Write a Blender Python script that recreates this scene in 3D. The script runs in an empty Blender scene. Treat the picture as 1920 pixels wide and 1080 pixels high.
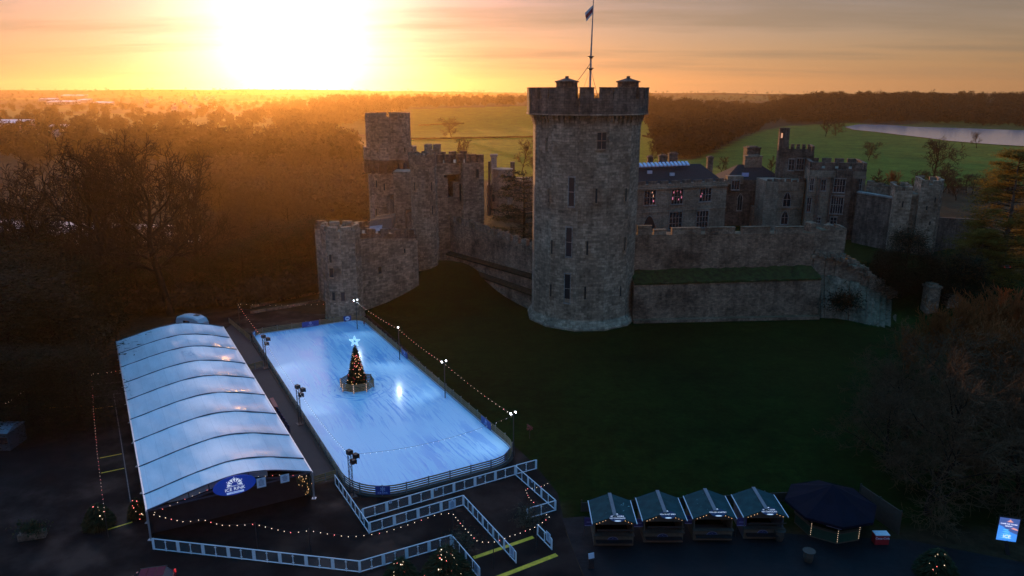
import bpy, math, random
import numpy as np
from mathutils import Vector, Matrix
R = math.radians
rnd = random.Random(7)
S = bpy.context.scene
COL = S.collection

# ---------------------------------------------------------------- camera and survey helpers
F, CH = 1370.0, 40.0                       # focal length in photo pixels, camera height
PITCH = math.atan((540 - 172) / F)
_c, _s = math.cos(PITCH), math.sin(PITCH)
def ray(x, y):
    a, b = (x - 960) / F, (540 - y) / F
    return Vector((a, _c + b * _s, -_s + b * _c))
def g(x, y, z=0.0):                        # photo pixel -> world point at height z
    d = ray(x, y); t = (z - CH) / d.z
    return Vector((d.x * t, d.y * t, z))
def at(x, y, Y):                           # photo pixel -> world point at distance Y
    d = ray(x, y); t = Y / d.y
    return Vector((d.x * t, Y, CH + d.z * t))
def zat(P, y):                             # height at which the plumb line through P meets photo row y
    b = (540 - y) / F
    return CH + P[1] * (b * _c - _s) / (_c + b * _s)
def onwall(x, y, A, B):                    # photo pixel -> point on the vertical plane through A, B
    A, B = Vector(A[:2]).to_3d(), Vector(B[:2]).to_3d()
    n = (B - A).cross(Vector((0, 0, 1)))
    d = ray(x, y); t = n.dot(A) / n.dot(d)
    return Vector((d.x * t, d.y * t, CH + d.z * t))
def topx(P):
    f = P[1] * _c - (P[2] - CH) * _s
    return 960 + F * P[0] / f, 540 - F * (P[1] * _s + (P[2] - CH) * _c) / f

# ---------------------------------------------------------------- object helpers
def tag(o, label=None, cat=None, group=None, kind=None):
    if label: o['label'] = label
    if cat: o['category'] = cat
    if group: o['group'] = group
    if kind: o['kind'] = kind
    return o
def thing(name, label, cat, loc=(0, 0, 0), group=None, rz=0.0):
    o = bpy.data.objects.new(name, None); COL.objects.link(o)
    o.empty_display_size = 0.3
    o.location = loc; o.rotation_euler = (0, 0, rz)
    return tag(o, label, cat, group)
def wloc(o):
    v = Vector((0, 0, 0))
    while o is not None: v += Vector(o.location); o = o.parent
    return v
KIDS = {}
def link_child(o, parent):
    o.parent = parent; KIDS.setdefault(parent.name, []).append(o)
def copy_tree(o, parent=None):
    c = o.copy(); COL.objects.link(c)
    if parent is not None: link_child(c, parent)
    for k in KIDS.get(o.name, []): copy_tree(k, c)
    return c
def place(o, loc, rz=0.0, sc=1.0, label=None, group=None):
    o.location = loc; o.rotation_euler = (0, 0, rz)
    o.scale = (sc, sc, sc) if not hasattr(sc, '__len__') else sc
    if label: o['label'] = label
    if group: o['group'] = group
    return o

class MB:                                  # collects shapes, links them as ONE mesh object
    def __init__(s): s.v = []; s.f = []; s.m = []; s.cur = 0
    def add(s, vs, fs):
        b = len(s.v); s.v += [tuple(v) for v in vs]
        s.f += [tuple(i + b for i in f) for f in fs]; s.m += [s.cur] * len(fs)
        return s
    def hexa(s, p):                        # 4 bottom (ccw) + 4 top
        return s.add(p, [(3, 2, 1, 0), (4, 5, 6, 7), (0, 1, 5, 4), (1, 2, 6, 5), (2, 3, 7, 6), (3, 0, 4, 7)])
    def box(s, c, d, rz=0.0):              # centre, full size
        cr, sr = math.cos(rz), math.sin(rz); p = []
        for z in (-.5, .5):
            for x, y in ((-.5, -.5), (.5, -.5), (.5, .5), (-.5, .5)):
                X, Y = x * d[0], y * d[1]
                p.append((c[0] + X * cr - Y * sr, c[1] + X * sr + Y * cr, c[2] + z * d[2]))
        return s.hexa(p)
    def beam(s, a, b, w, h, up=(0, 0, 1)): # rectangular bar between two points
        a, b = Vector(a), Vector(b); d = (b - a).normalized(); up = Vector(up)
        sd = d.cross(up)
        if sd.length < 1e-5: sd = d.cross(Vector((1, 0, 0)))
        sd.normalize(); u = sd.cross(d); p = []
        for q in (a, b):
            for i, j in ((-1, -1), (1, -1), (1, 1), (-1, 1)):
                p.append(q + sd * (i * w / 2) + u * (j * h / 2))
        return s.add(p, [(0, 1, 2, 3), (7, 6, 5, 4), (0, 4, 5, 1), (1, 5, 6, 2), (2, 6, 7, 3), (3, 7, 4, 0)])
    def cyl(s, a, b, r0, r1=None, n=8, caps=True):
        r1 = r0 if r1 is None else r1
        a, b = Vector(a), Vector(b); d = (b - a).normalized()
        e = d.cross(Vector((0, 0, 1)) if abs(d.z) < .9 else Vector((1, 0, 0))).normalized(); f = d.cross(e)
        p = [q + (e * math.cos(2 * math.pi * i / n) + f * math.sin(2 * math.pi * i / n)) * r for q, r in ((a, r0), (b, r1)) for i in range(n)]
        fs = [(i, (i + 1) % n, n + (i + 1) % n, n + i) for i in range(n)]
        if caps: fs += [tuple(range(n - 1, -1, -1)), tuple(range(n, 2 * n))]
        return s.add(p, fs)
    def prism(s, poly, z0, z1, top=True, bottom=True, poly1=None):   # poly ccw; z1 may be a list
        n = len(poly); q = poly1 or poly
        zz = z1 if hasattr(z1, '__len__') else [z1] * n
        p = [(a[0], a[1], z0) for a in poly] + [(a[0], a[1], zz[i]) for i, a in enumerate(q)]
        fs = [(i, (i + 1) % n, n + (i + 1) % n, n + i) for i in range(n)]
        if bottom: fs.append(tuple(range(n - 1, -1, -1)))
        if top: fs.append(tuple(range(n, 2 * n)))
        return s.add(p, fs)
    def tube(s, path, r, n=6):
        path = [Vector(p) for p in path]; rings = []
        for i, p in enumerate(path):
            d = (path[min(i + 1, len(path) - 1)] - path[max(i - 1, 0)]).normalized()
            e = d.cross(Vector((0, 0, 1)) if abs(d.z) < .95 else Vector((1, 0, 0))).normalized(); f = d.cross(e)
            rr = r[i] if hasattr(r, '__len__') else r
            rings.append([p + (e * math.cos(2 * math.pi * k / n) + f * math.sin(2 * math.pi * k / n)) * rr for k in range(n)])
        vs = [v for q in rings for v in q]; fs = []
        for i in range(len(path) - 1):
            for k in range(n):
                fs.append((i * n + k, i * n + (k + 1) % n, (i + 1) * n + (k + 1) % n, (i + 1) * n + k))
        fs += [tuple(range(n - 1, -1, -1)), tuple(range(len(vs) - n, len(vs)))]
        return s.add(vs, fs)
    def ball(s, c, r, nu=8, nv=5, sz=1.0):
        vs = [(c[0], c[1], c[2] - r * sz)]
        for j in range(1, nv):
            a = math.pi * j / nv - math.pi / 2
            for i in range(nu):
                b = 2 * math.pi * i / nu
                vs.append((c[0] + r * math.cos(a) * math.cos(b), c[1] + r * math.cos(a) * math.sin(b), c[2] + r * sz * math.sin(a)))
        vs.append((c[0], c[1], c[2] + r * sz)); fs = []
        for i in range(nu):
            fs.append((0, 1 + (i + 1) % nu, 1 + i)); L = 1 + (nv - 2) * nu
            fs.append((L + i, L + (i + 1) % nu, len(vs) - 1))
            for j in range(nv - 2):
                o = 1 + j * nu
                fs.append((o + i, o + (i + 1) % nu, o + nu + (i + 1) % nu, o + nu + i))
        return s.add(vs, fs)
    def build(s, name, mat, parent=None, smooth=False, local=False):
        me = bpy.data.meshes.new(name)
        v = s.v
        if parent is not None and not local:
            o0 = wloc(parent); v = [(a[0] - o0.x, a[1] - o0.y, a[2] - o0.z) for a in v]
        me.from_pydata([tuple(a) for a in v], [], s.f)
        for m in (mat if isinstance(mat, (list, tuple)) else [mat]): me.materials.append(m)
        if isinstance(mat, (list, tuple)) and len(mat) > 1: me.polygons.foreach_set('material_index', s.m)
        if smooth: me.polygons.foreach_set('use_smooth', [True] * len(me.polygons))
        me.update()
        o = bpy.data.objects.new(name, me); COL.objects.link(o)
        if parent is not None: link_child(o, parent)
        return o
def np_mesh(name, V, Fc, mat, parent=None, smooth=False):   # numpy mesh: V (n,3), Fc (m,k)
    me = bpy.data.meshes.new(name); k = Fc.shape[1]; m = len(Fc)
    me.vertices.add(len(V)); me.vertices.foreach_set('co', np.asarray(V, np.float32).ravel())
    me.loops.add(m * k); me.loops.foreach_set('vertex_index', Fc.astype(np.int32).ravel())
    me.polygons.add(m); me.polygons.foreach_set('loop_start', np.arange(0, m * k, k, dtype=np.int32))
    me.polygons.foreach_set('loop_total', np.full(m, k, np.int32))
    if smooth: me.polygons.foreach_set('use_smooth', np.ones(m, bool))
    me.materials.append(mat); me.update(calc_edges=True); me.validate()
    o = bpy.data.objects.new(name, me); COL.objects.link(o)
    if parent is not None: link_child(o, parent)
    return o
def lettering(name, text, size, mat, parent, origin, xdir, ydir, depth=0.012, align='CENTER'):
    cu = bpy.data.curves.new(name, 'FONT'); cu.body = text; cu.size = size; cu.extrude = depth
    cu.align_x = align; cu.align_y = 'CENTER'; cu.resolution_u = 2
    t = bpy.data.objects.new(name + '_tmp', cu); COL.objects.link(t)
    me = bpy.data.meshes.new_from_object(t.evaluated_get(bpy.context.evaluated_depsgraph_get()))
    bpy.data.objects.remove(t); bpy.data.curves.remove(cu)
    x = Vector(xdir).normalized(); z = x.cross(Vector(ydir)).normalized(); y = z.cross(x)
    M = Matrix((x, y, z)).transposed().to_4x4(); M.translation = Vector(origin) - (wloc(parent) if parent else Vector((0, 0, 0)))
    me.transform(M); me.materials.clear(); me.materials.append(mat); me.name = name
    o = bpy.data.objects.new(name, me); COL.objects.link(o)
    if parent is not None: link_child(o, parent)
    return o

# ---------------------------------------------------------------- materials
def nodes(name):
    m = bpy.data.materials.new(name); m.use_nodes = True
    nt = m.node_tree; b = nt.nodes['Principled BSDF']
    return m, nt, b
def N(nt, t, **k):
    n = nt.nodes.new(t)
    for a, v in k.items():
        if a.startswith('i_'):
            key = a[2:]; n.inputs[int(key) if key.isdigit() else key.replace('_', ' ')].default_value = v
        else: setattr(n, a, v)
    return n
def ramp(nt, fac, stops):
    r = nt.nodes.new('ShaderNodeValToRGB'); e = r.color_ramp.elements
    e[0].position, e[0].color = stops[0][0], (*stops[0][1], 1); e[1].position, e[1].color = stops[-1][0], (*stops[-1][1], 1)
    for p, c in stops[1:-1]:
        q = e.new(p); q.color = (*c, 1)
    nt.links.new(fac, r.inputs[0]); return r.outputs[0]
def mixc(nt, fac, a, b, mode='MIX'):
    n = nt.nodes.new('ShaderNodeMix'); n.data_type = 'RGBA'; n.blend_type = mode
    for sock, v in ((n.inputs[0], fac), (n.inputs[6], a), (n.inputs[7], b)):
        if hasattr(v, 'is_output') or hasattr(v, 'links'): nt.links.new(v, sock)
        else: sock.default_value = v if not hasattr(v, '__len__') else ((*v, 1) if len(v) == 3 else v)
    return n.outputs[2]
def mathn(nt, op, a, b=None, c=None, clamp=False):
    n = nt.nodes.new('ShaderNodeMath'); n.operation = op; n.use_clamp = clamp
    for i, v in enumerate((a, b, c)):
        if v is None: continue
        if hasattr(v, 'links'): nt.links.new(v, n.inputs[i])
        else: n.inputs[i].default_value = v
    return n.outputs[0]
def noise(nt, vec, scale, detail=4, rough=.6):
    n = N(nt, 'ShaderNodeTexNoise', i_Scale=scale, i_Detail=detail, i_Roughness=rough)
    if vec is not None: nt.links.new(vec, n.inputs['Vector'])
    return n.outputs[0]
def bump(nt, b, h, strength=.4, dist=.05):
    n = N(nt, 'ShaderNodeBump', i_Strength=strength, i_Distance=dist)
    nt.links.new(h, n.inputs['Height']); nt.links.new(n.outputs[0], b.inputs['Normal'])
def mat(name, col, rough=.6, var=.25, scale=3.0, metal=0.0, bmp=0.0, spec=None, two=None, world=False, trans=0):
    m, nt, b = nodes(name)
    tc = N(nt, 'ShaderNodeTexCoord')
    v = N(nt, 'ShaderNodeNewGeometry').outputs['Position'] if world else tc.outputs['Object']
    n = noise(nt, v, scale)
    d = two or tuple(c * (1 - var) for c in col); u = tuple(min(1, c * (1 + var * .6)) for c in col)
    c = ramp(nt, n, [(.3, d), (.7, u)])
    nt.links.new(c, b.inputs['Base Color'])
    b.inputs['Roughness'].default_value = rough; b.inputs['Metallic'].default_value = metal
    if spec is not None: b.inputs['Specular IOR Level'].default_value = spec
    if bmp: bump(nt, b, n, bmp)
    if trans:                                # thin leaves and twigs let some light through
        tl = N(nt, 'ShaderNodeBsdfTranslucent'); nt.links.new(c, tl.inputs[0]); ms_ = N(nt, 'ShaderNodeMixShader'); ms_.inputs[0].default_value = trans
        nt.links.new(b.outputs[0], ms_.inputs[1]); nt.links.new(tl.outputs[0], ms_.inputs[2]); nt.links.new(ms_.outputs[0], nt.nodes['Material Output'].inputs['Surface'])
    return m
def glow(name, col, strength, base=(.8, .8, .8)):
    m, nt, b = nodes(name)
    b.inputs['Base Color'].default_value = (*base, 1)
    n = noise(nt, N(nt, 'ShaderNodeTexCoord').outputs['Object'], 2.0)
    c = mixc(nt, mathn(nt, 'MULTIPLY', n, .15), col, tuple(x * .8 for x in col))
    nt.links.new(c, b.inputs['Emission Color']); b.inputs['Emission Strength'].default_value = strength
    m.cycles.emission_sampling = 'NONE'
    return m
def wallvec(nt):                            # (distance along wall, height) for any vertical face
    ge = N(nt, 'ShaderNodeNewGeometry')
    cr = N(nt, 'ShaderNodeVectorMath', operation='CROSS_PRODUCT'); nt.links.new(ge.outputs['True Normal'], cr.inputs[0]); cr.inputs[1].default_value = (0, 0, -1)
    nm = N(nt, 'ShaderNodeVectorMath', operation='NORMALIZE'); nt.links.new(cr.outputs[0], nm.inputs[0])
    dt = N(nt, 'ShaderNodeVectorMath', operation='DOT_PRODUCT'); nt.links.new(nm.outputs[0], dt.inputs[0]); nt.links.new(ge.outputs['Position'], dt.inputs[1])
    sp = N(nt, 'ShaderNodeSeparateXYZ'); nt.links.new(ge.outputs['Position'], sp.inputs[0])
    cb = N(nt, 'ShaderNodeCombineXYZ'); nt.links.new(dt.outputs['Value'], cb.inputs[0]); nt.links.new(sp.outputs[2], cb.inputs[1])
    return cb.outputs[0], ge.outputs['Position'], sp.outputs[2]
def stone(name, a, b_, bw=.9, bh=.42, rubble=0.0, moss=0.0, streak=.35, dark=.45):
    m, nt, b = nodes(name)
    uv, pos, z = wallvec(nt)
    # wobble the courses a little
    wob = N(nt, 'ShaderNodeTexNoise', i_Scale=.35, i_Detail=3.0); nt.links.new(pos, wob.inputs['Vector'])
    vm = N(nt, 'ShaderNodeVectorMath', operation='SCALE'); nt.links.new(wob.outputs[1], vm.inputs[0]); vm.inputs['Scale'].default_value = .5 + rubble
    va = N(nt, 'ShaderNodeVectorMath', operation='ADD'); nt.links.new(uv, va.inputs[0]); nt.links.new(vm.outputs[0], va.inputs[1])
    br = N(nt, 'ShaderNodeTexBrick', i_Scale=1.0); nt.links.new(va.outputs[0], br.inputs['Vector'])
    br.inputs['Brick Width'].default_value = bw; br.inputs['Row Height'].default_value = bh
    br.inputs['Mortar Size'].default_value = .035; br.inputs['Mortar Smooth'].default_value = .3; br.inputs['Bias'].default_value = -.1
    br.inputs['Color1'].default_value = (*a, 1); br.inputs['Color2'].default_value = (*b_, 1)
    br.inputs['Mortar'].default_value = (*[c * .62 for c in a], 1)
    # blotches, big stains and vertical weathering runs
    n1 = noise(nt, pos, .22, 6, .7); n2 = noise(nt, pos, 1.7, 5, .75)
    st = N(nt, 'ShaderNodeMapping'); st.inputs['Scale'].default_value = (1.1, .07, 1); nt.links.new(uv, st.inputs[0])
    n3 = noise(nt, st.outputs[0], 1.0, 5, .65)
    f1 = ramp(nt, n1, [(.34, (dark, dark * .95, dark * .9)), (.5, (.85, .83, .8)), (.66, (1.25, 1.22, 1.18))])
    f2 = ramp(nt, n2, [(.28, (.42, .4, .38)), (.5, (.95, .95, .95)), (.64, (1.15, 1.12, 1.1)), (.78, (1.9, 1.8, 1.65))])
    c = mixc(nt, 1.0, br.outputs['Color'], f1, 'MULTIPLY'); c = mixc(nt, .9, c, f2, 'MULTIPLY')
    f3 = ramp(nt, n3, [(.38, (.5, .47, .44)), (.6, (1.08, 1.06, 1.02))])
    c = mixc(nt, streak, c, f3, 'MULTIPLY')
    if moss:
        nz = N(nt, 'ShaderNodeSeparateXYZ'); ge2 = N(nt, 'ShaderNodeNewGeometry'); nt.links.new(ge2.outputs['Normal'], nz.inputs[0])
        k = mathn(nt, 'ADD', mathn(nt, 'MULTIPLY', nz.outputs[2], .55), mathn(nt, 'MULTIPLY', noise(nt, pos, .5, 5, .7), 1.0))
        k = mathn(nt, 'MULTIPLY', mathn(nt, 'SUBTRACT', k, .62), 5 * moss, clamp=True)
        c = mixc(nt, k, c, (.045, .055, .018))
    nt.links.new(c, b.inputs['Base Color']); b.inputs['Roughness'].default_value = .93
    b.inputs['Specular IOR Level'].default_value = .2
    hs = mathn(nt, 'ADD', mathn(nt, 'MULTIPLY', br.outputs['Fac'], -.6), mathn(nt, 'MULTIPLY', n2, 1.4 + rubble))
    bump(nt, b, hs, .9, .09)
    return m
# ---------------------------------------------------------------- camera
cd = bpy.data.cameras.new('camera'); cam = bpy.data.objects.new('camera', cd); COL.objects.link(cam)
cam.location = (0, 0, CH); cam.rotation_euler = (math.pi / 2 - PITCH, 0, 0)
cd.sensor_fit = 'HORIZONTAL'; cd.sensor_width = 36; cd.lens = 36 * F / 1920; cd.clip_start = .5; cd.clip_end = 40000
S.camera = cam
S.render.engine = 'CYCLES'
S.view_settings.view_transform = 'Standard'; S.view_settings.look = 'None'; S.view_settings.gamma = 1
S.view_settings.exposure = EXPOSURE = 0.12
cy = S.cycles
cy.use_denoising = True; cy.max_bounces = 5; cy.diffuse_bounces = 2; cy.glossy_bounces = 3; cy.transmission_bounces = 3
cy.volume_bounces = 0; cy.transparent_max_bounces = 8; cy.sample_clamp_indirect = 4; cy.caustics_reflective = False; cy.caustics_refractive = False
cy.use_adaptive_sampling = False

# ---------------------------------------------------------------- sky and sun
SUND = ray(555, 88).normalized()
EL = math.asin(SUND.z); AZ = math.atan2(SUND.x, SUND.y)
W = bpy.data.worlds.new('World'); S.world = W; W.use_nodes = True
nt = W.node_tree; bg = nt.nodes['Background']
sky = N(nt, 'ShaderNodeTexSky', sky_type='NISHITA', sun_disc=False, sun_elevation=EL, sun_rotation=AZ, altitude=60, air_density=1.2, dust_density=.4, ozone_density=4.0)
ge = N(nt, 'ShaderNodeNewGeometry')          # for a world the normal points along the view direction
vd = N(nt, 'ShaderNodeVectorMath', operation='SCALE'); nt.links.new(ge.outputs['Incoming'], vd.inputs[0]); vd.inputs['Scale'].default_value = -1
dt = N(nt, 'ShaderNodeVectorMath', operation='DOT_PRODUCT'); nt.links.new(vd.outputs[0], dt.inputs[0]); dt.inputs[1].default_value = SUND
ang = mathn(nt, 'ARCCOSINE', mathn(nt, 'MINIMUM', dt.outputs['Value'], .999999))
# aureole: thin cloud and mist in front of the sun scatter its light over several degrees
a1 = mathn(nt, 'EXPONENT', mathn(nt, 'MULTIPLY', mathn(nt, 'POWER', mathn(nt, 'DIVIDE', ang, R(7.0)), 2.0), -1.0))
a0 = mathn(nt, 'EXPONENT', mathn(nt, 'MULTIPLY', mathn(nt, 'POWER', mathn(nt, 'DIVIDE', ang, R(3.0)), 2.0), -1.0))
a2 = mathn(nt, 'EXPONENT', mathn(nt, 'DIVIDE', ang, -R(10.0)))
a3 = mathn(nt, 'EXPONENT', mathn(nt, 'DIVIDE', ang, -R(32.0)))
def scale_col(col, f):
    n = N(nt, 'ShaderNodeVectorMath', operation='SCALE'); n.inputs[0].default_value = col; nt.links.new(f, n.inputs['Scale']); return n.outputs[0]
def addv(a, b):
    n = N(nt, 'ShaderNodeVectorMath', operation='ADD'); nt.links.new(a, n.inputs[0]); nt.links.new(b, n.inputs[1]); return n.outputs[0]
glowc = addv(addv(addv(scale_col((11, 7.9, 6.3), a1), scale_col((16, 13, 10), a0)), scale_col((4.6, 1.5, 1.0), a2)), scale_col((1.4, .56, .22), a3))
# the blue of the upper sky and of the side away from the sunset
sp0 = N(nt, 'ShaderNodeSeparateXYZ'); nt.links.new(vd.outputs[0], sp0.inputs[0])
awy = mathn(nt, 'SUBTRACT', mathn(nt, 'MULTIPLY', sp0.outputs[2], 1.25), .12, clamp=True)
bk = mathn(nt, 'MULTIPLY', mathn(nt, 'MULTIPLY', mathn(nt, 'ADD', dt.outputs['Value'], .25), -1.0, clamp=True), mathn(nt, 'EXPONENT', mathn(nt, 'DIVIDE', mathn(nt, 'MAXIMUM', sp0.outputs[2], 0.0), -.32)))
glowc = addv(glowc, scale_col((3.0, 1.95, 1.3), bk))          # rosy band opposite the sunset
glowc = addv(glowc, scale_col((.1, 2.95, 7.2), awy))
fwd = mathn(nt, 'MAXIMUM', dt.outputs['Value'], 0.0); up0 = mathn(nt, 'MAXIMUM', sp0.outputs[2], 0.0)
b1 = mathn(nt, 'MULTIPLY', fwd, mathn(nt, 'EXPONENT', mathn(nt, 'DIVIDE', up0, -.07))); b2 = mathn(nt, 'MULTIPLY', fwd, mathn(nt, 'EXPONENT', mathn(nt, 'DIVIDE', up0, -.25)))
glowc = addv(glowc, addv(scale_col((1.9, .74, .2), b1), scale_col((1.2, 1.14, .74), b2)))
mist = mathn(nt, 'SUBTRACT', 1.0, mathn(nt, 'MULTIPLY', mathn(nt, 'EXPONENT', mathn(nt, 'DIVIDE', up0, -.06)), .78))    # ground mist dims the sky low down
skyd = N(nt, 'ShaderNodeVectorMath', operation='SCALE'); nt.links.new(mixc(nt, 1.0, sky.outputs[0], (.9, .64, .8), 'MULTIPLY'), skyd.inputs[0]); nt.links.new(mist, skyd.inputs['Scale'])
# unseen bright cloud bank above the view, shaped for reflections in ice and marquee
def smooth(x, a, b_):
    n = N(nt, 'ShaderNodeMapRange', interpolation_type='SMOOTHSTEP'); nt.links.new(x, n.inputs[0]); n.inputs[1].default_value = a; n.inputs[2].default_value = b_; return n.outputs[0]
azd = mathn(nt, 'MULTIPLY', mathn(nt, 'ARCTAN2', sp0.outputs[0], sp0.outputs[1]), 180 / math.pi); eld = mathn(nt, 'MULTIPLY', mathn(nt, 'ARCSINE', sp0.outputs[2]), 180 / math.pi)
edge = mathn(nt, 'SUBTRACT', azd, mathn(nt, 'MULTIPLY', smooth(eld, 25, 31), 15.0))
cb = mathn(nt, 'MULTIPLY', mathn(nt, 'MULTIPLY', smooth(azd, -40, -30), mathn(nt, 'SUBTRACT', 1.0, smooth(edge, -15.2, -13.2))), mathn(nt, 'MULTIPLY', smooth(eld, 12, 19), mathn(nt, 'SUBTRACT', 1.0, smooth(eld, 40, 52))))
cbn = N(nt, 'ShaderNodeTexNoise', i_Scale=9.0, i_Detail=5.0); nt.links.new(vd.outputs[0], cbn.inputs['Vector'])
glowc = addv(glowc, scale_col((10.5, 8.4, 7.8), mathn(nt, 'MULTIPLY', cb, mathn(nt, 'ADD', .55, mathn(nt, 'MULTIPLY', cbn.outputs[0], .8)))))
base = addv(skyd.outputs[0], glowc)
# long streaks of thin cloud lying nearly level, thinner overhead
sp = N(nt, 'ShaderNodeSeparateXYZ'); nt.links.new(vd.outputs[0], sp.inputs[0])
hz = mathn(nt, 'MAXIMUM', sp.outputs[2], 0.0)
cv = N(nt, 'ShaderNodeCombineXYZ')
den = mathn(nt, 'ADD', hz, .06)
nt.links.new(mathn(nt, 'DIVIDE', sp.outputs[0], den), cv.inputs[0]); nt.links.new(mathn(nt, 'DIVIDE', sp.outputs[1], den), cv.inputs[1])
mp = N(nt, 'ShaderNodeMapping'); mp.inputs['Scale'].default_value = (.11, .3, 1); mp.inputs['Rotation'].default_value = (0, 0, R(9)); mp.inputs['Location'].default_value = (1.7, .35, 0)
nt.links.new(cv.outputs[0], mp.inputs[0])
cn = noise(nt, mp.outputs[0], 2.0, 7, .58)
cl = mathn(nt, 'MULTIPLY', mathn(nt, 'SUBTRACT', cn, .47), 6.0, clamp=True)
cl = mathn(nt, 'MULTIPLY', cl, mathn(nt, 'MULTIPLY', hz, 22.0, clamp=True))
cloudcol = addv(scale_col((2.7, 1.75, 1.0), mathn(nt, 'ADD', mathn(nt, 'MULTIPLY', a3, 1.0), .16)), scale_col((.5, .5, .42), mathn(nt, 'ADD', 1.0, 0.0)))
mx = mixc(nt, mathn(nt, 'MULTIPLY', mathn(nt, 'MULTIPLY', cl, .6), mathn(nt, 'SUBTRACT', 1.0, a1)), base, cloudcol)
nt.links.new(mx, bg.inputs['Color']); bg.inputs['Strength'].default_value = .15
sl = bpy.data.lights.new('sun', 'SUN'); sl.energy = 5.0; sl.angle = R(.6); sl.color = (1, .46, .14)
so = bpy.data.objects.new('sun', sl); COL.objects.link(so); so.rotation_euler = (-SUND).to_track_quat('-Z', 'Y').to_euler()

# ---------------------------------------------------------------- the air
m = bpy.data.materials.new('haze'); m.use_nodes = True; n_ = m.node_tree
n_.nodes.remove(n_.nodes['Principled BSDF'])
pv = n_.nodes.new('ShaderNodeVolumePrincipled'); pv.inputs['Color'].default_value = (1, .68, .32, 1); pv.inputs['Density'].default_value = HAZE = .00006; pv.inputs['Anisotropy'].default_value = .76
n_.links.new(pv.outputs[0], n_.nodes['Material Output'].inputs['Volume'])
b = MB(); b.hexa([(-9200, -420, -60), (9200, -420, -60), (9200, 5400, -60), (-9200, 5400, -60), (-9200, -420, 115), (9200, -420, 115), (9200, 5400, 115), (-9200, 5400, 115)])
tag(b.build('haze', m), kind='stuff')

# ---------------------------------------------------------------- terrain
def sstep(a, b, x):
    t = np.clip((x - a) / (b - a), 0, 1); return t * t * (3 - 2 * t)
def inpoly(poly, X, Y):
    r = np.zeros(X.shape, bool); n = len(poly); j = n - 1
    for i in range(n):
        xi, yi = poly[i]; xj, yj = poly[j]
        c = ((yi > Y) != (yj > Y)) & (X < (xj - xi) * (Y - yi) / (yj - yi + 1e-12) + xi)
        r ^= c; j = i
    return r
def polydist(poly, X, Y):
    d = np.full(X.shape, 1e9); n = len(poly)
    for i in range(n):
        ax, ay = poly[i]; bx, by = poly[(i + 1) % n]
        t = np.clip(((X - ax) * (bx - ax) + (Y - ay) * (by - ay)) / ((bx - ax) ** 2 + (by - ay) ** 2), 0, 1)
        d = np.minimum(d, np.hypot(X - ax - t * (bx - ax), Y - ay - t * (by - ay)))
    return np.where(inpoly(poly, X, Y), d, -d)
COURT = [(18, 137), (60, 136), (76, 138), (90, 146), (94, 165), (94, 205), (-10, 215), (-6, 176), (-3, 163)]
def wav(X, Y, s, seed):
    r = np.random.RandomState(seed); o = 0
    for k in range(6):
        a = r.uniform(0, 6.28); f = s * (1.5 ** k); o = o + np.sin((X * np.cos(a) + Y * np.sin(a)) * f + r.uniform(0, 6.28)) / (1.4 ** k)
    return o / 3.0
def hgt(X, Y):
    X = np.asarray(X, float); Y = np.asarray(Y, float)
    d = polydist(COURT, X, Y)
    h = 8.0 * sstep(-1.5, 1.0, d)
    h = np.maximum(h, 8.0 * sstep(-22, 0, d) * sstep(66, 84, X) * (Y < 205))            # grassy slope east of the ruined wall
    m = 5.0 * np.exp(-(((X + 15) / 11) ** 2 + ((Y - 151) / 14) ** 2)); h = np.maximum(h, m)
    fall = np.maximum(sstep(150, 215, Y) * sstep(-30, -52, X), sstep(206, 240, Y))
    h = h * (1 - fall) - 10.0 * fall
    far = sstep(1500, 4600, Y)
    h = h + far * (30 + 9 * wav(X, Y, .0022, 3)) + sstep(3300, 4900, Y) * (8 + 9 * wav(X, Y, .0024, 21) + 22 * sstep(0, -1500, X))
    hill = np.maximum(31 * sstep(1190, 1900, Y) * sstep(.30, .42, X / np.maximum(Y, 1)), 24 * sstep(1000, 1900, Y) * sstep(-.33, -.22, X / np.maximum(Y, 1)) * sstep(.34, .2, X / np.maximum(Y, 1)))
    h = np.maximum(h, hill * (1 - .35 * sstep(2600, 5000, Y)) - 10 * (hill < .01) * 0 - 10 + (hill < 1e-6) * -50)
    return h + .06 * wav(X, Y, .21, 5) * (Y > 95)
def hz_(x, y): return float(hgt(np.array([x]), np.array([y]))[0])
tt = np.linspace(-5.6, 5.6, 300); xs = 66 * np.sinh(tt)
ys = np.concatenate([np.linspace(-400, 0, 9)[:-1], np.linspace(0, 260, 131)[:-1], 260 * (5200 / 260) ** np.linspace(0, 1, 170)])
X, Y = np.meshgrid(xs, ys); Z = hgt(X, Y); Z = np.where(((Y < 118) | ((Y < 131) & (X < 8))) & (np.abs(X) < 75), 0, Z)
V = np.stack([X, Y, Z], -1).reshape(-1, 3); nx, ny = len(xs), len(ys)
I = np.arange(nx * ny).reshape(ny, nx); Q = np.stack([I[:-1, :-1], I[:-1, 1:], I[1:, 1:], I[1:, :-1]], -1).reshape(-1, 4)
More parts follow.
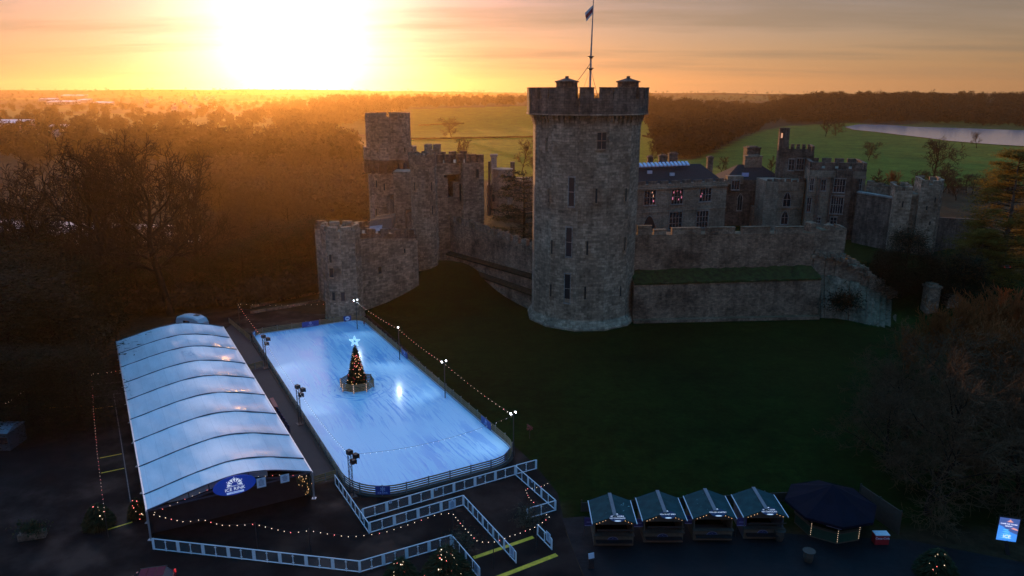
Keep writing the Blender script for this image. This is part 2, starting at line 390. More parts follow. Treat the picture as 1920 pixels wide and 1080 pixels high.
# land cover, a colour per ground point: woodland litter, lawn, grazing, far farmland
C = np.empty((len(V), 3)); C[:] = (.050, .036, .020)
x_, y_ = V[:, 0], V[:, 1]
far_ = wav(x_, y_, .0022, 11) > .05; k = (y_ > 900) & far_; C[k] = (.075, .085, .022)
def px_poly(pts, z): return [tuple(g(a, b_, z)[:2]) for a, b_ in pts]
fw_ = y_ * _c - (V[:, 2] - CH) * _s; fw_ = np.where(fw_ < 1, 1, fw_); PX = 960 + F * x_ / fw_; PY = 540 - F * (y_ * _s + (V[:, 2] - CH) * _c) / fw_
FIELDS = (([(770, 205), (1000, 198), (1232, 222), (1240, 330), (1000, 335), (700, 340), (560, 300), (765, 262)], (.12, .16, .005)), ([(1300, 300), (1345, 282), (1425, 246), (1480, 236), (1600, 230), (1940, 262), (2100, 290), (2100, 350), (1400, 345), (1240, 345), (1236, 300)], (.10, .14, .018)),
          ([(20, 262), (130, 252), (210, 262), (60, 276)], (.08, .10, .02)), ([(430, 190), (530, 186), (520, 192), (430, 197)], (.11, .12, .02)), ([(1740, 226), (1830, 226), (1920, 232), (1920, 236), (1740, 230)], (.09, .11, .02)))
for P_, c_ in FIELDS: C[inpoly(P_, PX, PY) & (y_ > 215)] = c_
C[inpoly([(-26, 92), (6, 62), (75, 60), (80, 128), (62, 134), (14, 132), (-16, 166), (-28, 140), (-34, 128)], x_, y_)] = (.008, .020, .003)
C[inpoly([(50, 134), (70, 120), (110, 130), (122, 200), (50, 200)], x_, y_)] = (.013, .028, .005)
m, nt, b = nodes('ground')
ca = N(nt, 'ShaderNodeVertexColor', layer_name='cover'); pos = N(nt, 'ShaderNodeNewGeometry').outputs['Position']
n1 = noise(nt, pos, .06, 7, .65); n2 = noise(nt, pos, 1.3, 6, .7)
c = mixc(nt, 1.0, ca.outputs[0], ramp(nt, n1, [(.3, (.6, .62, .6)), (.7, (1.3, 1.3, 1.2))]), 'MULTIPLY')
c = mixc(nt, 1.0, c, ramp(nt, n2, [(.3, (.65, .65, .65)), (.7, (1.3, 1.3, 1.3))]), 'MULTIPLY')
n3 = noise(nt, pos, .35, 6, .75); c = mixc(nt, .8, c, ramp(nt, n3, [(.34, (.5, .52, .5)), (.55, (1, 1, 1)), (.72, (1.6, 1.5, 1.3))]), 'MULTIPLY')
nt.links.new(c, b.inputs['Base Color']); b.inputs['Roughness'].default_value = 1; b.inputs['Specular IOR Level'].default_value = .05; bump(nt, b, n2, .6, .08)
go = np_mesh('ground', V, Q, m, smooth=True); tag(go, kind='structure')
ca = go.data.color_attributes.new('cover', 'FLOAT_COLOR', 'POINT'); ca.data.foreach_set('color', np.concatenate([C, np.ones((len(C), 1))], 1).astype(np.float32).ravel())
def sheet(name, pts, mat_, z=.004, kind='structure'):
    b = MB(); b.add([(p[0], p[1], z) for p in pts], [tuple(range(len(pts)))])
    o = b.build(name, mat_); return tag(o, kind=kind) if kind else o
# water
m, nt, b = nodes('water'); b.inputs['Base Color'].default_value = (.36, .31, .31, 1); b.inputs['Roughness'].default_value = .14; b.inputs['IOR'].default_value = 1.33; b.inputs['Specular IOR Level'].default_value = 1
mp = N(nt, 'ShaderNodeMapping'); mp.inputs['Scale'].default_value = (1, .35, 1); nt.links.new(N(nt, 'ShaderNodeNewGeometry').outputs['Position'], mp.inputs[0]); bump(nt, b, noise(nt, mp.outputs[0], .9, 3), .12, .03)
WATER = m
lake = [(1583, 238), (1610, 233), (1660, 234), (1720, 238), (1800, 240), (1990, 247), (1990, 280), (1925, 274), (1870, 271), (1830, 268), (1780, 264), (1735, 258), (1690, 253), (1640, 247), (1600, 243)]
sheet('lake', [g(a, b_, -9.4)[:2] for a, b_ in lake][::-1], WATER, -9.4)
RIVM = mat('river_water', (.26, .26, .28), .38, .2, .3, world=True, spec=1.0)
riv = [(-90, 470), (40, 462), (150, 458), (260, 456), (380, 454), (400, 440), (380, 424), (260, 420), (140, 416), (40, 412), (-90, 410)]
sheet('river', [g(a, b_, -9.3)[:2] for a, b_ in riv], RIVM, -9.3)
# ================================================================ the castle
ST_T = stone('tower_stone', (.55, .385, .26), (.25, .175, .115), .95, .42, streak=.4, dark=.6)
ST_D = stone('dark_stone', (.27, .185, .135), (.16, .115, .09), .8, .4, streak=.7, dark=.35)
ST_W = stone('rubble_stone', (.46, .28, .18), (.22, .145, .10), .62, .3, rubble=.35, moss=.2, streak=.5, dark=.35)
ST_R = stone('ruin_stone', (.44, .30, .20), (.20, .14, .10), .7, .36, rubble=.7, moss=.2, streak=.3, dark=.35)
ST_A = stone('ashlar_stone', (.38, .285, .20), (.31, .235, .165), 1.1, .45, streak=.35, dark=.6)
ST_P = stone('pale_stone', (.40, .36, .31), (.34, .30, .26), .8, .5, streak=.3, dark=.6)
SLATE = mat('slate', (.034, .031, .030), .8, .4, 3.0, world=True, bmp=.5, spec=.12)
LEAD = mat('lead_sheet', (.16, .165, .175), .35, .25, 2.0)
VOID = mat('dark_opening', (.012, .011, .011), .5, .3, 3)
GLASS = mat('window_glass', (.02, .022, .026), .12, .3, 5, spec=.7)
LIT_PINK = glow('pink_lit_glass', (1, .12, .16), .55); LIT_GOLD = glow('gold_lit_glass', (1, .38, .08), .7)
TURF = mat('ledge_turf', (.04, .052, .014), 1, .55, 1.2, world=True, bmp=.8, spec=.05, two=(.026, .018, .010))
IRON = mat('black_iron', (.02, .02, .022), .5, .3, 5)
WHITE = mat('white_paint', (.72, .73, .75), .45, .12, 5)
TIMBER = mat('old_timber', (.11, .07, .042), .8, .4, 4)

def ngon(cx, cy, r, n, rot=0.0): return [(cx + r * math.cos(rot + 2 * math.pi * i / n), cy + r * math.sin(rot + 2 * math.pi * i / n)) for i in range(n)]
def merlons(mb, A, B, z0, z1, th, spans, jit=.0):            # spans: list of (t0,t1) along A->B; thickness goes inward (left of A->B)
    A, B = Vector(A[:2]), Vector(B[:2]); t = (B - A); L = t.length; t.normalize(); n = Vector((-t.y, t.x))
    for a, b_ in spans:
        p, q = A + t * (a * L), A + t * (b_ * L); zz = z1 - rnd.random() * jit
        P = [p, q, q + n * th, p + n * th]
        mb.hexa([(v.x, v.y, z0) for v in P] + [(v.x, v.y, zz + rnd.uniform(-1, 1) * jit * .3) for v in P])
        if jit == 0:                                          # weathered coping
            P = [p - n * .06 - t * .05, q - n * .06 + t * .05, q + n * (th + .06) + t * .05, p + n * (th + .06) - t * .05]
            mb.hexa([(v.x, v.y, zz) for v in P] + [(v.x, v.y, zz + .16) for v in P])
def even(A, B, mw, gw, start_gap=.5):
    L = (Vector(B[:2]) - Vector(A[:2])).length; n = max(1, round((L) / (mw + gw))); s = 1 / n; f = mw / (mw + gw)
    return [((i + .5 - f / 2) * s, (i + .5 + f / 2) * s) for i in range(n)]
def ringwall(mb, poly, z0, z1, th):                           # a parapet wall following a polygon, hollow inside
    n = len(poly); cx = sum(p[0] for p in poly) / n; cyy = sum(p[1] for p in poly) / n
    inn = []
    for p in poly:
        d = math.hypot(p[0] - cx, p[1] - cyy); k = 1 - th / d; inn.append((cx + (p[0] - cx) * k, cyy + (p[1] - cyy) * k))
    for i in range(n):
        j = (i + 1) % n
        P = [poly[i], poly[j], inn[j], inn[i]]
        mb.hexa([(*p, z0) for p in P] + [(*p, z1) for p in P])
def facevec(A, B):
    A, B = Vector(A[:2]), Vector(B[:2]); t = (B - A).normalized(); return t, Vector((t.y, -t.x))   # along, outward (towards the camera for A left of B)
def window(parent, P, t, n, w, h, lights=1, rows=1, arch=False, glass=None, frame=None, fw=.16, hood=True, lit=None, name='window'):
    """P: centre on the wall face.  Dark glass a little proud of the wall, stone frame, mullions and sill standing proud of it."""
    t3, n3 = Vector((t.x, t.y, 0)), Vector((n.x, n.y, 0)); up = Vector((0, 0, 1)); P = Vector(P)
    def q(a, b_, d): return P + t3 * a + up * b_ + n3 * d
    if arch:
        k = 7; out = [(-w / 2, -h / 2), (w / 2, -h / 2)]; sp_ = h / 2 - w * .8
        for i in range(k + 1):
            a = i / k; ang = a * math.pi / 3 if False else a
            out.append((w / 2 * (1 - a), sp_ + (w * .8) * math.sin(a * math.pi / 2)))
        for i in range(k - 1, -1, -1):
            a = i / k; out.append((-w / 2 * (1 - a), sp_ + (w * .8) * math.sin(a * math.pi / 2)))
    else: out = [(-w / 2, -h / 2), (w / 2, -h / 2), (w / 2, h / 2), (-w / 2, h / 2)]
    mb = MB(); m_ = len(out)
    mb.add([q(a, b_, .004) for a, b_ in out], [tuple(range(m_))])
    win = mb.build(name, glass or GLASS, parent)
    fb = MB()
    so = [(a * (1 + 2 * fw / w), b_ * (1 + 2 * fw / h)) for a, b_ in out]
    for i in range(m_):
        j = (i + 1) % m_
        fb.add([q(*out[i], -.05), q(*out[j], -.05), q(*so[j], -.05), q(*so[i], -.05), q(*out[i], .09), q(*out[j], .09), q(*so[j], .09), q(*so[i], .09)],
               [(0, 1, 5, 4), (2, 3, 7, 6), (4, 5, 6, 7)])
    for i in range(1, lights):
        a = -w / 2 + w * i / lights; top = h / 2 if not arch else h / 2 - w * .8 * (1 - math.sqrt(max(0, 1 - (abs(a) * 2 / w) ** 2)))
        c = q(a, (top - h / 2) / 2, .03); fb.beam(q(a, -h / 2, .03), q(a, top, .03), .09 if w < 2 else .12, .07, n3)
    for j in range(1, rows):
        b_ = -h / 2 + h * j / rows; fb.beam(q(-w / 2, b_, .028), q(w / 2, b_, .028), .09, .06, n3)
    fb.beam(q(-w / 2 - fw * 1.3, -h / 2 - fw - .05, .1), q(w / 2 + fw * 1.3, -h / 2 - fw - .05, .1), .2, .13)
    if hood and not arch: fb.beam(q(-w / 2 - fw * 1.4, h / 2 + fw + .07, .1), q(w / 2 + fw * 1.4, h / 2 + fw + .07, .1), .2, .12)
    fb.build('frame', frame or ST_P, win)
    if lit:                                                    # a few panes glow with coloured light from inside
        for (a, b_, sw, sh, mt) in lit:
            gb = MB(); gb.add([q(a * w - sw / 2, b_ * h - sh / 2, .012), q(a * w + sw / 2, b_ * h - sh / 2, .012), q(a * w + sw / 2 * .8, b_ * h + sh / 2, .012), q(a * w - sw / 2 * .7, b_ * h + sh / 2 * .9, .012)], [(0, 1, 2, 3)])
            gb.build('lit_pane', mt, win)
    return win
def win_px(parent, A, B, x0, x1, y0, y1, **k):                 # window given by its corners in the survey photograph, on wall A-B
    t, n = facevec(A, B); p = onwall((x0 + x1) / 2, (y0 + y1) / 2, A, B)
    w = (onwall(x1, (y0 + y1) / 2, A, B) - onwall(x0, (y0 + y1) / 2, A, B)).length; h = onwall((x0 + x1) / 2, y0, A, B).z - onwall((x0 + x1) / 2, y1, A, B).z
    return window(parent, p, t, n, w, h, **k)
def block(mb, A, B, depth, z0, z1):                             # solid box behind facade A-B
    t, n = facevec(A, B); A, B = Vector(A[:2]), Vector(B[:2]); P = [A, B, B - n * depth, A - n * depth]
    mb.hexa([(p.x, p.y, z0) for p in P] + [(p.x, p.y, z1) for p in P]); return P
def course(mb, A, B, z, h=.28, out=.16):                        # string course
    t, n = facevec(A, B); A, B = Vector(A[:2]), Vector(B[:2]); P = [A + n * out - t * .1, B + n * out + t * .1, B - n * .1 + t * .1, A - n * .1 - t * .1]
    mb.hexa([(p.x, p.y, z - h / 2) for p in P] + [(p.x, p.y, z + h / 2) for p in P])
def embattle(parent, P, z0, zc, z1, th, mw, gw, m_, sides=(0, 1, 2, 3), jit=0.0, name='parapet'):
    mb = MB()
    for i in sides:
        A, B = P[i], P[(i + 1) % len(P)]; t = (Vector(B) - Vector(A)).normalized(); n = Vector((-t.y, t.x))
        A2, B2 = Vector(A) - t * .0, Vector(B) - t * th if i + 1 < len(P) or True else Vector(B)
        Q_ = [A2, B2, B2 + n * th, A2 + n * th]
        mb.hexa([(p.x, p.y, z0) for p in Q_] + [(p.x, p.y, zc) for p in Q_])
        merlons(mb, A2, B2, zc, z1, th, even(A2, B2, mw, gw), jit)
    return mb.build(name, m_, parent)

# ---------------------------------------------------------------- the great twelve-sided tower
TC = Vector((12.9, 130.0)); TR = 9.3; ROT = R(-90 - 12)
t_ = thing('castle_tower', 'tallest tower, twelve-sided grey stone with corbelled battlements and a flagpole', 'tower', (TC.x, TC.y, 0))
def hit12(x, y, r=TR):
    d = ray(x, y); poly = ngon(TC.x, TC.y, r, 12, ROT); best = None
    for i in range(12):
        a, b_ = Vector(poly[i]), Vector(poly[(i + 1) % 12]); e = b_ - a; n = Vector((e.y, -e.x)).normalized()
        den_ = n.x * d.x + n.y * d.y
        if den_ >= 0: continue
        t = (n.dot(a)) / den_; P = Vector((d.x * t, d.y * t, CH + d.z * t)); u = (Vector(P[:2]) - a).dot(e) / e.length_squared
        if -.001 <= u <= 1.001: best = (P, e.normalized(), n, e.length)
    return best
mb = MB(); P0 = ngon(TC.x, TC.y, TR + .9, 12, ROT); P1 = ngon(TC.x, TC.y, TR + .12, 12, ROT); P2 = ngon(TC.x, TC.y, TR, 12, ROT); P3 = ngon(TC.x, TC.y, TR + .1, 12, ROT)
mb.prism(P0, -1.5, .3, top=False, poly1=P0); mb.prism(P0, .3, 1.6, top=False, bottom=False, poly1=P1); mb.prism(P1, 1.6, 12, top=False, bottom=False, poly1=P2); mb.prism(P2, 12, 37.2, bottom=False, poly1=P3)
mb.build('shaft', ST_T, t_)
mb = MB(); PO = ngon(TC.x, TC.y, TR + 1.2, 12, ROT)
ringwall(mb, PO, 36.5, 38.9, .9)
for i in range(12):
    A, B = PO[i], PO[(i + 1) % 12]
    nrm = (ROT + math.pi * 2 * (i + .5) / 12); back = math.sin(nrm) > .2
    sp = [(.02, .42), (.60, .98)] if i % 2 == 0 else [(.02, .88)]
    if back: sp = [(.0, .3)]
    merlons(mb, A, B, 38.9, 40.55, .9, sp)
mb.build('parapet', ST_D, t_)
mb = MB()
Pc = ngon(TC.x, TC.y, TR + 1.32, 12, ROT); ringwall(mb, Pc, 36.28, 36.52, 1.4)
for i in range(12):
    a, b_ = Vector(PO[i]), Vector(PO[(i + 1) % 12]); t = (b_ - a).normalized(); n = Vector((t.y, -t.x)); L = (b_ - a).length
    for k in range(6):
        c = a + t * (L * (k + .5) / 6)
        for q_, (d, z) in enumerate(((.55, 35.95), (.82, 35.4), (1.05, 34.85))):
            lo = c - n * (1.35); hi = c - n * (d * .9 + .1 - .05); mid = (lo + hi) / 2
            w_ = .42; p = [lo - t * w_ / 2, hi - t * w_ / 2, hi + t * w_ / 2, lo + t * w_ / 2]
            p = [hi - t * w_ / 2, hi + t * w_ / 2, lo + t * w_ / 2, lo - t * w_ / 2]
            mb.hexa([(v.x, v.y, z - .28) for v in p] + [(v.x, v.y, z + .28) for v in p])
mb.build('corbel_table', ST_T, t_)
mb = MB(); mb.prism(ngon(TC.x, TC.y, TR + .25, 12, ROT), 37.3, 37.6); mb.build('roof', LEAD, t_)
for (px, py, w, h, kw) in ((1128, 264, 1.45, 2.6, dict(lights=2, rows=2)), (1072, 360, 1.0, 4.7, dict(rows=2)), (1067, 454, 1.0, 4.9, dict(rows=2)), (1064, 541, 1.0, 5.0, dict(rows=2))):
    P, t, n, L = hit12(px, py, TR + .02 + max(0, (at(px, py, 120.5).z - 12) / 25) * .1); window(t_, P + Vector((n.x, n.y, 0)) * .05, t, n, w, h, glass=VOID, frame=ST_P if h > 3 else ST_T, fw=.12, **kw)
for (px, py, h) in ((1030, 366, 2.4), (1118, 367, 2.4), (1173, 365, 2.2), (1035, 463, 2.4), (1101, 465, 2.4), (1171, 457, 2.4), (1033, 545, 2.3), (1097, 549, 2.3), (1163, 548, 2.3), (1025, 270, 2.0)):
    hh = hit12(px, py, TR + .02 + max(0, (at(px, py, 120.5).z - 12) / 25) * .1)
    if hh: P, t, n, L = hh; window(t_, P + Vector((n.x, n.y, 0)) * .05, t, n, .34, h, glass=VOID, frame=ST_T, fw=.09, hood=False)
for px in (1063, 1178):                                           # two capped stair turrets on the roof
    c = at(px, 150, 131.0); mb = MB()
    mb.cyl((c.x, c.y, 37.6), (c.x, c.y, 41.55), 1.85, n=16); mb.cyl((c.x, c.y, 41.55), (c.x, c.y, 41.75), 2.12, n=16); mb.cyl((c.x, c.y, 41.75), (c.x, c.y, 42.25), 2.05, .35, n=16); mb.cyl((c.x, c.y, 42.25), (c.x, c.y, 42.6), .32, n=8)
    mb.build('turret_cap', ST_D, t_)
# flagpole: stepped mast, two collars with cleats, stays
fp = at(1106.5, 160, 131.0); f_ = thing('flagpole', 'tall thin flagpole with two iron collars standing on the great tower roof', 'flagpole', (fp.x, fp.y, 37.6))
mb = MB(); z1 = zat(fp, 2); mb.tube([(fp.x, fp.y, 37.6), (fp.x, fp.y, zat(fp, 108)), (fp.x + .1, fp.y, zat(fp, 50)), (fp.x + .2, fp.y, z1 + 1.4)], [.2, .16, .11, .06], 8); mb.build('mast', mat('pole_paint', (.42, .36, .3), .5), f_)
for yy in (108, 130):
    z = zat(fp, yy); mb = MB(); mb.cyl((fp.x, fp.y, z - .14), (fp.x, fp.y, z + .14), .34, n=10)
    for k in range(6): a = k * math.pi / 3; mb.beam((fp.x, fp.y, z), (fp.x + .55 * math.cos(a), fp.y + .55 * math.sin(a), z + .22), .09, .12)
    mb.build('collar', IRON, f_)
for k, (dx, dy) in enumerate(((-5.6, 1.5), (-2.2, -1.5), (1.6, -1.8), (2.0, 2.5), (-1.0, -2.6))):
    mb = MB(); zt = zat(fp, 118 if k == 0 else 128); r_ = .05 if k == 0 else .022
    mb.tube([(fp.x + dx * u, fp.y + dy * u, zt + (37.9 - zt) * u - (1.5 * u * (1 - u) if k == 0 else 0)) for u in (0, .25, .5, .75, 1)], r_, 5); mb.build('stay', IRON, f_)
# flag hanging limp to the left
mb = MB(); z0_, z1_ = zat(fp, 37), zat(fp, 8); cols, rows = 9, 7; vs = []
for j in range(rows):
    v = j / (rows - 1)
    for i in range(cols):
        u = i / (cols - 1); x = fp.x + .12 - u * 1.35 * (1 - .25 * (1 - v)); z = z1_ - (1 - v) * (z1_ - z0_) * .55 - u * (z1_ - z0_) * .52 - .1
        vs.append((x, fp.y + .22 * math.sin(u * 9 + v) * u ** .5, z))
mb.add(vs, [(j * cols + i, j * cols + i + 1, (j + 1) * cols + i + 1, (j + 1) * cols + i) for j in range(rows - 1) for i in range(cols - 1)])
m, nt, b = nodes('flag_cloth'); tc = N(nt, 'ShaderNodeTexCoord'); spz = N(nt, 'ShaderNodeSeparateXYZ'); nt.links.new(tc.outputs['Generated'], spz.inputs[0])
k = mathn(nt, 'LESS_THAN', mathn(nt, 'ABSOLUTE', mathn(nt, 'SUBTRACT', mathn(nt, 'ADD', mathn(nt, 'MULTIPLY', spz.outputs[2], .9), mathn(nt, 'MULTIPLY', spz.outputs[0], -.5)), .15)), .12)
nt.links.new(mixc(nt, k, (.6, .58, .6), (.25, .03, .05)), b.inputs['Base Color']); b.inputs['Roughness'].default_value = .9
fl = mb.build('flag', m, smooth=True); tag(fl, 'small white and red flag hanging limp from the top of the flagpole', 'flag')

# ---------------------------------------------------------------- curtain wall left of the tower (three receding tiers with grassed ledges)
A, B = g(819, 505), g(1008, 588); t, n = facevec(A, B); A, B = Vector(A[:2]), Vector(B[:2])
w_ = thing('curtain_wall', 'long ledged stone wall running from the slim gate tower down to the great tower', 'wall', (A.x, A.y, 0))
def seg(mb, A, B, n, off0, off1, z0A, z1A, z0B, z1B):
    P = [A - n * off0, B - n * off0, B - n * off1, A - n * off1]
    mb.hexa([(P[0].x, P[0].y, z0A), (P[1].x, P[1].y, z0B), (P[2].x, P[2].y, z0B), (P[3].x, P[3].y, z0A), (P[0].x, P[0].y, z1A), (P[1].x, P[1].y, z1B), (P[2].x, P[2].y, z1B), (P[3].x, P[3].y, z1A)])
A3, B3 = (A.x, A.y, 0), (B.x, B.y, 0)
zb = [zat(B, 556), zat(B, 528), zat(B, 466)]; za = [zat(A, 489) , zat(A, 473), zat(A, 402)]
mb = MB(); seg(mb, A, B, n, 0, 6, -1, za[0], -1, zb[0]); seg(mb, A, B, n, 1.1, 6, za[0], za[1], zb[0], zb[1]); seg(mb, A, B, n, 2.1, 4.6, za[1], za[2] - 1.2, zb[1], zb[2] - 1.2); mb.build('wall_face', ST_W, w_)
for i in (0, 1):
    mb = MB(); P = [A - n * (i * 1.1 - .15), B - n * (i * 1.1 - .15), B - n * (i * 1.1 + 1.08), A - n * (i * 1.1 + 1.08)]
    zz = [za[i] + .02, zb[i] + .02, zb[i] + .5, za[i] + .5]
    mb.add([(p.x, p.y, z) for p, z in zip(P, zz)] + [(p.x, p.y, z - .35) for p, z in zip(P, zz)], [(0, 1, 2, 3), (7, 6, 5, 4), (0, 4, 5, 1), (2, 6, 7, 3)])
    mb.build('turf_ledge', mat('withered_ledge', (.040, .032, .018), 1, .6, 1.2, world=True, bmp=.8, spec=.05), w_)
mb = MB(); L = (B - A).length; k = int(L / 2.9)
for i in range(k):
    u0, u1 = i / k, (i + .62) / k
    for j in range(3):
        ua, ub = u0 + (u1 - u0) * j / 3, u0 + (u1 - u0) * (j + 1) / 3 - .0006; p, q = A + (B - A) * ua - n * 2.1, A + (B - A) * ub - n * 2.1
        z = za[2] + (zb[2] - za[2]) * ua; zt = z + rnd.uniform(-.1, .35); P = [p, q, q - n * .7, p - n * .7]
        mb.hexa([(v.x, v.y, z - 1.25) for v in P] + [(v.x, v.y, zt + rnd.uniform(-.1, .1)) for v in P])
for i in range(60):
    u = rnd.random(); p = A + (B - A) * u - n * rnd.uniform(2.2, 4.3); z = za[2] + (zb[2] - za[2]) * u - 1.2; mb.box((p.x, p.y, z + .12), (rnd.uniform(.3, .8), rnd.uniform(.3, .7), rnd.uniform(.2, .5)), rnd.random() * 3)
mb.build('parapet', ST_R, w_)
# ---------------------------------------------------------------- curtain wall right of the tower
A, B = g(1186, 604), g(1532, 596); t, n = facevec(A, B); A, B = Vector(A[:2]), Vector(B[:2])
w_ = thing('curtain_wall', 'two tiered stone wall with a grass ledge, joining the great tower to the ruin', 'wall', (A.x, A.y, 0))
z1a, z1b = zat(A, 532), zat(B, 522); z2a, z2b = z1a + 1.5, z1b + 1.5; z3a, z3b = zat(A - n * 4.2, 441), zat(B - n * 4.2, 437)
mb = MB(); seg(mb, A + n * .9, B + n * .9, n, 0, 6.5, -1.5, .6, -1.5, .6); seg(mb, A, B, n, 0, 6, .6, z1a, .6, z1b); seg(mb, A, B, n, 4.2, 7, z1a - .5, z3a, z1b - .5, z3b); mb.build('wall_face', ST_W, w_)
mb = MB(); k = 40; vs = []
for i in range(k + 1):
    u = i / k; p = A + (B - A) * u
    for j, (d, dz) in enumerate(((-.12, -.25), (-.1, .06), (1.2, .5), (2.6, 1.0), (4.3, 1.5))):
        q = p - n * d; vs.append((q.x, q.y, z1a + (z1b - z1a) * u + dz + (rnd.uniform(-.16, .16) if j else 0)))
mb.add(vs, [(i * 5 + j, (i + 1) * 5 + j, (i + 1) * 5 + j + 1, i * 5 + j + 1) for i in range(k) for j in range(4)]); mb.build('turf_ledge', TURF, w_)
mb = MB(); C_, D_ = A - n * 4.2, B - n * 4.2
def u_at(px): p = onwall(px, 436, C_, D_); return (Vector(p[:2]) - C_).dot(D_ - C_) / (D_ - C_).length_squared
for x0, x1, y in ((1196, 1222, 425), (1226, 1249, 432), (1260, 1314, 429), (1325, 1378, 428), (1391, 1443, 427), (1455, 1506, 427)):
    a, b_ = u_at(x0), u_at(x1); za_ = z3a + (z3b - z3a) * a; merlons(mb, C_, D_, za_ - .15, zat(C_ + (D_ - C_) * a, y), .75, [(a, b_)])
for x0 in (1318, 1384, 1448):                                     # stepped embrasures between the merlons
    for j in range(3):
        a, b_ = u_at(x0 - 3), u_at(x0 + 4); z = z3a - .2 - j * .35; p, q = C_ + (D_ - C_) * a + n * .05, C_ + (D_ - C_) * b_ + n * .05; P = [p, q, q - n * .6, p - n * .6]
        mb.hexa([(v.x, v.y, z) for v in P] + [(v.x, v.y, z + .12) for v in P])
mb.build('parapet', ST_R, w_)
# ---------------------------------------------------------------- ruined end of the right wall: broken turret, falling top, buttress, rubble
r_ = thing('ruined_wall', 'broken stone wall end with a ragged falling top, right of the grass ledge wall', 'ruin', (B.x, B.y, 0))
mb = MB(); a0 = B - n * 5.5; top = [(1516, 470), (1545, 474), (1570, 478), (1600, 492), (1625, 510), (1650, 527), (1672, 545), (1695, 566), (1715, 590)]
EA, EB = a0, a0 + Vector((22, 1.5)); prev = None; base = g(1532, 596)
for (x0, y0), (x1, y1) in zip(top[:-1], top[1:]):
    p, q = onwall(x0, y0, EA, EB), onwall(x1, y1, EA, EB); k = 4
    for j in range(k):
        a, b_ = p.lerp(q, j / k), p.lerp(q, (j + 1) / k); a2, b2 = Vector(a[:2]), Vector(b_[:2]); th = 2.6; z = a.z + rnd.uniform(-.5, .35)
        f0 = rnd.uniform(-.25, .25); P = [a2 + n * (1.0 + f0), b2 + n * (1.0 + f0), b2 - n * th, a2 - n * th]
        mb.hexa([(v.x, v.y, -1.5) for v in P] + [(v.x, v.y, z + rnd.uniform(-.25, .25)) for v in P])
# battered lower face leaning out towards the lawn
lo = [(1528, 598, 0), (1560, 598, 0), (1600, 606, 0), (1640, 622, 0), (1690, 645, 0)]; hi = [(1520, 515), (1560, 520), (1600, 530), (1640, 548), (1688, 585)]
for i in range(4):
    for k in range(5):
        u0, u1 = k / 5, (k + 1) / 5
        P = [g(lo[i][0] + (lo[i + 1][0] - lo[i][0]) * u, lo[i][1] + (lo[i + 1][1] - lo[i][1]) * u) for u in (u0, u1)]
        Q_ = [onwall(hi[i][0] + (hi[i + 1][0] - hi[i][0]) * u, hi[i][1] + (hi[i + 1][1] - hi[i][1]) * u, EA + n * 1.6, EB + n * 1.6) for u in (u0, u1)]
        f0 = rnd.uniform(-.2, .25); Z = max(Q_[0].z, .8)
        pb = [Vector(P[0][:2]) + n * f0, Vector(P[1][:2]) + n * f0]; qb = [Vector(Q_[0][:2]), Vector(Q_[1][:2])]
        mb.hexa([(*pb[0], -1.2), (*pb[1], -1.2), (*(qb[1] - n * 2), -1.2), (*(qb[0] - n * 2), -1.2), (*(qb[0] + n * (f0 + .3)), Z + rnd.uniform(-.3, .3)), (*(qb[1] + n * (f0 + .3)), Z + rnd.uniform(-.3, .3)), (*(qb[1] - n * 2), Z), (*(qb[0] - n * 2), Z)])
mb.build('wall_face', ST_R, r_)
mb = MB()
p, q = onwall(1513, 470, EA, EB), onwall(1578, 470, EA, EB)
for (x0, x1, y) in ((1513, 1523, 420), (1523, 1533, 428), (1533, 1548, 432), (1548, 1558, 424), (1558, 1568, 430), (1568, 1580, 426)):
    a, b_ = onwall(x0, 470, EA, EB), onwall(x1, 470, EA, EB); a2, b2 = Vector(a[:2]) + n * .6, Vector(b_[:2]) + n * .6
    P = [a2, b2, b2 - n * 2.6, a2 - n * 2.6]; z = zat(a2, y); mb.hexa([(v.x, v.y, a.z - 1.5) for v in P] + [(v.x, v.y, z + rnd.uniform(-.3, .3)) for v in P])
mb.build('broken_turret', ST_R, r_)
mb = MB()
for i in range(150):
    u = rnd.random(); k = int(u * (len(top) - 1)); f = u * (len(top) - 1) - k; x = top[k][0] + (top[k + 1][0] - top[k][0]) * f; y = top[k][1] + (top[k + 1][1] - top[k][1]) * f
    p = onwall(x, y, EA, EB); mb.box((p.x + rnd.uniform(-.8, .8), p.y + rnd.uniform(-2.2, 1.2), p.z + rnd.uniform(-.7, .25)), (rnd.uniform(.3, 1), rnd.uniform(.3, .9), rnd.uniform(.25, .7)), rnd.random() * 3)
mb.build('rubble', ST_R, r_)

# ---------------------------------------------------------------- barbican in front of the gate
A = g(668, 588); A = Vector(A[:2]); Bq = Vector(at(784, 486, 141.0)[:2]); t, n = facevec(A, Bq)
b_ = thing('barbican', 'low battlemented gate block with an octagonal corner turret, above the far end of the ice', 'gatehouse', (A.x, A.y, 0))
zt = zat(A, 446); ztB = zat(Bq, 447); mb = MB(); seg(mb, A, Bq, n, 0, 13, -2, zt, -2, ztB); mb.build('wall', ST_T, b_)
mb = MB(); Lb = (Bq - A).length
for d_, th_ in ((0, .8), (12.2, .8)):
    seg(mb, A, Bq, n, d_, d_ + th_, zt, zt + .8, ztB, ztB + .8)
    for k in range(5): u0, u1 = (k + .12) / 5, (k + .74) / 5; p, q = A + (Bq - A) * u0, A + (Bq - A) * u1; seg(mb, p, q, n, d_, d_ + th_, zt + (ztB - zt) * u0 + .8, zt + (ztB - zt) * u0 + 1.7, zt + (ztB - zt) * u1 + .8, zt + (ztB - zt) * u1 + 1.75)
mb.build('parapet', ST_D, b_)
tc_ = Vector(g(640, 604)[:2]) + Vector((0, 3.4)); mb = MB(); zt2 = zat((tc_.x, tc_.y - 3.4), 425) - 1.6
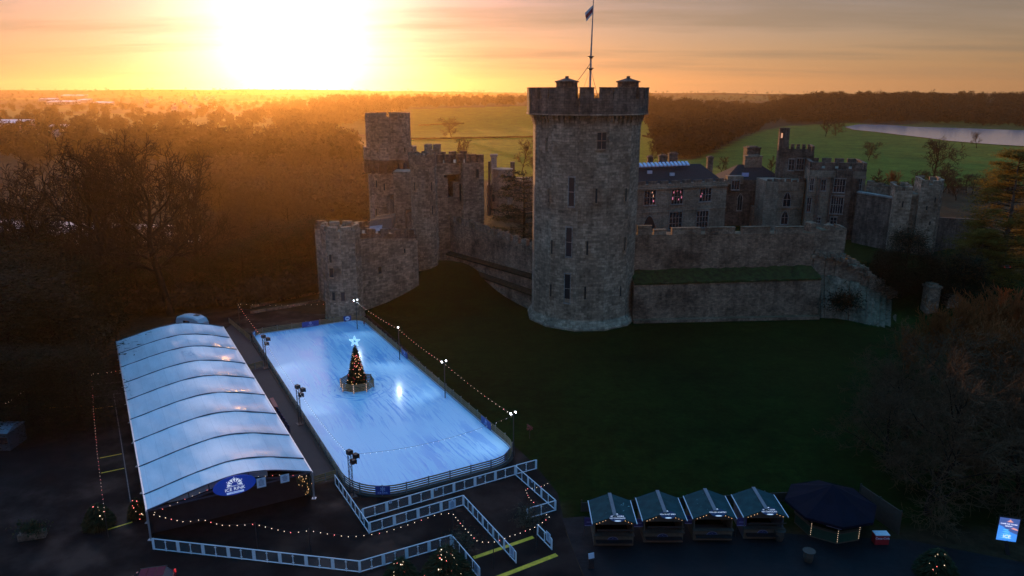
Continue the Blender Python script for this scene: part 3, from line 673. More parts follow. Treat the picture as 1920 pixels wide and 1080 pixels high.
mb.prism(ngon(tc_.x, tc_.y, 3.8, 8, R(12)), -2, 2.2, top=False, poly1=ngon(tc_.x, tc_.y, 3.45, 8, R(12))); mb.prism(ngon(tc_.x, tc_.y, 3.45, 8, R(12)), 2.2, zt2, bottom=False)
PO_ = ngon(tc_.x, tc_.y, 3.55, 8, R(12)); ringwall(mb, PO_, zt2, zt2 + .7, .55)
for i in range(8): merlons(mb, PO_[i], PO_[(i + 1) % 8], zt2 + .7, zt2 + 1.6, .55, [(.12, .78)], .2)
cw = mb.build('corner_turret', ST_T, b_)
for (px, py, w, h) in ((619, 485, .5, 1.5), (621, 512, .8, 1.6), (625, 556, .6, 1.5), (643, 556, .7, 1.6)):
    d = ray(px, py); q = at(px, py, tc_.y - 3.5); n_l = Vector((q.x - tc_.x, q.y - tc_.y)).normalized(); t_l = Vector((-n_l.y, n_l.x)); q2 = tc_ + n_l * 3.55; window(b_, (q2.x, q2.y, q.z), t_l, n_l, w, h, glass=VOID, frame=ST_T, fw=.1, hood=False)
win_px(b_, A, Bq, 709, 715, 500, 513, glass=VOID, frame=ST_T, fw=.1, hood=False); win_px(b_, A, Bq, 757, 760, 466, 474, glass=VOID, frame=ST_T, fw=.08, hood=False)
mb = MB(); rp = [at(x, y, 140.0 + 1.5 * k) for k, (x, y) in enumerate(((692, 428), (736, 426)))]
z = zt + .3
for (x0, x1, dy) in ((690, 735, 2.5), (700, 740, 6.5)):                # pitched timber stair hoods on the roof
    p, q = Vector(at(x0, 425, A.y + 4 + dy)[:2]), Vector(at(x1, 425, A.y + 5 + dy)[:2])
    mb.hexa([(p.x, p.y, z), (q.x, q.y, z), (q.x, q.y + 3, z), (p.x, p.y + 3, z), (p.x + .3, p.y + 1.4, z + 1.7), (q.x, q.y + 1.4, z + 2.1), (q.x, q.y + 1.7, z + 2.1), (p.x + .3, p.y + 1.7, z + 1.7)])
mb.build('roof_hood', TIMBER, b_)
mb = MB()
for (x0, x1, dy, h) in ((690, 712, 1.2, .35), (692, 716, 3.4, .5)):
    p, q = Vector(at(x0, 430, A.y + 2.5 + dy)[:2]), Vector(at(x1, 428, A.y + 3 + dy)[:2]); mb.add([(p.x, p.y, z + .05), (q.x, q.y, z + .25), (q.x, q.y + .9, z + .3 + h), (p.x, p.y + .9, z + .1 + h)], [(0, 1, 2, 3)])
mb.build('roof_flashing', LEAD, b_)

# ---------------------------------------------------------------- slim round gate tower
c = at(798, 495, 150.0); r0 = 22.5 / F * 155
t1 = thing('gate_tower', 'slim round tower with a small square turret, where the ledged wall meets the barbican', 'tower', (c.x, c.y, 0))
zt = zat((c.x, c.y - r0), 291); mb = MB(); mb.cyl((c.x, c.y, -1), (c.x, c.y, zt - 2.2), r0 + .15, r0, 20); mb.build('shaft', ST_T, t1, smooth=False)
mb = MB(); mb.cyl((c.x, c.y, zt - 2.2), (c.x, c.y, zt), r0 + .28, r0 + .3, 20)
for i in range(12):
    a = i * math.pi / 6; mb.box((c.x + (r0 + .1) * math.cos(a), c.y + (r0 + .1) * math.sin(a), zt + rnd.uniform(.0, .25)), (.9, .5, .5), a + math.pi / 2)
mb.build('parapet', ST_R, t1)
p = at(810, 290, c.y + 1.5); z1 = zat(p, 273); mb = MB(); P = block(mb, (p.x - 1.55, p.y), (p.x + 1.55, p.y), 3.0, zt - .1, z1 - .9); merlons(mb, P[0], P[1], z1 - .9, z1, .5, [(0, .42), (.58, 1)]); merlons(mb, P[2], P[3], z1 - .9, z1, .5, [(0, .42), (.58, 1)]); mb.build('roof_turret', ST_T, t1)
for px, py in ((814, 350), (817, 395), (776, 350)):
    q = at(px, py, c.y - 2.4); n_l = Vector((q.x - c.x, q.y - c.y)).normalized(); q2 = Vector((c.x, c.y)) + n_l * (r0 + .05); window(t1, (q2.x, q2.y, q.z), Vector((-n_l.y, n_l.x)), n_l, .3, 1.7, glass=VOID, frame=ST_T, fw=.08, hood=False)

# ---------------------------------------------------------------- gatehouse block behind it: two half towers and a broken bridge room
A, B = at(822, 400, 163.0), at(904, 405, 168.0); t, n = facevec(A, B); A, B = Vector(A[:2]), Vector(B[:2]); L = (B - A).length
g_ = thing('gatehouse', 'ruined gatehouse with twin towers and a gaping hole, behind the slim gate tower', 'gatehouse', (A.x, A.y, 0))
zt = zat(A, 307); zm = zat(A, 291); mb = MB()
def fr(u, d, z): p = A + t * (u * L) - n * d; return (p.x, p.y, z)
def towerbox(mb, u0, u1, z0, z1, d0=0, d1=9):
    mb.hexa([fr(u0, d0, z0), fr(u1, d0, z0), fr(u1, d1, z0), fr(u0, d1, z0), fr(u0, d0, z1), fr(u1, d0, z1), fr(u1, d1, z1), fr(u0, d1, z1)])
c = ((0, 0), (.5, 0)); towerbox(mb, 0, .14, 0, zt); towerbox(mb, .52, 1, 0, zt, -1.2); towerbox(mb, .14, .52, 0, zat(A, 372)); towerbox(mb, .14, .24, zat(A, 372), zat(A, 335), .3); towerbox(mb, .36, .52, zat(A, 372), zat(A, 344), .3); towerbox(mb, .14, .52, zat(A, 329), zt)
mb.build('wall', ST_T, g_)
mb = MB(); towerbox(mb, .14, .52, zat(A, 372), zat(A, 329), 3.5, 8); mb.build('dark_interior', VOID, g_)
mb = MB()
for u0, u1, d in ((0, .13, 0), (.19, .36, 0), (.43, .57, -.5), (.6, .68, -1.2), (.7, .83, -1.2), (.86, 1, -1.2)): towerbox(mb, u0, u1, zt, zm + rnd.uniform(-.2, .2), d, d + .9)
mb.build('parapet', ST_D, g_)
mb = MB(); towerbox(mb, 0, 1, zt - .3, zt + .2, 8, 8.9)
for u0, u1 in ((0, .2), (.3, .5), (.6, .75), (.85, 1)): towerbox(mb, u0, u1, zt + .2, zm, 8, 8.9)
mb.build('parapet', ST_D, g_)
win_px(g_, A, B, 862, 865, 345, 376, glass=VOID, frame=ST_D, fw=.1, hood=False); win_px(g_, A + n * 1.2, B + n * 1.2, 893, 897, 318, 332, glass=VOID, frame=ST_D, fw=.1, hood=False)

# ---------------------------------------------------------------- second great tower at the left, with an inner drum rising from its battlements
c = at(730.5, 300, 192.0); k = 188 / F
t2 = thing('castle_tower', 'tall stone tower with a narrower drum above corbelled battlements, against the sun haze', 'tower', (c.x, c.y, -10))
zt = zat((c.x, c.y - 6), 214); zp = zat((c.x, c.y - 7), 279); zc = zat((c.x, c.y - 7), 303); zs = zat((c.x, c.y - 6), 314)
def lobes(r, n=18): return [(c.x + r * (1 + .05 * math.cos(3 * a)) * math.cos(a), c.y + r * (1 + .05 * math.cos(3 * a)) * math.sin(a)) for a in [2 * math.pi * i / n + .3 for i in range(n)]]
mb = MB(); mb.prism(lobes(6.9), -12, 4, top=False, poly1=lobes(6.0)); mb.prism(lobes(6.0), 4, zs, top=False, bottom=False, poly1=lobes(5.9)); mb.build('shaft', ST_T, t2)
mb = MB(); mb.prism(lobes(5.9), zs - 1.4, zc, top=False, bottom=False, poly1=lobes(6.75)); mb.prism(lobes(6.75), zc, zc + .3)
for i in range(24): a = 2 * math.pi * i / 24; mb.box((c.x + 6.5 * math.cos(a), c.y + 6.5 * math.sin(a), zs - .3), (.9, .38, 2.6), a)
mb.build('corbel_table', ST_D, t2)
mb = MB(); Pl = lobes(6.85); ringwall(mb, Pl, zc + .3, zp - 1.0, .7)
for i in range(18): merlons(mb, Pl[i], Pl[(i + 1) % 18], zp - 1.0, zp, .7, [(.05, .8)])
mb.build('parapet', ST_T, t2)
mb = MB(); Pd = ngon(c.x, c.y, 5.75, 12, R(-90 + 15)); mb.prism(Pd, zc, zt - 1.8, bottom=False); ringwall(mb, Pd, zt - 1.8, zt - 1.0, .6)
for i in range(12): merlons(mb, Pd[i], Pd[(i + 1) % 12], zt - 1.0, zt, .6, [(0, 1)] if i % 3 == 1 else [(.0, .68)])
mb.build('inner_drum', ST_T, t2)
for px, py in ((707, 345), (722, 350), (706, 398), (760, 350)):
    q = at(px, py, c.y - 5.5); n_l = Vector((q.x - c.x, q.y - c.y)).normalized(); q2 = Vector((c.x, c.y)) + n_l * 6.25; window(t2, (q2.x, q2.y, q.z), Vector((-n_l.y, n_l.x)), n_l, .4, 1.8, glass=VOID, frame=ST_T, fw=.1, hood=False)
# stepped wall between that tower and the gatehouse
A, B = Vector(at(726, 395, 184.0)[:2]), Vector(at(778, 410, 166.0)[:2]); w_ = thing('linking_wall', 'sloping stone wall with a stepped top between the drum tower and the gatehouse', 'wall', (A.x, A.y, 0))
mb = MB(); t, n = facevec(A, B); L = (B - A).length; za, zb2 = zat(A, 366), zat(B, 415); k = 14
for i in range(k):
    p, q = A + t * (L * i / k), A + t * (L * (i + 1) / k); P = [p, q, q - n * 1.5, p - n * 1.5]; z = za + (zb2 - za) * (i + .5) / k + (.8 if i % 2 else 0); mb.hexa([(v.x, v.y, -8) for v in P] + [(v.x, v.y, z) for v in P])
mb.build('wall_face', ST_W, w_)
p = at(757, 395, 172.0); mb = MB(); block(mb, (p.x - 2.2, p.y), (p.x + 2.6, p.y), 6, -4, zat(p, 322)); mb.build('stair_turret', ST_T, w_)

# ---------------------------------------------------------------- lodging with an octagonal turret, seen between gatehouse and great tower
c = at(943, 400, 196.0); l_ = thing('castle_lodging', 'stone lodging with an octagonal turret and tall chimney, half hidden by the cedar', 'building', (c.x, c.y, 0))
mb = MB(); zt = zat(c, 316); mb.prism(ngon(c.x, c.y, 2.9, 8, R(22.5)), 0, zt)
for y in (336, 358, 397): mb.prism(ngon(c.x, c.y, 3.02, 8, R(22.5)), zat(c, y) - .12, zat(c, y) + .12)
PO_ = ngon(c.x, c.y, 2.95, 8, R(22.5))
mb.build('turret', ST_A, l_)
mb = MB(); Aq, Bq = (c.x + 1.5, c.y + 2), (c.x + 14, c.y + 3); block(mb, Aq, Bq, 8, 0, zat(c, 340)); block(mb, (c.x - 4.4, c.y + 3), (c.x - 2, c.y + 3), 6, 0, zat(c, 350)); mb.build('wall', ST_A, l_)
mb = MB(); ch_ = at(926, 320, 199.0); block(mb, (ch_.x - .75, ch_.y), (ch_.x + .75, ch_.y), 1.6, 8, zat(ch_, 295)); mb.box((ch_.x, ch_.y + .8, zat(ch_, 292)), (2.0, 2.1, .7)); mb.build('chimney', ST_P, l_)
mb = MB(); c2 = at(961, 330, 200.0); block(mb, (c2.x - .6, c2.y), (c2.x + .6, c2.y), 1.4, 8, zat(c2, 304)); mb.build('chimney', ST_D, l_)
mb = MB(); pp = at(918, 400, 193.5); mb.cyl((pp.x, pp.y, 4), (pp.x, pp.y, zat(pp, 303)), .32, n=8); mb.build('flue_pipe', IRON, l_)
q = at(925, 371, c.y - 2.75); window(l_, (q.x, c.y - 2.72, q.z), Vector((1, 0)), Vector((0, -1)), .7, 2.0, glass=VOID, frame=ST_A, fw=.1, hood=False)

# ---------------------------------------------------------------- the state apartments
def gable(mb, A, B, depth, ze, zr, hip=0.0):                      # roof with its ridge parallel to facade A-B
    t, n = facevec(A, B); A, B = Vector(A[:2]), Vector(B[:2]); P = [A, B, B - n * depth / 2 - t * hip, A - n * depth / 2 + t * hip, A - n * depth, B - n * depth]
    mb.add([(P[0].x, P[0].y, ze), (P[1].x, P[1].y, ze), (P[2].x, P[2].y, zr), (P[3].x, P[3].y, zr), (P[4].x, P[4].y, ze), (P[5].x, P[5].y, ze)], [(0, 1, 2, 3), (3, 2, 5, 4), (0, 3, 4), (1, 5, 2)])
def chim(parent, px, y0, y1, Y, w, d, m_=None):
    p = at(px, y1, Y); mb = MB(); z1 = zat(p, y0); block(mb, (p.x - w / 2, p.y), (p.x + w / 2, p.y), d, p.z - 2, z1 - .5); mb.box((p.x, p.y + d / 2, z1 - .35), (w + .3, d + .3, .3)); mb.box((p.x, p.y + d / 2, z1 - .1), (w * .7, d * .8, .3)); return mb.build('chimney', m_ or ST_D, parent)
A, B = Vector(at(1170, 430, 163.4)[:2]), Vector(at(1357, 430, 172.5)[:2]); t, n = facevec(A, B)
h_ = thing('castle_hall', 'hall range with pink lit windows and a glazed slate roof, right of the great tower', 'building', (A.x, A.y, 8))
ze = zat(B, 339); mb = MB(); P = block(mb, A, B, 13, 6, ze); course(mb, A, B, zat(B, 389)); course(mb, A, B, ze - 1.0, .45, .3)
mb.build('wall', ST_A, h_)
mb = MB()
for i in range(9): u0 = i / 9; p, q = A + (B - A) * u0, A + (B - A) * (u0 + .075); merlons(mb, p, q, ze, ze + .75, .6, [(0, 1)], .2)
mb.build('parapet', ST_D, h_)
mb = MB(); gable(mb, A - n * .8, B - n * .8 - t * .5, 11, ze - .2, zat(B - n * 6, 306), 3.0); mb.build('roof', SLATE, h_)
zr = zat(B - n * 6, 306); rl = MB(); gl_ = MB(); a, b2 = A - n * 5.2 + t * 2, A - n * 5.2 + t * 19.5
for i in range(17):
    p, q = a + (b2 - a) * (i / 17), a + (b2 - a) * ((i + .62) / 17); P4 = [p + n * .9, q + n * .9, q - n * .3, p - n * .3]; gl_.hexa([(P4[0].x, P4[0].y, zr - .15), (P4[1].x, P4[1].y, zr - .15), (P4[2].x, P4[2].y, zr - .1), (P4[3].x, P4[3].y, zr - .1), (P4[0].x, P4[0].y, zr + .1), (P4[1].x, P4[1].y, zr + .1), (P4[2].x, P4[2].y, zr + .8), (P4[3].x, P4[3].y, zr + .8)])
rl_o = gl_.build('roof_light', mat('roof_light_glass', (.62, .58, .68), .15, .2, 2, spec=.9), h_)
for px, py in ((1218, 323), (1260, 327)):
    p = onwall(px, py, A - n * 2.4, B - n * 2.4); mb = MB(); mb.box((p.x, p.y - .1, p.z + .05), (1.1, .5, .7)); mb.build('skylight', mat('skylight_glass', (.5, .5, .55), .1, .2, 2), h_)
for px, y0, w in ((1219, 292, 1.2), (1243, 290, 1.9), (1262, 286, 2.1), (1332, 293, 1.3)): chim(h_, px, y0, 308, 179, w, 1.3)
lit2 = [(-.3, .3, .3, .45, LIT_PINK), (.28, .3, .28, .5, LIT_PINK), (-.38, -.1, .3, .7, LIT_PINK), (.4, -.05, .3, .6, LIT_PINK), (0, .38, .3, .3, LIT_PINK), (.15, -.2, .25, .4, LIT_PINK)]
win_px(h_, A, B, 1208, 1229, 357, 384, lights=4, rows=2, lit=[(.28, .1, .35, .6, LIT_GOLD), (.32, -.25, .4, .5, LIT_PINK), (.2, .35, .3, .35, LIT_GOLD)])
win_px(h_, A, B, 1259, 1280, 355, 382, lights=4, rows=2, lit=lit2)
win_px(h_, A, B, 1312, 1333, 353, 377, lights=4, rows=2, lit=[(-.38, -.1, .3, .5, LIT_PINK), (-.3, .1, .2, .3, LIT_PINK)])
for x0, x1, y0, y1 in ((1255, 1278, 398, 429), (1306, 1327, 396, 426)): win_px(h_, A, B, x0, x1, y0, y1, lights=4, rows=3)
win_px(h_, A, B, 1204, 1230, 405, 433, arch=True, glass=VOID, name='archway')
# recessed middle range
A, B = Vector(at(1352, 430, 178.5)[:2]), Vector(at(1462, 430, 178.5)[:2]); t, n = facevec(A, B)
m_ = thing('castle_range', 'recessed dark stone range with slate roof and gothic porch, between hall and stair turret', 'building', (A.x, A.y, 8))
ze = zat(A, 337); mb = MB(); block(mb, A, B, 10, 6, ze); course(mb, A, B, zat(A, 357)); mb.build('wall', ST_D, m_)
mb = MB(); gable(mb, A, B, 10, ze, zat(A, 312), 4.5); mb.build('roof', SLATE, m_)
p = onwall(1397, 328, A - n * 1.4, B - n * 1.4); mb = MB(); mb.box((p.x, p.y - .2, p.z + .1), (1.6, .4, .9)); mb.build('skylight', mat('pale_skylight', (.45, .42, .6), .15, .2, 2), m_)
mb = MB(); p = onwall(1381, 345, A + n * 1, B + n * 1); block(mb, (p.x - 2.2, p.y), (p.x + 1.6, p.y), 2, 18.4, p.z + 1.9); block(mb, *(lambda q: ((q.x - 1.8, q.y), (q.x + 2, q.y)))(onwall(1423, 415, A + n * 1.6, B + n * 1.6)), 3, 6, zat(A, 385)); mb.build('porch', ST_A, m_)
win_px(m_, A + n * 1, B + n * 1, 1372, 1386, 339, 355, lights=3); win_px(m_, A, B, 1383, 1391, 364, 394, lights=2, arch=True); win_px(m_, A, B, 1438, 1446, 366, 384, lights=2); win_px(m_, A + n * 1.6, B + n * 1.6, 1416, 1426, 390, 408, lights=2, arch=True); win_px(m_, A + n * .0, B + n * .0, 1432, 1442, 394, 420, arch=True, glass=VOID)
chim(m_, 1411, 275, 312, 184, 3.3, 3, ST_D); chim(m_, 1412, 291, 314, 182.5, 4.2, 1.5, ST_A)
# tower block over the middle: battlements, big upper window, slim dark turret
A, B = Vector(at(1464, 340, 176.0)[:2]), Vector(at(1521, 340, 174.0)[:2]); t, n = facevec(A, B)
s_ = thing('stair_tower', 'square battlemented tower block with a slim dark turret on its left corner', 'tower', (A.x, A.y, 8))
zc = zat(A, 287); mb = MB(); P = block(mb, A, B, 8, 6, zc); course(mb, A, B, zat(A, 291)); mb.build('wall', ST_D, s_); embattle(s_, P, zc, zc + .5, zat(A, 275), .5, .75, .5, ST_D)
win_px(s_, A, B, 1479, 1489, 299, 319, lights=2, rows=2); win_px(s_, A, B, 1494, 1507, 298, 318, lights=3, rows=2)
p = at(1467, 285, 177.0); mb = MB(); Pq = ngon(p.x, p.y, 1.25, 8, R(22.5)); zq = zat(p, 241); mb.prism(Pq, 10, zq - .8); 
for i in range(8): merlons(mb, Pq[i], Pq[(i + 1) % 8], zq - .8, zq, .3, [(.1, .75)])
tu = mb.build('turret', ST_D, s_)
q = at(1466, 254, p.y - 1.2); window(s_, (q.x, p.y - 1.2, q.z), Vector((1, 0)), Vector((0, -1)), .4, 1.1, glass=LIT_GOLD, frame=ST_D, fw=.08, hood=False)
# canted gothic bay
A, B = Vector(at(1452, 430, 168.0)[:2]), Vector(at(1500, 430, 168.0)[:2]); t, n = facevec(A, B)
y_ = thing('gothic_bay', 'projecting pale stone block with two gothic arched windows, left of the long battlemented range', 'building', (A.x, A.y, 8))
ze = zat(A, 341); Pq = [A, B, B + Vector((1.5, 2.2)), B + Vector((1.5, 9)), A + Vector((-2.2, 9)), A + Vector((-2.2, 2.2))]
mb = MB(); mb.prism([tuple(p) for p in Pq], 6, ze); course(mb, A, B, zat(A, 357)); course(mb, A, B, zat(A, 390)); mb.build('wall', ST_A, y_)
mb = MB()
for i in (0, 1, 2, 5): merlons(mb, Pq[i], Pq[(i + 1) % 6], ze, ze + .8, .5, even(Pq[i], Pq[(i + 1) % 6], 1.1, .5), .4)
mb.build('parapet', ST_D, y_)
win_px(y_, A, B, 1469, 1482, 361, 387, lights=2, rows=2, arch=True); win_px(y_, A, B, 1465, 1477, 396, 420, lights=2, rows=2, arch=True)
# long battlemented range at the right
A, B = Vector(at(1507, 430, 164.0)[:2]), Vector(at(1607, 430, 161.0)[:2]); t, n = facevec(A, B); B = Vector(onwall(1624, 330, A, B)[:2])
k_ = thing('castle_range', 'long three storey stone range with mullioned windows and battlements, left of the blank wall', 'building', (A.x, A.y, 8))
zc = zat(A, 319); mb = MB(); P = block(mb, A, B, 12, 6, zc); course(mb, A, B, zat(A, 331), .4, .22); course(mb, A, B, zat(A, 366)); course(mb, A, B, zat(A, 404)); mb.build('wall', ST_A, k_)
embattle(k_, P, zc, zc + .5, zat(A, 305), .6, 1.9, .7, ST_D)
a2, b2 = Vector(onwall(1559, 400, A, B)[:2]) + n * 1.1, Vector(onwall(1589, 400, A, B)[:2]) + n * 1.1; mb = MB(); block(mb, a2, b2, 1.0, 6, zc + .3); course(mb, a2, b2, zat(A, 366)); mb.build('bay', ST_D, k_)
for x0, x1, y0, y1, l in ((1519, 1525, 335, 357, 2), (1540, 1548, 337, 357, 2), (1606, 1615, 335, 357, 3), (1513, 1520, 371, 397, 2), (1600, 1607, 369, 395, 2), (1530, 1538, 408, 418, 2), (1595, 1602, 406, 418, 2)): win_px(k_, A, B, x0, x1, y0, y1, lights=l, rows=2)
for x0, x1, y0, y1, l in ((1562, 1582, 336, 360, 4), (1556, 1578, 368, 400, 5), (1555, 1566, 408, 420, 2)): win_px(k_, a2, b2, x0 + 2, x1 + 2, y0, y1, lights=l, rows=2)
mb = MB()
for px in (1528, 1553, 1592, 1599): p = Vector(onwall(px, 380, A, B)[:2]); block(mb, p + n * .35, p + n * .35 + t * .7, .34, 6, zat(A, 332))
mb.build('buttress', ST_D, k_)
# blank wall and the far double tower
A, B = Vector(at(1600, 420, 158.0)[:2]), Vector(at(1672, 430, 149.0)[:2]); t, n = facevec(A, B)
w_ = thing('courtyard_wall', 'plain blank grey wall with a pale coping, between the long range and twin towers', 'wall', (A.x, A.y, 8))
mb = MB(); za, zb2 = zat(A, 362), zat(B, 374); seg(mb, A, B, n, 0, 2.5, 6, za, 6, zb2); mb.build('wall_face', ST_D, w_)
mb = MB(); seg(mb, A, B, n, -.15, 1.2, za, za + .35, zb2, zb2 + .35); mb.build('coping', ST_P, w_)
mb = MB(); seg(mb, A, B, n, 2.5, 4, 6, za + 1.8, 6, zb2 + 1.9)
for i in range(7): u = i / 7; p = A + (B - A) * u - n * 2.5; q = p + t * 1.5; merlons(mb, p, q, zb2 + 1.7, za + 2.6 + (zb2 - za) * u, .6, [(0, 1)], .4)
mb.build('upper_wall', ST_R, w_)
A, B = Vector(at(1668, 430, 148.0)[:2]), Vector(at(1762, 430, 145.0)[:2]); t, n = facevec(A, B)
d_ = thing('twin_tower', 'pair of joined battlemented stone towers with arrow slits at the right end', 'tower', (A.x, A.y, 8))
L = (B - A).length
def fr2(u, d): p = A + t * (u * L) - n * d; return (p.x, p.y)
zl, zr_ = zat(A, 362), zat(B, 352); mb = MB(); mb.prism([fr2(.0, 0), fr2(.36, 0), fr2(.36, 8), fr2(0, 8)], 4, zl); mb.prism([fr2(.36, 1.0), fr2(.5, 1.0), fr2(.5, 7), fr2(.36, 7)], 4, zl - .2)
mb.prism([fr2(.5, -.6), fr2(.88, -.6), fr2(.98, 1.2), fr2(.98, 7.5), fr2(.5, 7.5)], 4, zr_); mb.build('wall', ST_T, d_)
mb = MB()
for poly, z in (([fr2(.0, 0), fr2(.36, 0), fr2(.36, 8), fr2(0, 8)], zl), ([fr2(.5, -.6), fr2(.88, -.6), fr2(.98, 1.2), fr2(.98, 7.5), fr2(.5, 7.5)], zr_)):
    for i in range(len(poly)):
        a, b2 = poly[i], poly[(i + 1) % len(poly)]; ln = (Vector(b2) - Vector(a)).length; merlons(mb, a, b2, z, z + .5, .55, [(0, 1)], .05); merlons(mb, a, b2, z + .5, z + 1.5, .55, even(a, b2, 1.0, .75), .15)
mb.build('parapet', ST_T, d_)
win_px(d_, A, B, 1691, 1694, 377, 389, glass=VOID, frame=ST_T, fw=.08, hood=False); win_px(d_, A + n * .6, B + n * .6, 1736, 1739, 386, 394, glass=VOID, frame=ST_T, fw=.08, hood=False); win_px(d_, A + n * .6, B + n * .6, 1752, 1755, 370, 380, glass=VOID, frame=ST_T, fw=.08, hood=False); win_px(d_, A + n * .6, B + n * .6, 1742, 1745, 415, 422, glass=VOID, frame=ST_T, fw=.08, hood=False)
A, B = Vector(at(1762, 400, 148.0)[:2]), Vector(at(1850, 420, 160.0)[:2]); w_ = thing('low_wall', 'low sloping stone wall running behind the pine from the twin towers', 'wall', (A.x, A.y, 8)); t, n = facevec(A, B)
mb = MB(); seg(mb, A, B, n, 0, 1.2, 0, zat(A, 408), 0, zat(B, 412)); mb.build('wall_face', ST_D, w_)
# pillars of a ruined gateway on the right
for i, (px, py, y1, w, lab) in enumerate(((1744, 592, 541, 2.0, 'tall mossy ruined stone pillar standing among the orange shrubs'), (1784, 590, 562, 2.4, 'short broad ruined stone pillar beside the taller mossy one'))):
    p = g(px, py + 12, 0); q_ = thing('stone_pillar', lab, 'pillar', (p.x, p.y, 0), 'ruined gateway pillars'); mb = MB(); z = zat(p, y1)
    mb.prism([(p.x - w / 2, p.y), (p.x + w / 2, p.y - .1), (p.x + w / 2 - .1, p.y + 2), (p.x - w / 2, p.y + 2)], -1, z); mb.build('shaft', ST_R, q_)
    mb = MB(); mb.box((p.x, p.y + 1, z + .2), (w + .4, 2.4, .4), .05); mb.box((p.x - .2, p.y + .9, z + .6), (w * .7, 1.6, .45), .2); mb.build('cap', ST_R, q_)
# ================================================================ ice rink, marquee, barriers
ASPH = mat('asphalt', (.0075, .008, .0075), .75, .35, .6, world=True, bmp=.15, spec=.07)
nt = ASPH.node_tree; b = nt.nodes['Principled BSDF']; pz = N(nt, 'ShaderNodeNewGeometry').outputs['Position']; nt.links.new(ramp(nt, noise(nt, pz, .22, 5, .6), [(.38, (.42, .42, .42)), (.6, (.9, .9, .9))]), b.inputs['Roughness'])
sheet('car_park', [g(x, y)[:2] for x, y in ((-300, 1300), (1180, 1300), (1062, 1000), (1046, 925), (1000, 868), (690, 590), (440, 578), (330, 600), (160, 690), (60, 760), (-300, 790))], ASPH, .004)
# paved square with wet setts
m, nt, b = nodes('setts'); pos = N(nt, 'ShaderNodeNewGeometry').outputs['Position']
br = N(nt, 'ShaderNodeTexBrick', i_Scale=1.0); nt.links.new(pos, br.inputs['Vector']); br.inputs['Brick Width'].default_value = .42; br.inputs['Row Height'].default_value = .22; br.inputs['Mortar Size'].default_value = .02
br.inputs['Color1'].default_value = (.008, .013, .015, 1); br.inputs['Color2'].default_value = (.004, .007, .009, 1); br.inputs['Mortar'].default_value = (.008, .01, .01, 1)
n1 = noise(nt, pos, .35, 5); nt.links.new(mixc(nt, .7, br.outputs[0], ramp(nt, n1, [(.3, (.5, .5, .5)), (.7, (1.3, 1.3, 1.3))]), 'MULTIPLY'), b.inputs['Base Color'])
nt.links.new(ramp(nt, n1, [(.35, (.5, .5, .5)), (.65, (.85, .85, .85))]), b.inputs['Roughness']); b.inputs['Specular IOR Level'].default_value = .14; bump(nt, b, br.outputs['Fac'], -.4, .02)
sheet('plaza', [g(x, y)[:2] for x, y in ((1054, 972), (1098, 968), (1520, 1004), (1700, 1012), (2100, 1090), (2100, 1300), (1190, 1300), (1078, 1040))], m, .009)
YEL = mat('yellow_road_paint', (.78, .46, .01), .6, .35, 2.5, world=True); WLN = mat('white_road_paint', (.12, .12, .115), .6, .4, 2.5, world=True)
def stripe(name, p, q, w, m_, z=.009):
    p, q = g(*p), g(*q); d = (q - p).normalized(); s = Vector((-d.y, d.x, 0)) * w / 2
    return sheet(name, [(p - s)[:2], (q - s)[:2], (q + s)[:2], (p + s)[:2]], m_, z)
for p, q, w in (((176, 767), (215, 761), .16), ((187, 859), (228, 851), .16), ((190, 887), (233, 878), .18), ((202, 993), (248, 979), .18), ((92, 765), (154, 761), .12), ((888, 1046), (1000, 1007), .42), ((925, 1086), (1044, 1040), .48), ((317, 985), (362, 972), .12)): stripe('yellow_line', p, q, w, YEL)
for p, q, w in (((213, 738), (246, 948), .1), ((172, 722), (228, 716), .1), ((172, 745), (228, 737), .08)): stripe('white_line', p, q, w, WLN, .008)
DECK = mat('rubber_matting', (.014, .014, .015), .7, .3, .8, world=True)

# ---- rink outline
def isect(p, q, r, s):
    p, q, r, s = [Vector(v[:2]) for v in (p, q, r, s)]; d, e = q - p, s - r; t = (r - p).cross(e) / d.cross(e); return p + d * t
Lp, Lq, Rp, Rq = g(478, 640), g(640, 895), g(690, 612), g(955, 840); Np, Nq, Fp, Fq = g(700, 938), g(960, 868), g(490, 628), g(652, 604)
CORN = [isect(Lp, Lq, Np, Nq), isect(Rp, Rq, Np, Nq), isect(Rp, Rq, Fp, Fq), isect(Lp, Lq, Fp, Fq)]    # near left, near right, far right, far left
def rounded(cs, rad, off=0.0):
    out = []; n = len(cs)
    for i in range(n):
        p, a, b_ = cs[i], (cs[i - 1] - cs[i]).normalized(), (cs[(i + 1) % n] - cs[i]).normalized(); r = rad[i]
        ang = a.angle(b_); d = r / math.tan(ang / 2); c = p + (a + b_).normalized() * (r / math.sin(ang / 2)); s, e = p + a * d, p + b_ * d
        a0 = math.atan2((s - c).y, (s - c).x); a1 = math.atan2((e - c).y, (e - c).x)
        while a1 < a0: a1 += 2 * math.pi
        for k in range(9): t = a0 + (a1 - a0) * k / 8; out.append(c + Vector((math.cos(t), math.sin(t))) * (r + off))
    return out
RAD = [5.0, 4.0, 2.2, 2.2]
PER = rounded(CORN, RAD, .12); ICE = rounded(CORN, RAD, 0)
cum = [0]
for i in range(len(PER)): cum.append(cum[-1] + (PER[(i + 1) % len(PER)] - PER[i]).length)
def per(s):
    s %= cum[-1]
    for i in range(len(PER)):
        if s <= cum[i + 1]: a, b_ = PER[i], PER[(i + 1) % len(PER)]; d = (b_ - a); return a + d * ((s - cum[i]) / max(1e-6, cum[i + 1] - cum[i])), d.normalized()
def nearest(p):
    p = Vector(p[:2]); return min((k * .1 for k in range(int(cum[-1] * 10))), key=lambda s: (per(s)[0] - p).length)
cen = sum((Vector(c) for c in CORN), Vector((0, 0))) / 4
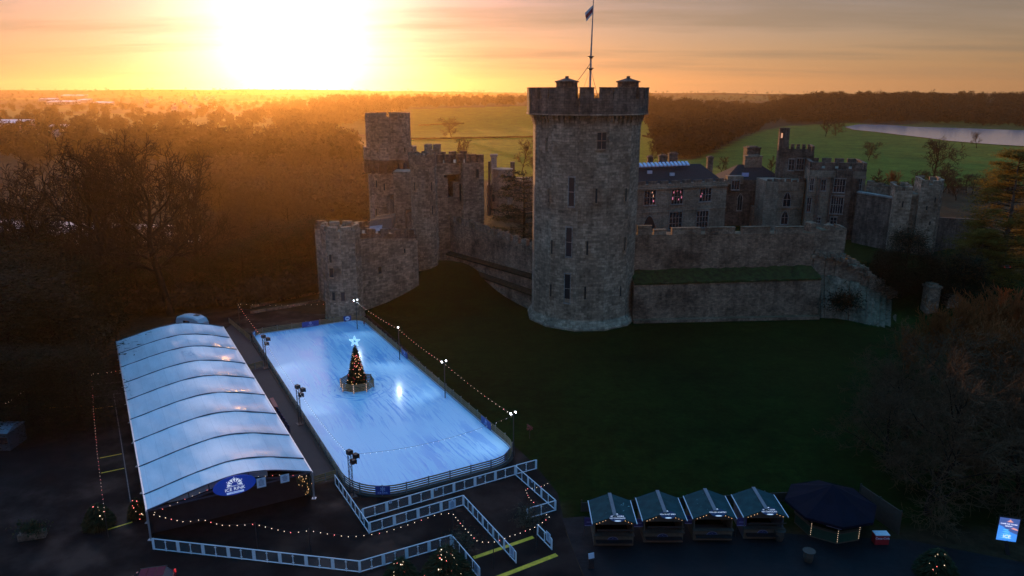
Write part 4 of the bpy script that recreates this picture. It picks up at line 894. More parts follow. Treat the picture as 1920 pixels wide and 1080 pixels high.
UF = (CORN[3] - CORN[0]).normalized()                        # long axis, away from the camera
# ice: pale blue-white, wet sheen, skate marks running mostly along the rink and swirling round the tree
m, nt, b = nodes('ice'); pos = N(nt, 'ShaderNodeNewGeometry').outputs['Position']
mp = N(nt, 'ShaderNodeMapping', vector_type='POINT'); mp.inputs['Rotation'].default_value = (0, 0, -math.atan2(UF.y, UF.x)); nt.links.new(pos, mp.inputs[0])
wz = N(nt, 'ShaderNodeTexNoise', i_Scale=.12, i_Detail=2.0); nt.links.new(mp.outputs[0], wz.inputs['Vector'])
w1 = N(nt, 'ShaderNodeVectorMath', operation='SCALE'); nt.links.new(wz.outputs[1], w1.inputs[0]); w1.inputs['Scale'].default_value = 1.6
w2 = N(nt, 'ShaderNodeVectorMath', operation='ADD'); nt.links.new(mp.outputs[0], w2.inputs[0]); nt.links.new(w1.outputs[0], w2.inputs[1])
ms = N(nt, 'ShaderNodeMapping'); ms.inputs['Scale'].default_value = (.07, .75, 1); nt.links.new(w2.outputs[0], ms.inputs[0])
s1 = noise(nt, ms.outputs[0], 1.0, 4, .6)
ms2 = N(nt, 'ShaderNodeMapping'); ms2.inputs['Scale'].default_value = (.16, 2.6, 1); nt.links.new(w2.outputs[0], ms2.inputs[0]); s2 = noise(nt, ms2.outputs[0], 1.0, 5, .7)
k1 = mathn(nt, 'MULTIPLY', mathn(nt, 'SUBTRACT', s1, .515), 15, clamp=True); k2 = mathn(nt, 'MULTIPLY', mathn(nt, 'SUBTRACT', s2, .52), 11, clamp=True)
patch = noise(nt, pos, .09, 3, .5); pk = mathn(nt, 'MULTIPLY', mathn(nt, 'SUBTRACT', patch, .38), 5, clamp=True)
dv = N(nt, 'ShaderNodeVectorMath', operation='SUBTRACT'); nt.links.new(pos, dv.inputs[0]); tp_ = g(670, 726, .14); dv.inputs[1].default_value = (tp_.x, tp_.y, .14)
sx = N(nt, 'ShaderNodeSeparateXYZ'); nt.links.new(dv.outputs[0], sx.inputs[0]); ln = N(nt, 'ShaderNodeVectorMath', operation='LENGTH'); nt.links.new(dv.outputs[0], ln.inputs[0])
pc = N(nt, 'ShaderNodeCombineXYZ'); nt.links.new(mathn(nt, 'MULTIPLY', ln.outputs['Value'], 1.5), pc.inputs[0]); nt.links.new(mathn(nt, 'MULTIPLY', mathn(nt, 'ARCTAN2', sx.outputs[1], sx.outputs[0]), 1.1), pc.inputs[1])
arc = mathn(nt, 'MULTIPLY', mathn(nt, 'SUBTRACT', noise(nt, pc.outputs[0], 1.6, 4, .6), .52), 9, clamp=True)
near = mathn(nt, 'SUBTRACT', 1.0, mathn(nt, 'DIVIDE', ln.outputs['Value'], 8.0), clamp=True)
ms3 = N(nt, 'ShaderNodeMapping'); ms3.inputs['Scale'].default_value = (.1, 5.0, 1); ms3.inputs['Rotation'].default_value = (0, 0, .12); nt.links.new(w2.outputs[0], ms3.inputs[0]); fine_ = mathn(nt, 'MULTIPLY', mathn(nt, 'SUBTRACT', noise(nt, ms3.outputs[0], 1.3, 3, .6), .6), 9, clamp=True)
wet = mathn(nt, 'MULTIPLY', mathn(nt, 'MAXIMUM', mathn(nt, 'MULTIPLY', k1, .55), mathn(nt, 'MULTIPLY', k2, .75)), pk)
wet = mathn(nt, 'MAXIMUM', mathn(nt, 'MAXIMUM', wet, mathn(nt, 'MULTIPLY', arc, mathn(nt, 'MULTIPLY', near, 1.6, clamp=True))), mathn(nt, 'MULTIPLY', fine_, .6))
nt.links.new(mixc(nt, wet, (.48, .79, .97), (.12, .39, .80)), b.inputs['Base Color'])
nt.links.new(ramp(nt, wet, [(0, (.26, .26, .26)), (1, (.07, .07, .07))]), b.inputs['Roughness']); b.inputs['IOR'].default_value = 1.33; b.inputs['Specular IOR Level'].default_value = .85
bump(nt, b, s2, .035, .05)
ir = thing('ice_rink', 'large outdoor rink sheet of blue-white ice with skate marks and wet streaks', 'ice rink', (cen.x, cen.y, 0))
mb = MB(); mb.prism([tuple(p) for p in ICE], .03, .14); mb.build('ice_sheet', m, ir)
mb = MB(); mb.prism([tuple(p) for p in rounded(CORN, RAD, .5)], .01, .05); mb.build('platform', mat('rink_platform', (.05, .04, .03), .8), ir)
RAIL = mat('fence_timber', (.26, .155, .06), .7, .35, 1.5, world=True); POST = mat('fence_post', (.20, .19, .185), .6, .3, 2, world=True)
rf = thing('rink_fence', 'continuous timber rail fence with grey posts, enclosing the ice', 'fence', (cen.x, cen.y, 0))
nseg = 180
for z in (.30, .55, .80, 1.05):
    mb = MB(); vs = []
    for i in range(nseg):
        p, d = per(cum[-1] * i / nseg); n_ = Vector((d.y, -d.x))
        for o, zz in ((.0, -.075), (.035, -.075), (.035, .075), (.0, .075)): q = p + n_ * (o + .02); vs.append((q.x, q.y, z + zz))
    fs = []
    for i in range(nseg):
        j = (i + 1) % nseg
        for c in range(4): e = (c + 1) % 4; fs.append((i * 4 + c, j * 4 + c, j * 4 + e, i * 4 + e))
    mb.add(vs, fs); mb.build('rail', RAIL, rf)
mb = MB(); vs = []
for i in range(nseg):
    p, d = per(cum[-1] * i / nseg); n_ = Vector((d.y, -d.x))
    for o, zz in ((-.03, .1), (.015, .1), (.015, .24), (-.03, .24)): q = p + n_ * o; vs.append((q.x, q.y, zz))
mb.add(vs, [(i * 4 + c, ((i + 1) % nseg) * 4 + c, ((i + 1) % nseg) * 4 + (c + 1) % 4, i * 4 + (c + 1) % 4) for i in range(nseg) for c in range(4)]); mb.build('kickboard', mat('kickboard', (.55, .6, .68), .4), rf)
npst = 62; pm = None
for i in range(npst):
    p, d = per(cum[-1] * (i + .3) / npst); n_ = Vector((d.y, -d.x)); q = p + n_ * .11
    if pm is None:
        mb = MB(); mb.box((0, 0, .58), (.11, .09, 1.2)); mb.box((0, 0, 1.2), (.13, .11, .05)); pm = mb.build('post', POST, rf, local=True); o = pm
    else: o = pm.copy(); COL.objects.link(o); link_child(o, rf)
    o.location = (q.x - cen.x, q.y - cen.y, 0); o.rotation_euler = (0, 0, math.atan2(d.y, d.x))
# sponsor boards on the fence
BLUE = mat('blue_board', (.015, .06, .28), .4, .2, 1.5); BPALE = mat('board_print', (.45, .62, .9), .5, .15, 3); BWHT = mat('board_white', (.75, .8, .88), .5, .1, 3)
def snowflake(mb, c, x, y, r, w, off, arms=6):
    c, x, y = Vector(c), Vector(x), Vector(y); n = x.cross(y).normalized()
    for k in range(arms):
        a = k * math.pi * 2 / arms + math.pi / 2; d = x * math.cos(a) + y * math.sin(a); s = n.cross(d)
        mb.beam(c + n * off + d * r * .12, c + n * off + d * r, w, .006, n)
        for f in (.5, .75):
            for sg in (-1, 1): mb.beam(c + n * off + d * r * f, c + n * off + d * r * (f + .22) + s * (sg * r * .2), w * .8, .006, n)
for i, (px, py, wdt, inside, rnd_, lab) in enumerate(((584, 610, 2.9, True, False, 'wide blue sponsor board on the far fence of the rink'), (481, 628, 1.35, True, True, 'square blue board with white disc at the far left rink corner'), (657, 603, 1.35, True, True, 'square blue board with white disc at the far right rink corner'),
        (748, 666, 2.5, True, False, 'blue sponsor board on the right rink fence, farther one'), (908, 795, 2.6, True, False, 'blue sponsor board on the right rink fence, nearer one'), (715, 931, 1.5, False, False, 'small blue board outside the near left rink corner'), (967, 858, 1.7, True, False, 'dark blue board curving at the near right rink corner'))):
    s = nearest(g(px, py + 2, .4)); p, d = per(s); n_ = Vector((d.y, -d.x)) * (1 if not inside else -1)
    q = p + n_ * (.09 if inside else .2); x = Vector((-n_.y, n_.x, 0)); c = Vector((q.x, q.y, .68)); up = Vector((0, 0, 1)); h = .95
    so_ = thing('sponsor_board', lab, 'sign board', (q.x, q.y, 0), 'blue boards on the rink fence')
    mb = MB(); mb.beam(c - x * wdt / 2, c + x * wdt / 2, .04, h); mb.build('panel', BLUE, so_)
    nz = Vector((n_.x, n_.y, 0))
    if rnd_:
        mb = MB(); k = 20; cc = c + nz * .026; mb.add([cc + x * (.42 * math.cos(a)) + up * (.42 * math.sin(a)) for a in [2 * math.pi * j / k for j in range(k)]], [tuple(range(k))]); mb.build('disc', BWHT, so_)
        mb = MB(); mb.beam(cc - x * .25 + nz * .006, cc + x * .25 + nz * .006, .01, .13); mb.beam(cc + x * .02 + nz * .008 + up * .06, cc + x * .2 + nz * .008 + up * .06, .01, .1); mb.build('emblem', BLUE, so_)
    else:
        mb = MB(); snowflake(mb, c + up * .16, x, up, .27, .045, .028); mb.build('snowflake', BPALE, so_)
        lettering('lettering', 'ICE RINK', .26, BPALE, so_, c - up * .28 + nz * .026, x, up, .004)

# ---- the christmas tree on the ice with its octagonal pen
tcn = g(670, 726, .14); tr_ = thing('christmas_tree', 'tall slim lit christmas tree with a glowing star, standing on the ice', 'christmas tree', (tcn.x, tcn.y, .14))
zt = zat(tcn, 647); Ht = zt - .14
rs = np.random.RandomState(5)
def cone_foliage(name, H, r0, r1, n, mtl, parent, size=(.08, .22), loc0=(0, 0, 0), power=1.0):
    u = 1 - np.sqrt(rs.rand(n)) * 1.0; u = np.clip(u * .99, 0, 1); th = rs.rand(n) * 2 * np.pi; rr = (r0 + (r1 - r0) * u ** power) * (.72 + .34 * rs.rand(n))
    Pc_ = np.stack([rr * np.cos(th), rr * np.sin(th), u * H], -1) + np.array(loc0)
    out = np.stack([np.cos(th), np.sin(th), -.35 + .5 * rs.rand(n)], -1); out /= np.linalg.norm(out, axis=1, keepdims=True)
    sd = np.cross(out, rs.randn(n, 3)); sd /= np.linalg.norm(sd, axis=1, keepdims=True); L = (size[0] + (size[1] - size[0]) * rs.rand(n))[:, None]
    V = np.stack([Pc_ - sd * L * .3 - out * L * .5, Pc_ + sd * L * .3 - out * L * .5, Pc_ + out * L], 1).reshape(-1, 3)
    return np_mesh(name, V, np.arange(3 * n).reshape(n, 3), mtl, parent)
FIR = mat('fir_needles', (.03, .045, .02), .8, .5, 3, spec=.1)
cone_foliage('foliage', Ht, 1.45, .1, 7000, FIR, tr_, (.12, .28))
mb = MB(); mb.cyl((0, 0, 0), (0, 0, Ht), 1.05, .05, 14); mb.build('core', mat('tree_core', (.012, .016, .010), .9), tr_, local=True)
GOLD = glow('gold_bulb', (1, .5, .12), 1.6); REDB = mat('red_bauble', (.45, .02, .02), .25, .2, 4); REDL = glow('red_bulb', (1, .1, .05), 2.2); WARM = glow('warm_bulb', (1, .72, .45), 2.2); COOL = glow('cool_bulb', (.85, .93, 1), 9); RED2 = glow('red_festoon_bulb', (1, .16, .12), 3.5); SOFT = glow('soft_bulb', (.8, .9, 1), 3)
bm = {}
def bulbs(parent, name, pts, mtl, r):                         # one small bulb per point, sharing a mesh
    key = (mtl.name, r)
    for p in pts:
        if key not in bm:
            mb = MB(); mb.ball((0, 0, 0), r, 6, 4); o = mb.build(name, mtl, parent, local=True, smooth=True); bm[key] = o.data
        else: o = bpy.data.objects.new(name, bm[key]); COL.objects.link(o); link_child(o, parent)
        o.location = Vector(p) - wloc(parent)
def conept(H, r0, r1, u, th, k=1.05): r = (r0 + (r1 - r0) * u) * k; return Vector((r * math.cos(th), r * math.sin(th), u * H))
pts = {0: [], 1: [], 2: []}
for i in range(90):
    u = rnd.random() ** 1.5 * .85; th = -rnd.random() * math.pi * 1.3 + .4; pts[0 if (u < .08 or .2 < u < .3) and rnd.random() < .6 else 1 if rnd.random() < .6 else 2].append(tcn + conept(Ht, 1.45, .1, u, th))
bulbs(tr_, 'bauble', pts[0], REDB, .11); bulbs(tr_, 'fairy_light', pts[1], GOLD, .05); bulbs(tr_, 'bauble', pts[2], REDL, .05)
STAR = glow('star_light', (.35, .75, 1), 1.1)
mb = MB(); c = tcn + Vector((0, 0, Ht + .55))
for r_, w in ((.78, .055), (.42, .05)):
    pp = [c + Vector((math.sin(k * math.pi / 5) * r_ * (1 if k % 2 == 0 else .42), 0, math.cos(k * math.pi / 5) * r_ * (1 if k % 2 == 0 else .42))) for k in range(10)]
    for k in range(10): mb.beam(pp[k], pp[(k + 1) % 10], w, w, (0, 1, 0))
mb.build('star', STAR, tr_); mb = MB(); mb.cyl(tcn + Vector((0, 0, Ht - .2)), c - Vector((0, 0, .3)), .03, n=6); mb.build('star_stem', IRON, tr_)
pn = thing('tree_pen', 'octagonal slatted timber pen around the christmas tree on the ice', 'fence', (tcn.x, tcn.y, .14)); PP = ngon(tcn.x, tcn.y, 2.3, 8, R(-90 + 0))
for i in range(8):
    a, b_ = Vector(PP[i]), Vector(PP[(i + 1) % 8]); mb = MB()
    for z in (.32, .55, .78, 1.01, 1.22): mb.beam((a.x, a.y, z + .1), (b_.x, b_.y, z + .1), .045, .15)
    mb.build('slat_panel', RAIL, pn); mb = MB(); mb.box((a.x, a.y, .78), (.14, .14, 1.36)); mb.build('post', POST, pn)
    if i in (0, 1, 7, 6): bulbs(pn, 'fairy_light', [Vector((a.x, a.y - .1, .3 + .24 * k)) for k in range(5)], GOLD, .04)

# ---- marquee
A, B = g(275, 958, 3.0), g(585, 885, 3.0); D = g(218, 640, 3.0); Cc = g(418, 612, 3.0)
BAYS = [0, 3.17, 9.32, 15.71, 22.08, 28.42, 34.75, 41.39, 47.55, 53.9]; TL = BAYS[-1]
PROF = [(0, 0), (1.59, .36), (3.46, .83), (5.11, 1.18), (6.8, 1.45), (7.6, 1.53), (8.3, 1.55), (9.23, 1.50), (10.46, 1.32), (11.7, 1.03), (13.2, .58), (15.02, 0)]
def prof(u):
    u *= 15.02
    for (a, p), (b_, q) in zip(PROF[:-1], PROF[1:]):
        if u <= b_ + 1e-6: return p + (q - p) * (u - a) / (b_ - a)
    return 0
def tp(u, s, dz=0.0):
    v = s / TL; l, r = A.lerp(D, v), B.lerp(Cc, v); p = l.lerp(r, u); return Vector((p.x, p.y, 3.0 + prof(u) + dz))
mq = thing('marquee', 'long white event marquee with a curved ribbed roof beside the ice', 'marquee', (A.x, A.y, 0))
m, nt, b = nodes('white_membrane'); tc = N(nt, 'ShaderNodeTexCoord'); pos = N(nt, 'ShaderNodeNewGeometry').outputs['Position']
n1 = noise(nt, pos, .25, 5, .6); n2 = noise(nt, pos, 1.6, 4, .6)
mq_ax = (D - A).normalized(); mpp = N(nt, 'ShaderNodeMapping'); mpp.inputs['Rotation'].default_value = (0, 0, -math.atan2(mq_ax.y, mq_ax.x)); nt.links.new(pos, mpp.inputs[0])
mpq = N(nt, 'ShaderNodeMapping'); mpq.inputs['Scale'].default_value = (.35, 1.2, 1); nt.links.new(mpp.outputs[0], mpq.inputs[0]); n3 = noise(nt, mpq.outputs[0], .8, 4, .6)
c = ramp(nt, n1, [(.3, (.80, .805, .81)), (.65, (.90, .90, .905))]); c = mixc(nt, .35, c, ramp(nt, n3, [(.4, (.78, .79, .8)), (.55, (1, 1, 1))]), 'MULTIPLY')
sy = N(nt, 'ShaderNodeSeparateXYZ'); nt.links.new(mpp.outputs[0], sy.inputs[0]); stp = N(nt, 'ShaderNodeTexWhiteNoise', noise_dimensions='1D'); nt.links.new(mathn(nt, 'FLOOR', mathn(nt, 'DIVIDE', sy.outputs[1], 1.45)), stp.inputs['W'])
c = mixc(nt, 1.0, c, ramp(nt, stp.outputs[0], [(0, (.86, .87, .88)), (1, (1, 1, 1))]), 'MULTIPLY')
fr_s = mathn(nt, 'ABSOLUTE', mathn(nt, 'SUBTRACT', mathn(nt, 'FRACT', mathn(nt, 'DIVIDE', sy.outputs[1], 1.45)), .5)); seam = mathn(nt, 'GREATER_THAN', fr_s, .482)
c = mixc(nt, mathn(nt, 'MULTIPLY', seam, .3), c, (.42, .46, .5))
gr = mathn(nt, 'MULTIPLY', mathn(nt, 'SUBTRACT', noise(nt, pos, .7, 6, .72), .56), 3.5, clamp=True); c = mixc(nt, mathn(nt, 'MULTIPLY', gr, .35), c, (.45, .46, .44))
nt.links.new(c, b.inputs['Base Color']); b.inputs['Roughness'].default_value = .22; b.inputs['Specular IOR Level'].default_value = .75
bump(nt, b, mathn(nt, 'ADD', n3, mathn(nt, 'MULTIPLY', n2, .25)), .12, .2)
for i in range(len(BAYS) - 1):
    s0, s1 = BAYS[i] + (.06 if i else 0), BAYS[i + 1] - .06; nu, ns = 48, 12; vs = []; ph = rnd.uniform(0, 6)
    for j in range(ns + 1):
        v = j / ns; edge = min(v, 1 - v)
        for k in range(nu + 1):
            u = k / nu; sag = -(.1 + .33 * min(1, max(0, (u - .4) * 4))) * 4 * v * (1 - v) * math.sin(math.pi * min(1, u * .97 + .03)) ** .4 if (s1 - s0) > 4 else -.05 * math.sin(math.pi * v)
            scal = .045 * abs(math.sin(u * 15 * .75 + ph)) * math.exp(-edge * (s1 - s0) / .7) * (1 if u > .42 else .15)   # fabric puckers near the frames
            vs.append(tp(u, s0 + (s1 - s0) * v, sag - scal + .012 * math.sin(u * 40 + v * 5 + ph)))
    mb = MB(); mb.add(vs, [(j * (nu + 1) + k, j * (nu + 1) + k + 1, (j + 1) * (nu + 1) + k + 1, (j + 1) * (nu + 1) + k) for j in range(ns) for k in range(nu)]); mb.build('roof_panel', m, mq, smooth=True)
RIBM = mat('frame_channel', (.05, .06, .09), .4, .3, 2)
for s in BAYS: mb = MB(); mb.tube([tp(k / 30, min(max(s, .05), TL - .05), .02) for k in range(31)], .065, 6); mb.build('frame', RIBM, mq)
ALU = mat('aluminium', (.55, .57, .6), .35, .15, 3, metal=.7)
for P_, Q_ in ((A, D), (B, Cc)):
    mb = MB(); mb.beam(P_ - Vector((0, 0, .06)), Q_ - Vector((0, 0, .06)), .14, .16); mb.build('eave_beam', ALU, mq)
    for s in BAYS: q = P_.lerp(Q_, s / TL); mb = MB(); mb.box((q.x, q.y, 1.5), (.16, .16, 3.0), math.atan2(mq_ax.y, mq_ax.x)); mb.box((q.x, q.y, .03), (.4, .4, .06)); mb.build('leg', ALU, mq)
DARKW = mat('dark_side_wall', (.022, .024, .028), .5, .3, 1, spec=.3)
ins = (B - A).normalized()
for P_, sg in ((A, 1), (B, -1)):
    Q_ = D if P_ is A else Cc; o = ins * (sg * .12); mb = MB(); mb.beam(P_ + o - Vector((0, 0, 1.56)) + mq_ax * .5, Q_ + o - Vector((0, 0, 1.56)) - mq_ax * .1, .03, 2.86); mb.build('side_wall', DARKW, mq)
def gable_pt(u, z, s=.35): p = tp(u, s); return Vector((p.x, p.y, z))
mb = MB(); mb.beam(gable_pt(.004, 1.5, .9), gable_pt(.996, 1.5, .9), .04, 2.9); mb.build('end_wall', DARKW, mq)
GP = mat('clear_gable_panel', (.30, .32, .36), .2, .15, 1.5, spec=.6)
for u0, u1 in ((.12, .24), (.245, .36), (.365, .48), (.485, .60), (.605, .72)):     # clear panes between roof and tie beam
    pts_ = []; K = 6
    for k in range(K + 1): u = u0 + (u1 - u0) * k / K; pts_.append(gable_pt(u, 3.0 + prof(u) - .12))
    zb = 3.05 + .3 * 0
    vs = [gable_pt(u0, max(3.12, 3.0 + prof(u0) - .75)), gable_pt(u1, max(3.12, 3.0 + prof(u1) - .75))] + pts_[::-1]; mb = MB(); mb.add(vs, [tuple(range(len(vs)))]); mb.build('gable_pane', GP, mq)
mb = MB()
for k in range(24): a, b_ = gable_pt(.02 + .96 * k / 24, 2.9 + max(0, prof(.02 + .96 * k / 24) - .85), .3), gable_pt(.02 + .96 * (k + 1) / 24, 2.9 + max(0, prof(.02 + .96 * (k + 1) / 24) - .85), .3); mb.beam(a, b_, .12, .16)
mb.build('gable_beam', RIBM, mq)
mb = MB(); mb.beam(gable_pt(.002, 2.96, .02), gable_pt(.998, 2.96, .02), .1, .12); mb.build('gable_beam', RIBM, mq)
# scuffs printed on the roof
SC = mat('faded_print', (.36, .42, .55), .5, .3, 6)
mb = MB()
for k in range(26): s = 38.8 + rnd.uniform(-1.5, 1.8); u = .53 + rnd.uniform(-.035, .05) + (40 - s) * .004; p = tp(u, s, -.08); q = tp(u + rnd.uniform(.004, .02), s + rnd.uniform(-.35, .35), -.08); mb.beam(p, q, .05, .012)
tag(mb.build('faded_print', SC, mq), kind=None)
# oval sign and notices on the gable
def on_gable(x, y, off=.35): P_ = onwall(x, y, A - Vector((mq_ax.x, mq_ax.y, 0)) * off, B - Vector((mq_ax.x, mq_ax.y, 0)) * off); return P_
c = on_gable(440, 910); xg = ins.copy(); nz = Vector((xg.y, -xg.x, 0)); up = Vector((0, 0, 1))
sg_ = thing('oval_sign', 'large oval royal blue ice rink sign with white snowflake lettering, hung on the marquee gable', 'sign', (c.x, c.y, c.z))
SB = glow('sign_blue', (.004, .035, .30), .35, (.01, .05, .35)); SWH = glow('sign_white', (.8, .88, 1), .55)
mb = MB(); k = 48; fr_ = [c + xg * (1.95 * math.cos(2 * math.pi * j / k)) + up * (.98 * math.sin(2 * math.pi * j / k)) for j in range(k)]; mb.add(fr_ + [v - nz * .08 for v in fr_], [tuple(range(k))] + [(j, k + j, k + (j + 1) % k, (j + 1) % k) for j in range(k)]); mb.build('panel', SB, sg_)
mb = MB()
for j in range(7):
    a = math.pi * j / 6; d = xg * math.cos(a) + up * math.sin(a) * .95; c0 = c + up * .12 + nz * .02; s = nz.cross(d); mb.beam(c0 + d * .26, c0 + d * .66, .055, .01, nz)
    for f in (.42, .54):
        for q in (-1, 1): mb.beam(c0 + d * f, c0 + d * (f + .14) + s * (q * .13), .045, .01, nz)
    if j % 2: mb.ball(c0 + d * .78, .04, 6, 4)
mb.build('snowflake', SWH, sg_)
lettering('lettering', 'WARWICK CASTLE', .17, SWH, sg_, c - up * .04 + nz * .012, xg, up, .006); lettering('lettering', 'ICE RINK', .46, SWH, sg_, c - up * .36 + nz * .012, xg, up, .006)
mb = MB(); mb.beam(c - xg * .78 - up * .72 + nz * .015, c + xg * .78 - up * .72 + nz * .015, .012, .2); mb.build('blank_strip', glow('sign_pale', (.35, .5, .95), .5), sg_)
lettering('lettering', 'OPEN DAILY', .15, SB, sg_, c - up * .72 + nz * .022, xg, up, .004)
NB = mat('notice_white', (.62, .7, .8), .5, .08, 3); INK = mat('ink_blue', (.06, .10, .22), .6)
def notice(lab, c, x, w, h, n, name='notice_board', grp='white printed notices'):
    t_ = thing(name, lab, 'notice', (c.x, c.y, c.z), grp); mb = MB(); mb.beam(c - x * w / 2, c + x * w / 2, .03, h); mb.build('panel', NB, t_); mb = MB()
    for k in range(6):
        ww = w * (.62 if k else .3) * rnd.uniform(.75, 1); z = h * (.36 - .125 * k); cc = c + up * z + n * .019; mb.beam(cc - x * ww / 2, cc + x * ww / 2, .006, h * .05)
    mb.build('printed_lines', INK, t_)
notice('upright white notice hanging beside the oval sign on the marquee', on_gable(490, 905), xg, .85, 1.0, nz); notice('white notice under the right end of the marquee gable', on_gable(534, 897), xg, .85, .85, nz)
# garlanded posts at the marquee corner
LEAFM = mat('garland_leaves', (.05, .05, .022), .8, .5, 5)
for (px, py, lab) in ((577, 912, 'garlanded post with gold foliage at the marquee right corner'), (562, 893, 'small gold garland hanging under the marquee edge')):
    c = on_gable(px, py, .5); n0 = 500; t_ = thing('garland', lab, 'garland', (c.x, c.y, c.z - .9), 'gold garlands'); q = np.stack([rs.randn(n0) * .16, rs.randn(n0) * .16, rs.rand(n0) * (1.9 if px > 570 else .9)], -1); d = rs.randn(n0, 3) * .09; e = rs.randn(n0, 3) * .05
    np_mesh('foliage', np.stack([q, q + d, q + e], 1).reshape(-1, 3), np.arange(3 * n0).reshape(-1, 3), LEAFM, t_); bulbs(t_, 'fairy_light', [Vector((c.x, c.y, c.z - .9)) + Vector(q[k]) * 1.1 for k in range(14)], GOLD, .035)

# ---- truss masts with floodlights on the left side, lamp posts on the right side
UFa = math.atan2(UF.y, UF.x)
def truss(h):
    t_ = thing('truss_mast', 'x', 'lighting mast', (0, 0, 0)); mb = MB()
    for sx in (-.15, .15):
        for sy in (-.15, .15): mb.cyl((sx, sy, 0), (sx, sy, h), .028, n=6)
    k = int(h / .38)
    for i in range(k):
        z0, z1 = h * i / k, h * (i + 1) / k; a = 1 if i % 2 else -1
        for sy in (-.15, .15): mb.beam((-.15 * a, sy, z0), (.15 * a, sy, z1), .02, .02)
        for sx in (-.15, .15): mb.beam((sx, -.15 * a, z0), (sx, .15 * a, z1), .02, .02)
    mb.build('mast', IRON, t_, local=True); mb = MB(); mb.box((0, 0, .04), (.9, .9, .08)); mb.build('base_plate', IRON, t_, local=True)
    for dx, dy, z in ((0, 0, h + .3), (.55, -.25, h - .15), (.45, .3, h - 1.0)):
        mb = MB(); mb.box((dx, dy, z), (.42, .5, .46), .3); mb.beam((dx - .1, dy, z - .25), (0, 0, z - .35), .05, .05); mb.box((dx + .22, dy, z - .03), (.06, .54, .5), .3); mb.build('floodlight', IRON, t_, local=True)
    return t_
tr0 = truss(4.7)
for i, (px, py, lab) in enumerate(((499, 690, 'black truss mast with dark floodlights, farthest along the marquee side of the rink'), (563, 795, 'black truss mast with dark floodlights, halfway along the marquee side of the rink'), (660, 931, 'black truss mast with dark floodlights at the near left rink corner'))):
    o = tr0 if i == 0 else copy_tree(tr0); p = g(px, py, 0); place(o, (p.x, p.y, 0), UFa - R(90) + .1, 1.0, lab, 'truss masts'); 
for (px, py), e in (((499, 690), 260), ((563, 795), 260)):          # fill spots added beside the two farther masts to whiten the left ice
    p = g(px, py); s_ = bpy.data.lights.new('ice_fill_spot', 'SPOT'); s_.energy = e; s_.color = (.95, .97, 1); s_.spot_size = R(105); s_.spot_blend = .9; s_.shadow_soft_size = .12; s_.volume_factor = 0
    lo_ = bpy.data.objects.new('ice_fill_spot', s_); COL.objects.link(lo_); dv = (Vector((cen.x, cen.y, 0)) - Vector((p.x, p.y, 0))).normalized(); lo_.location = Vector((p.x, p.y, 4.5)) + dv * .9; lo_.rotation_euler = (Vector((p.x, p.y, 0)) + dv * 8 + Vector((UF.x, UF.y, 0)) * 2 - Vector(lo_.location)).to_track_quat('-Z', 'Y').to_euler()
POLEZ = 5.2; LP = []
def lamp(heads):
    t_ = thing('lamp_post', 'x', 'lamp post', (0, 0, 0)); mb = MB(); mb.cyl((0, 0, 0), (0, 0, POLEZ), .07, .05, 8); mb.build('pole', IRON, t_, local=True)
    for k in range(heads):
        a = (k - (heads - 1) / 2) * .9; mb = MB(); mb.box((.3 * math.sin(a) + (k - (heads - 1) / 2) * .4, .12, POLEZ + .1), (.34, .2, .12), a); o = mb.build('lamp_head', IRON, t_, local=True)
        mb = MB(); mb.box((.3 * math.sin(a) + (k - (heads - 1) / 2) * .4, .12, POLEZ + .2), (.2, .13, .05), a); mb.box((.3 * math.sin(a) + (k - (heads - 1) / 2) * .4, .04, POLEZ + .1), (.2, .08, .07), a); l = mb.build('lens', COOL, o, local=True)
    return t_
l2 = lamp(2); l1 = lamp(1)
for i, (px, py, src, lab) in enumerate(((667, 563, l2, 'lamp post with two lit heads at the far right rink corner'), (747, 614, l1, 'lamp post with a single lit head behind the rink fence'), (833, 678, l2, 'lamp post with two lit heads, third from the far rink corner'), (963, 775, l2, 'lamp post with two lit heads at the near right rink corner'))):
    p = g(px, py, POLEZ + .15); o = src if i in (0, 1) else copy_tree(src); place(o, (p.x, p.y, 0), UFa - R(80), 1.0, lab, 'lamp posts along the rink'); LP.append(p)
    s_ = bpy.data.lights.new('lamp_post_light', 'SPOT'); s_.energy = 420; s_.color = (.72, .86, 1); s_.spot_size = R(120); s_.spot_blend = .8; s_.shadow_soft_size = .08; s_.volume_factor = 0
    lo_ = bpy.data.objects.new('lamp_post_light', s_); COL.objects.link(lo_); lo_.location = (p.x, p.y, POLEZ + .0); lo_.location = Vector(lo_.location) + (Vector((cen.x, cen.y, 0)) - Vector((p.x, p.y, 0))).normalized() * .5
    tgt = Vector((p.x, p.y, 0)) + (Vector((cen.x, cen.y, 0)) - Vector((p.x, p.y, 0))).normalized() * 9; lo_.rotation_euler = (tgt - Vector(lo_.location)).to_track_quat('-Z', 'Y').to_euler()
cpost = thing('lamp_post', 'plain dark post carrying festoon lights at the far left rink corner', 'post', tuple(g(450, 612)[:2]) + (0,)); mb = MB(); pp = g(450, 612); mb.cyl(pp, (pp.x, pp.y, 4.2), .08, .06, 8); mb.build('pole', IRON, cpost)

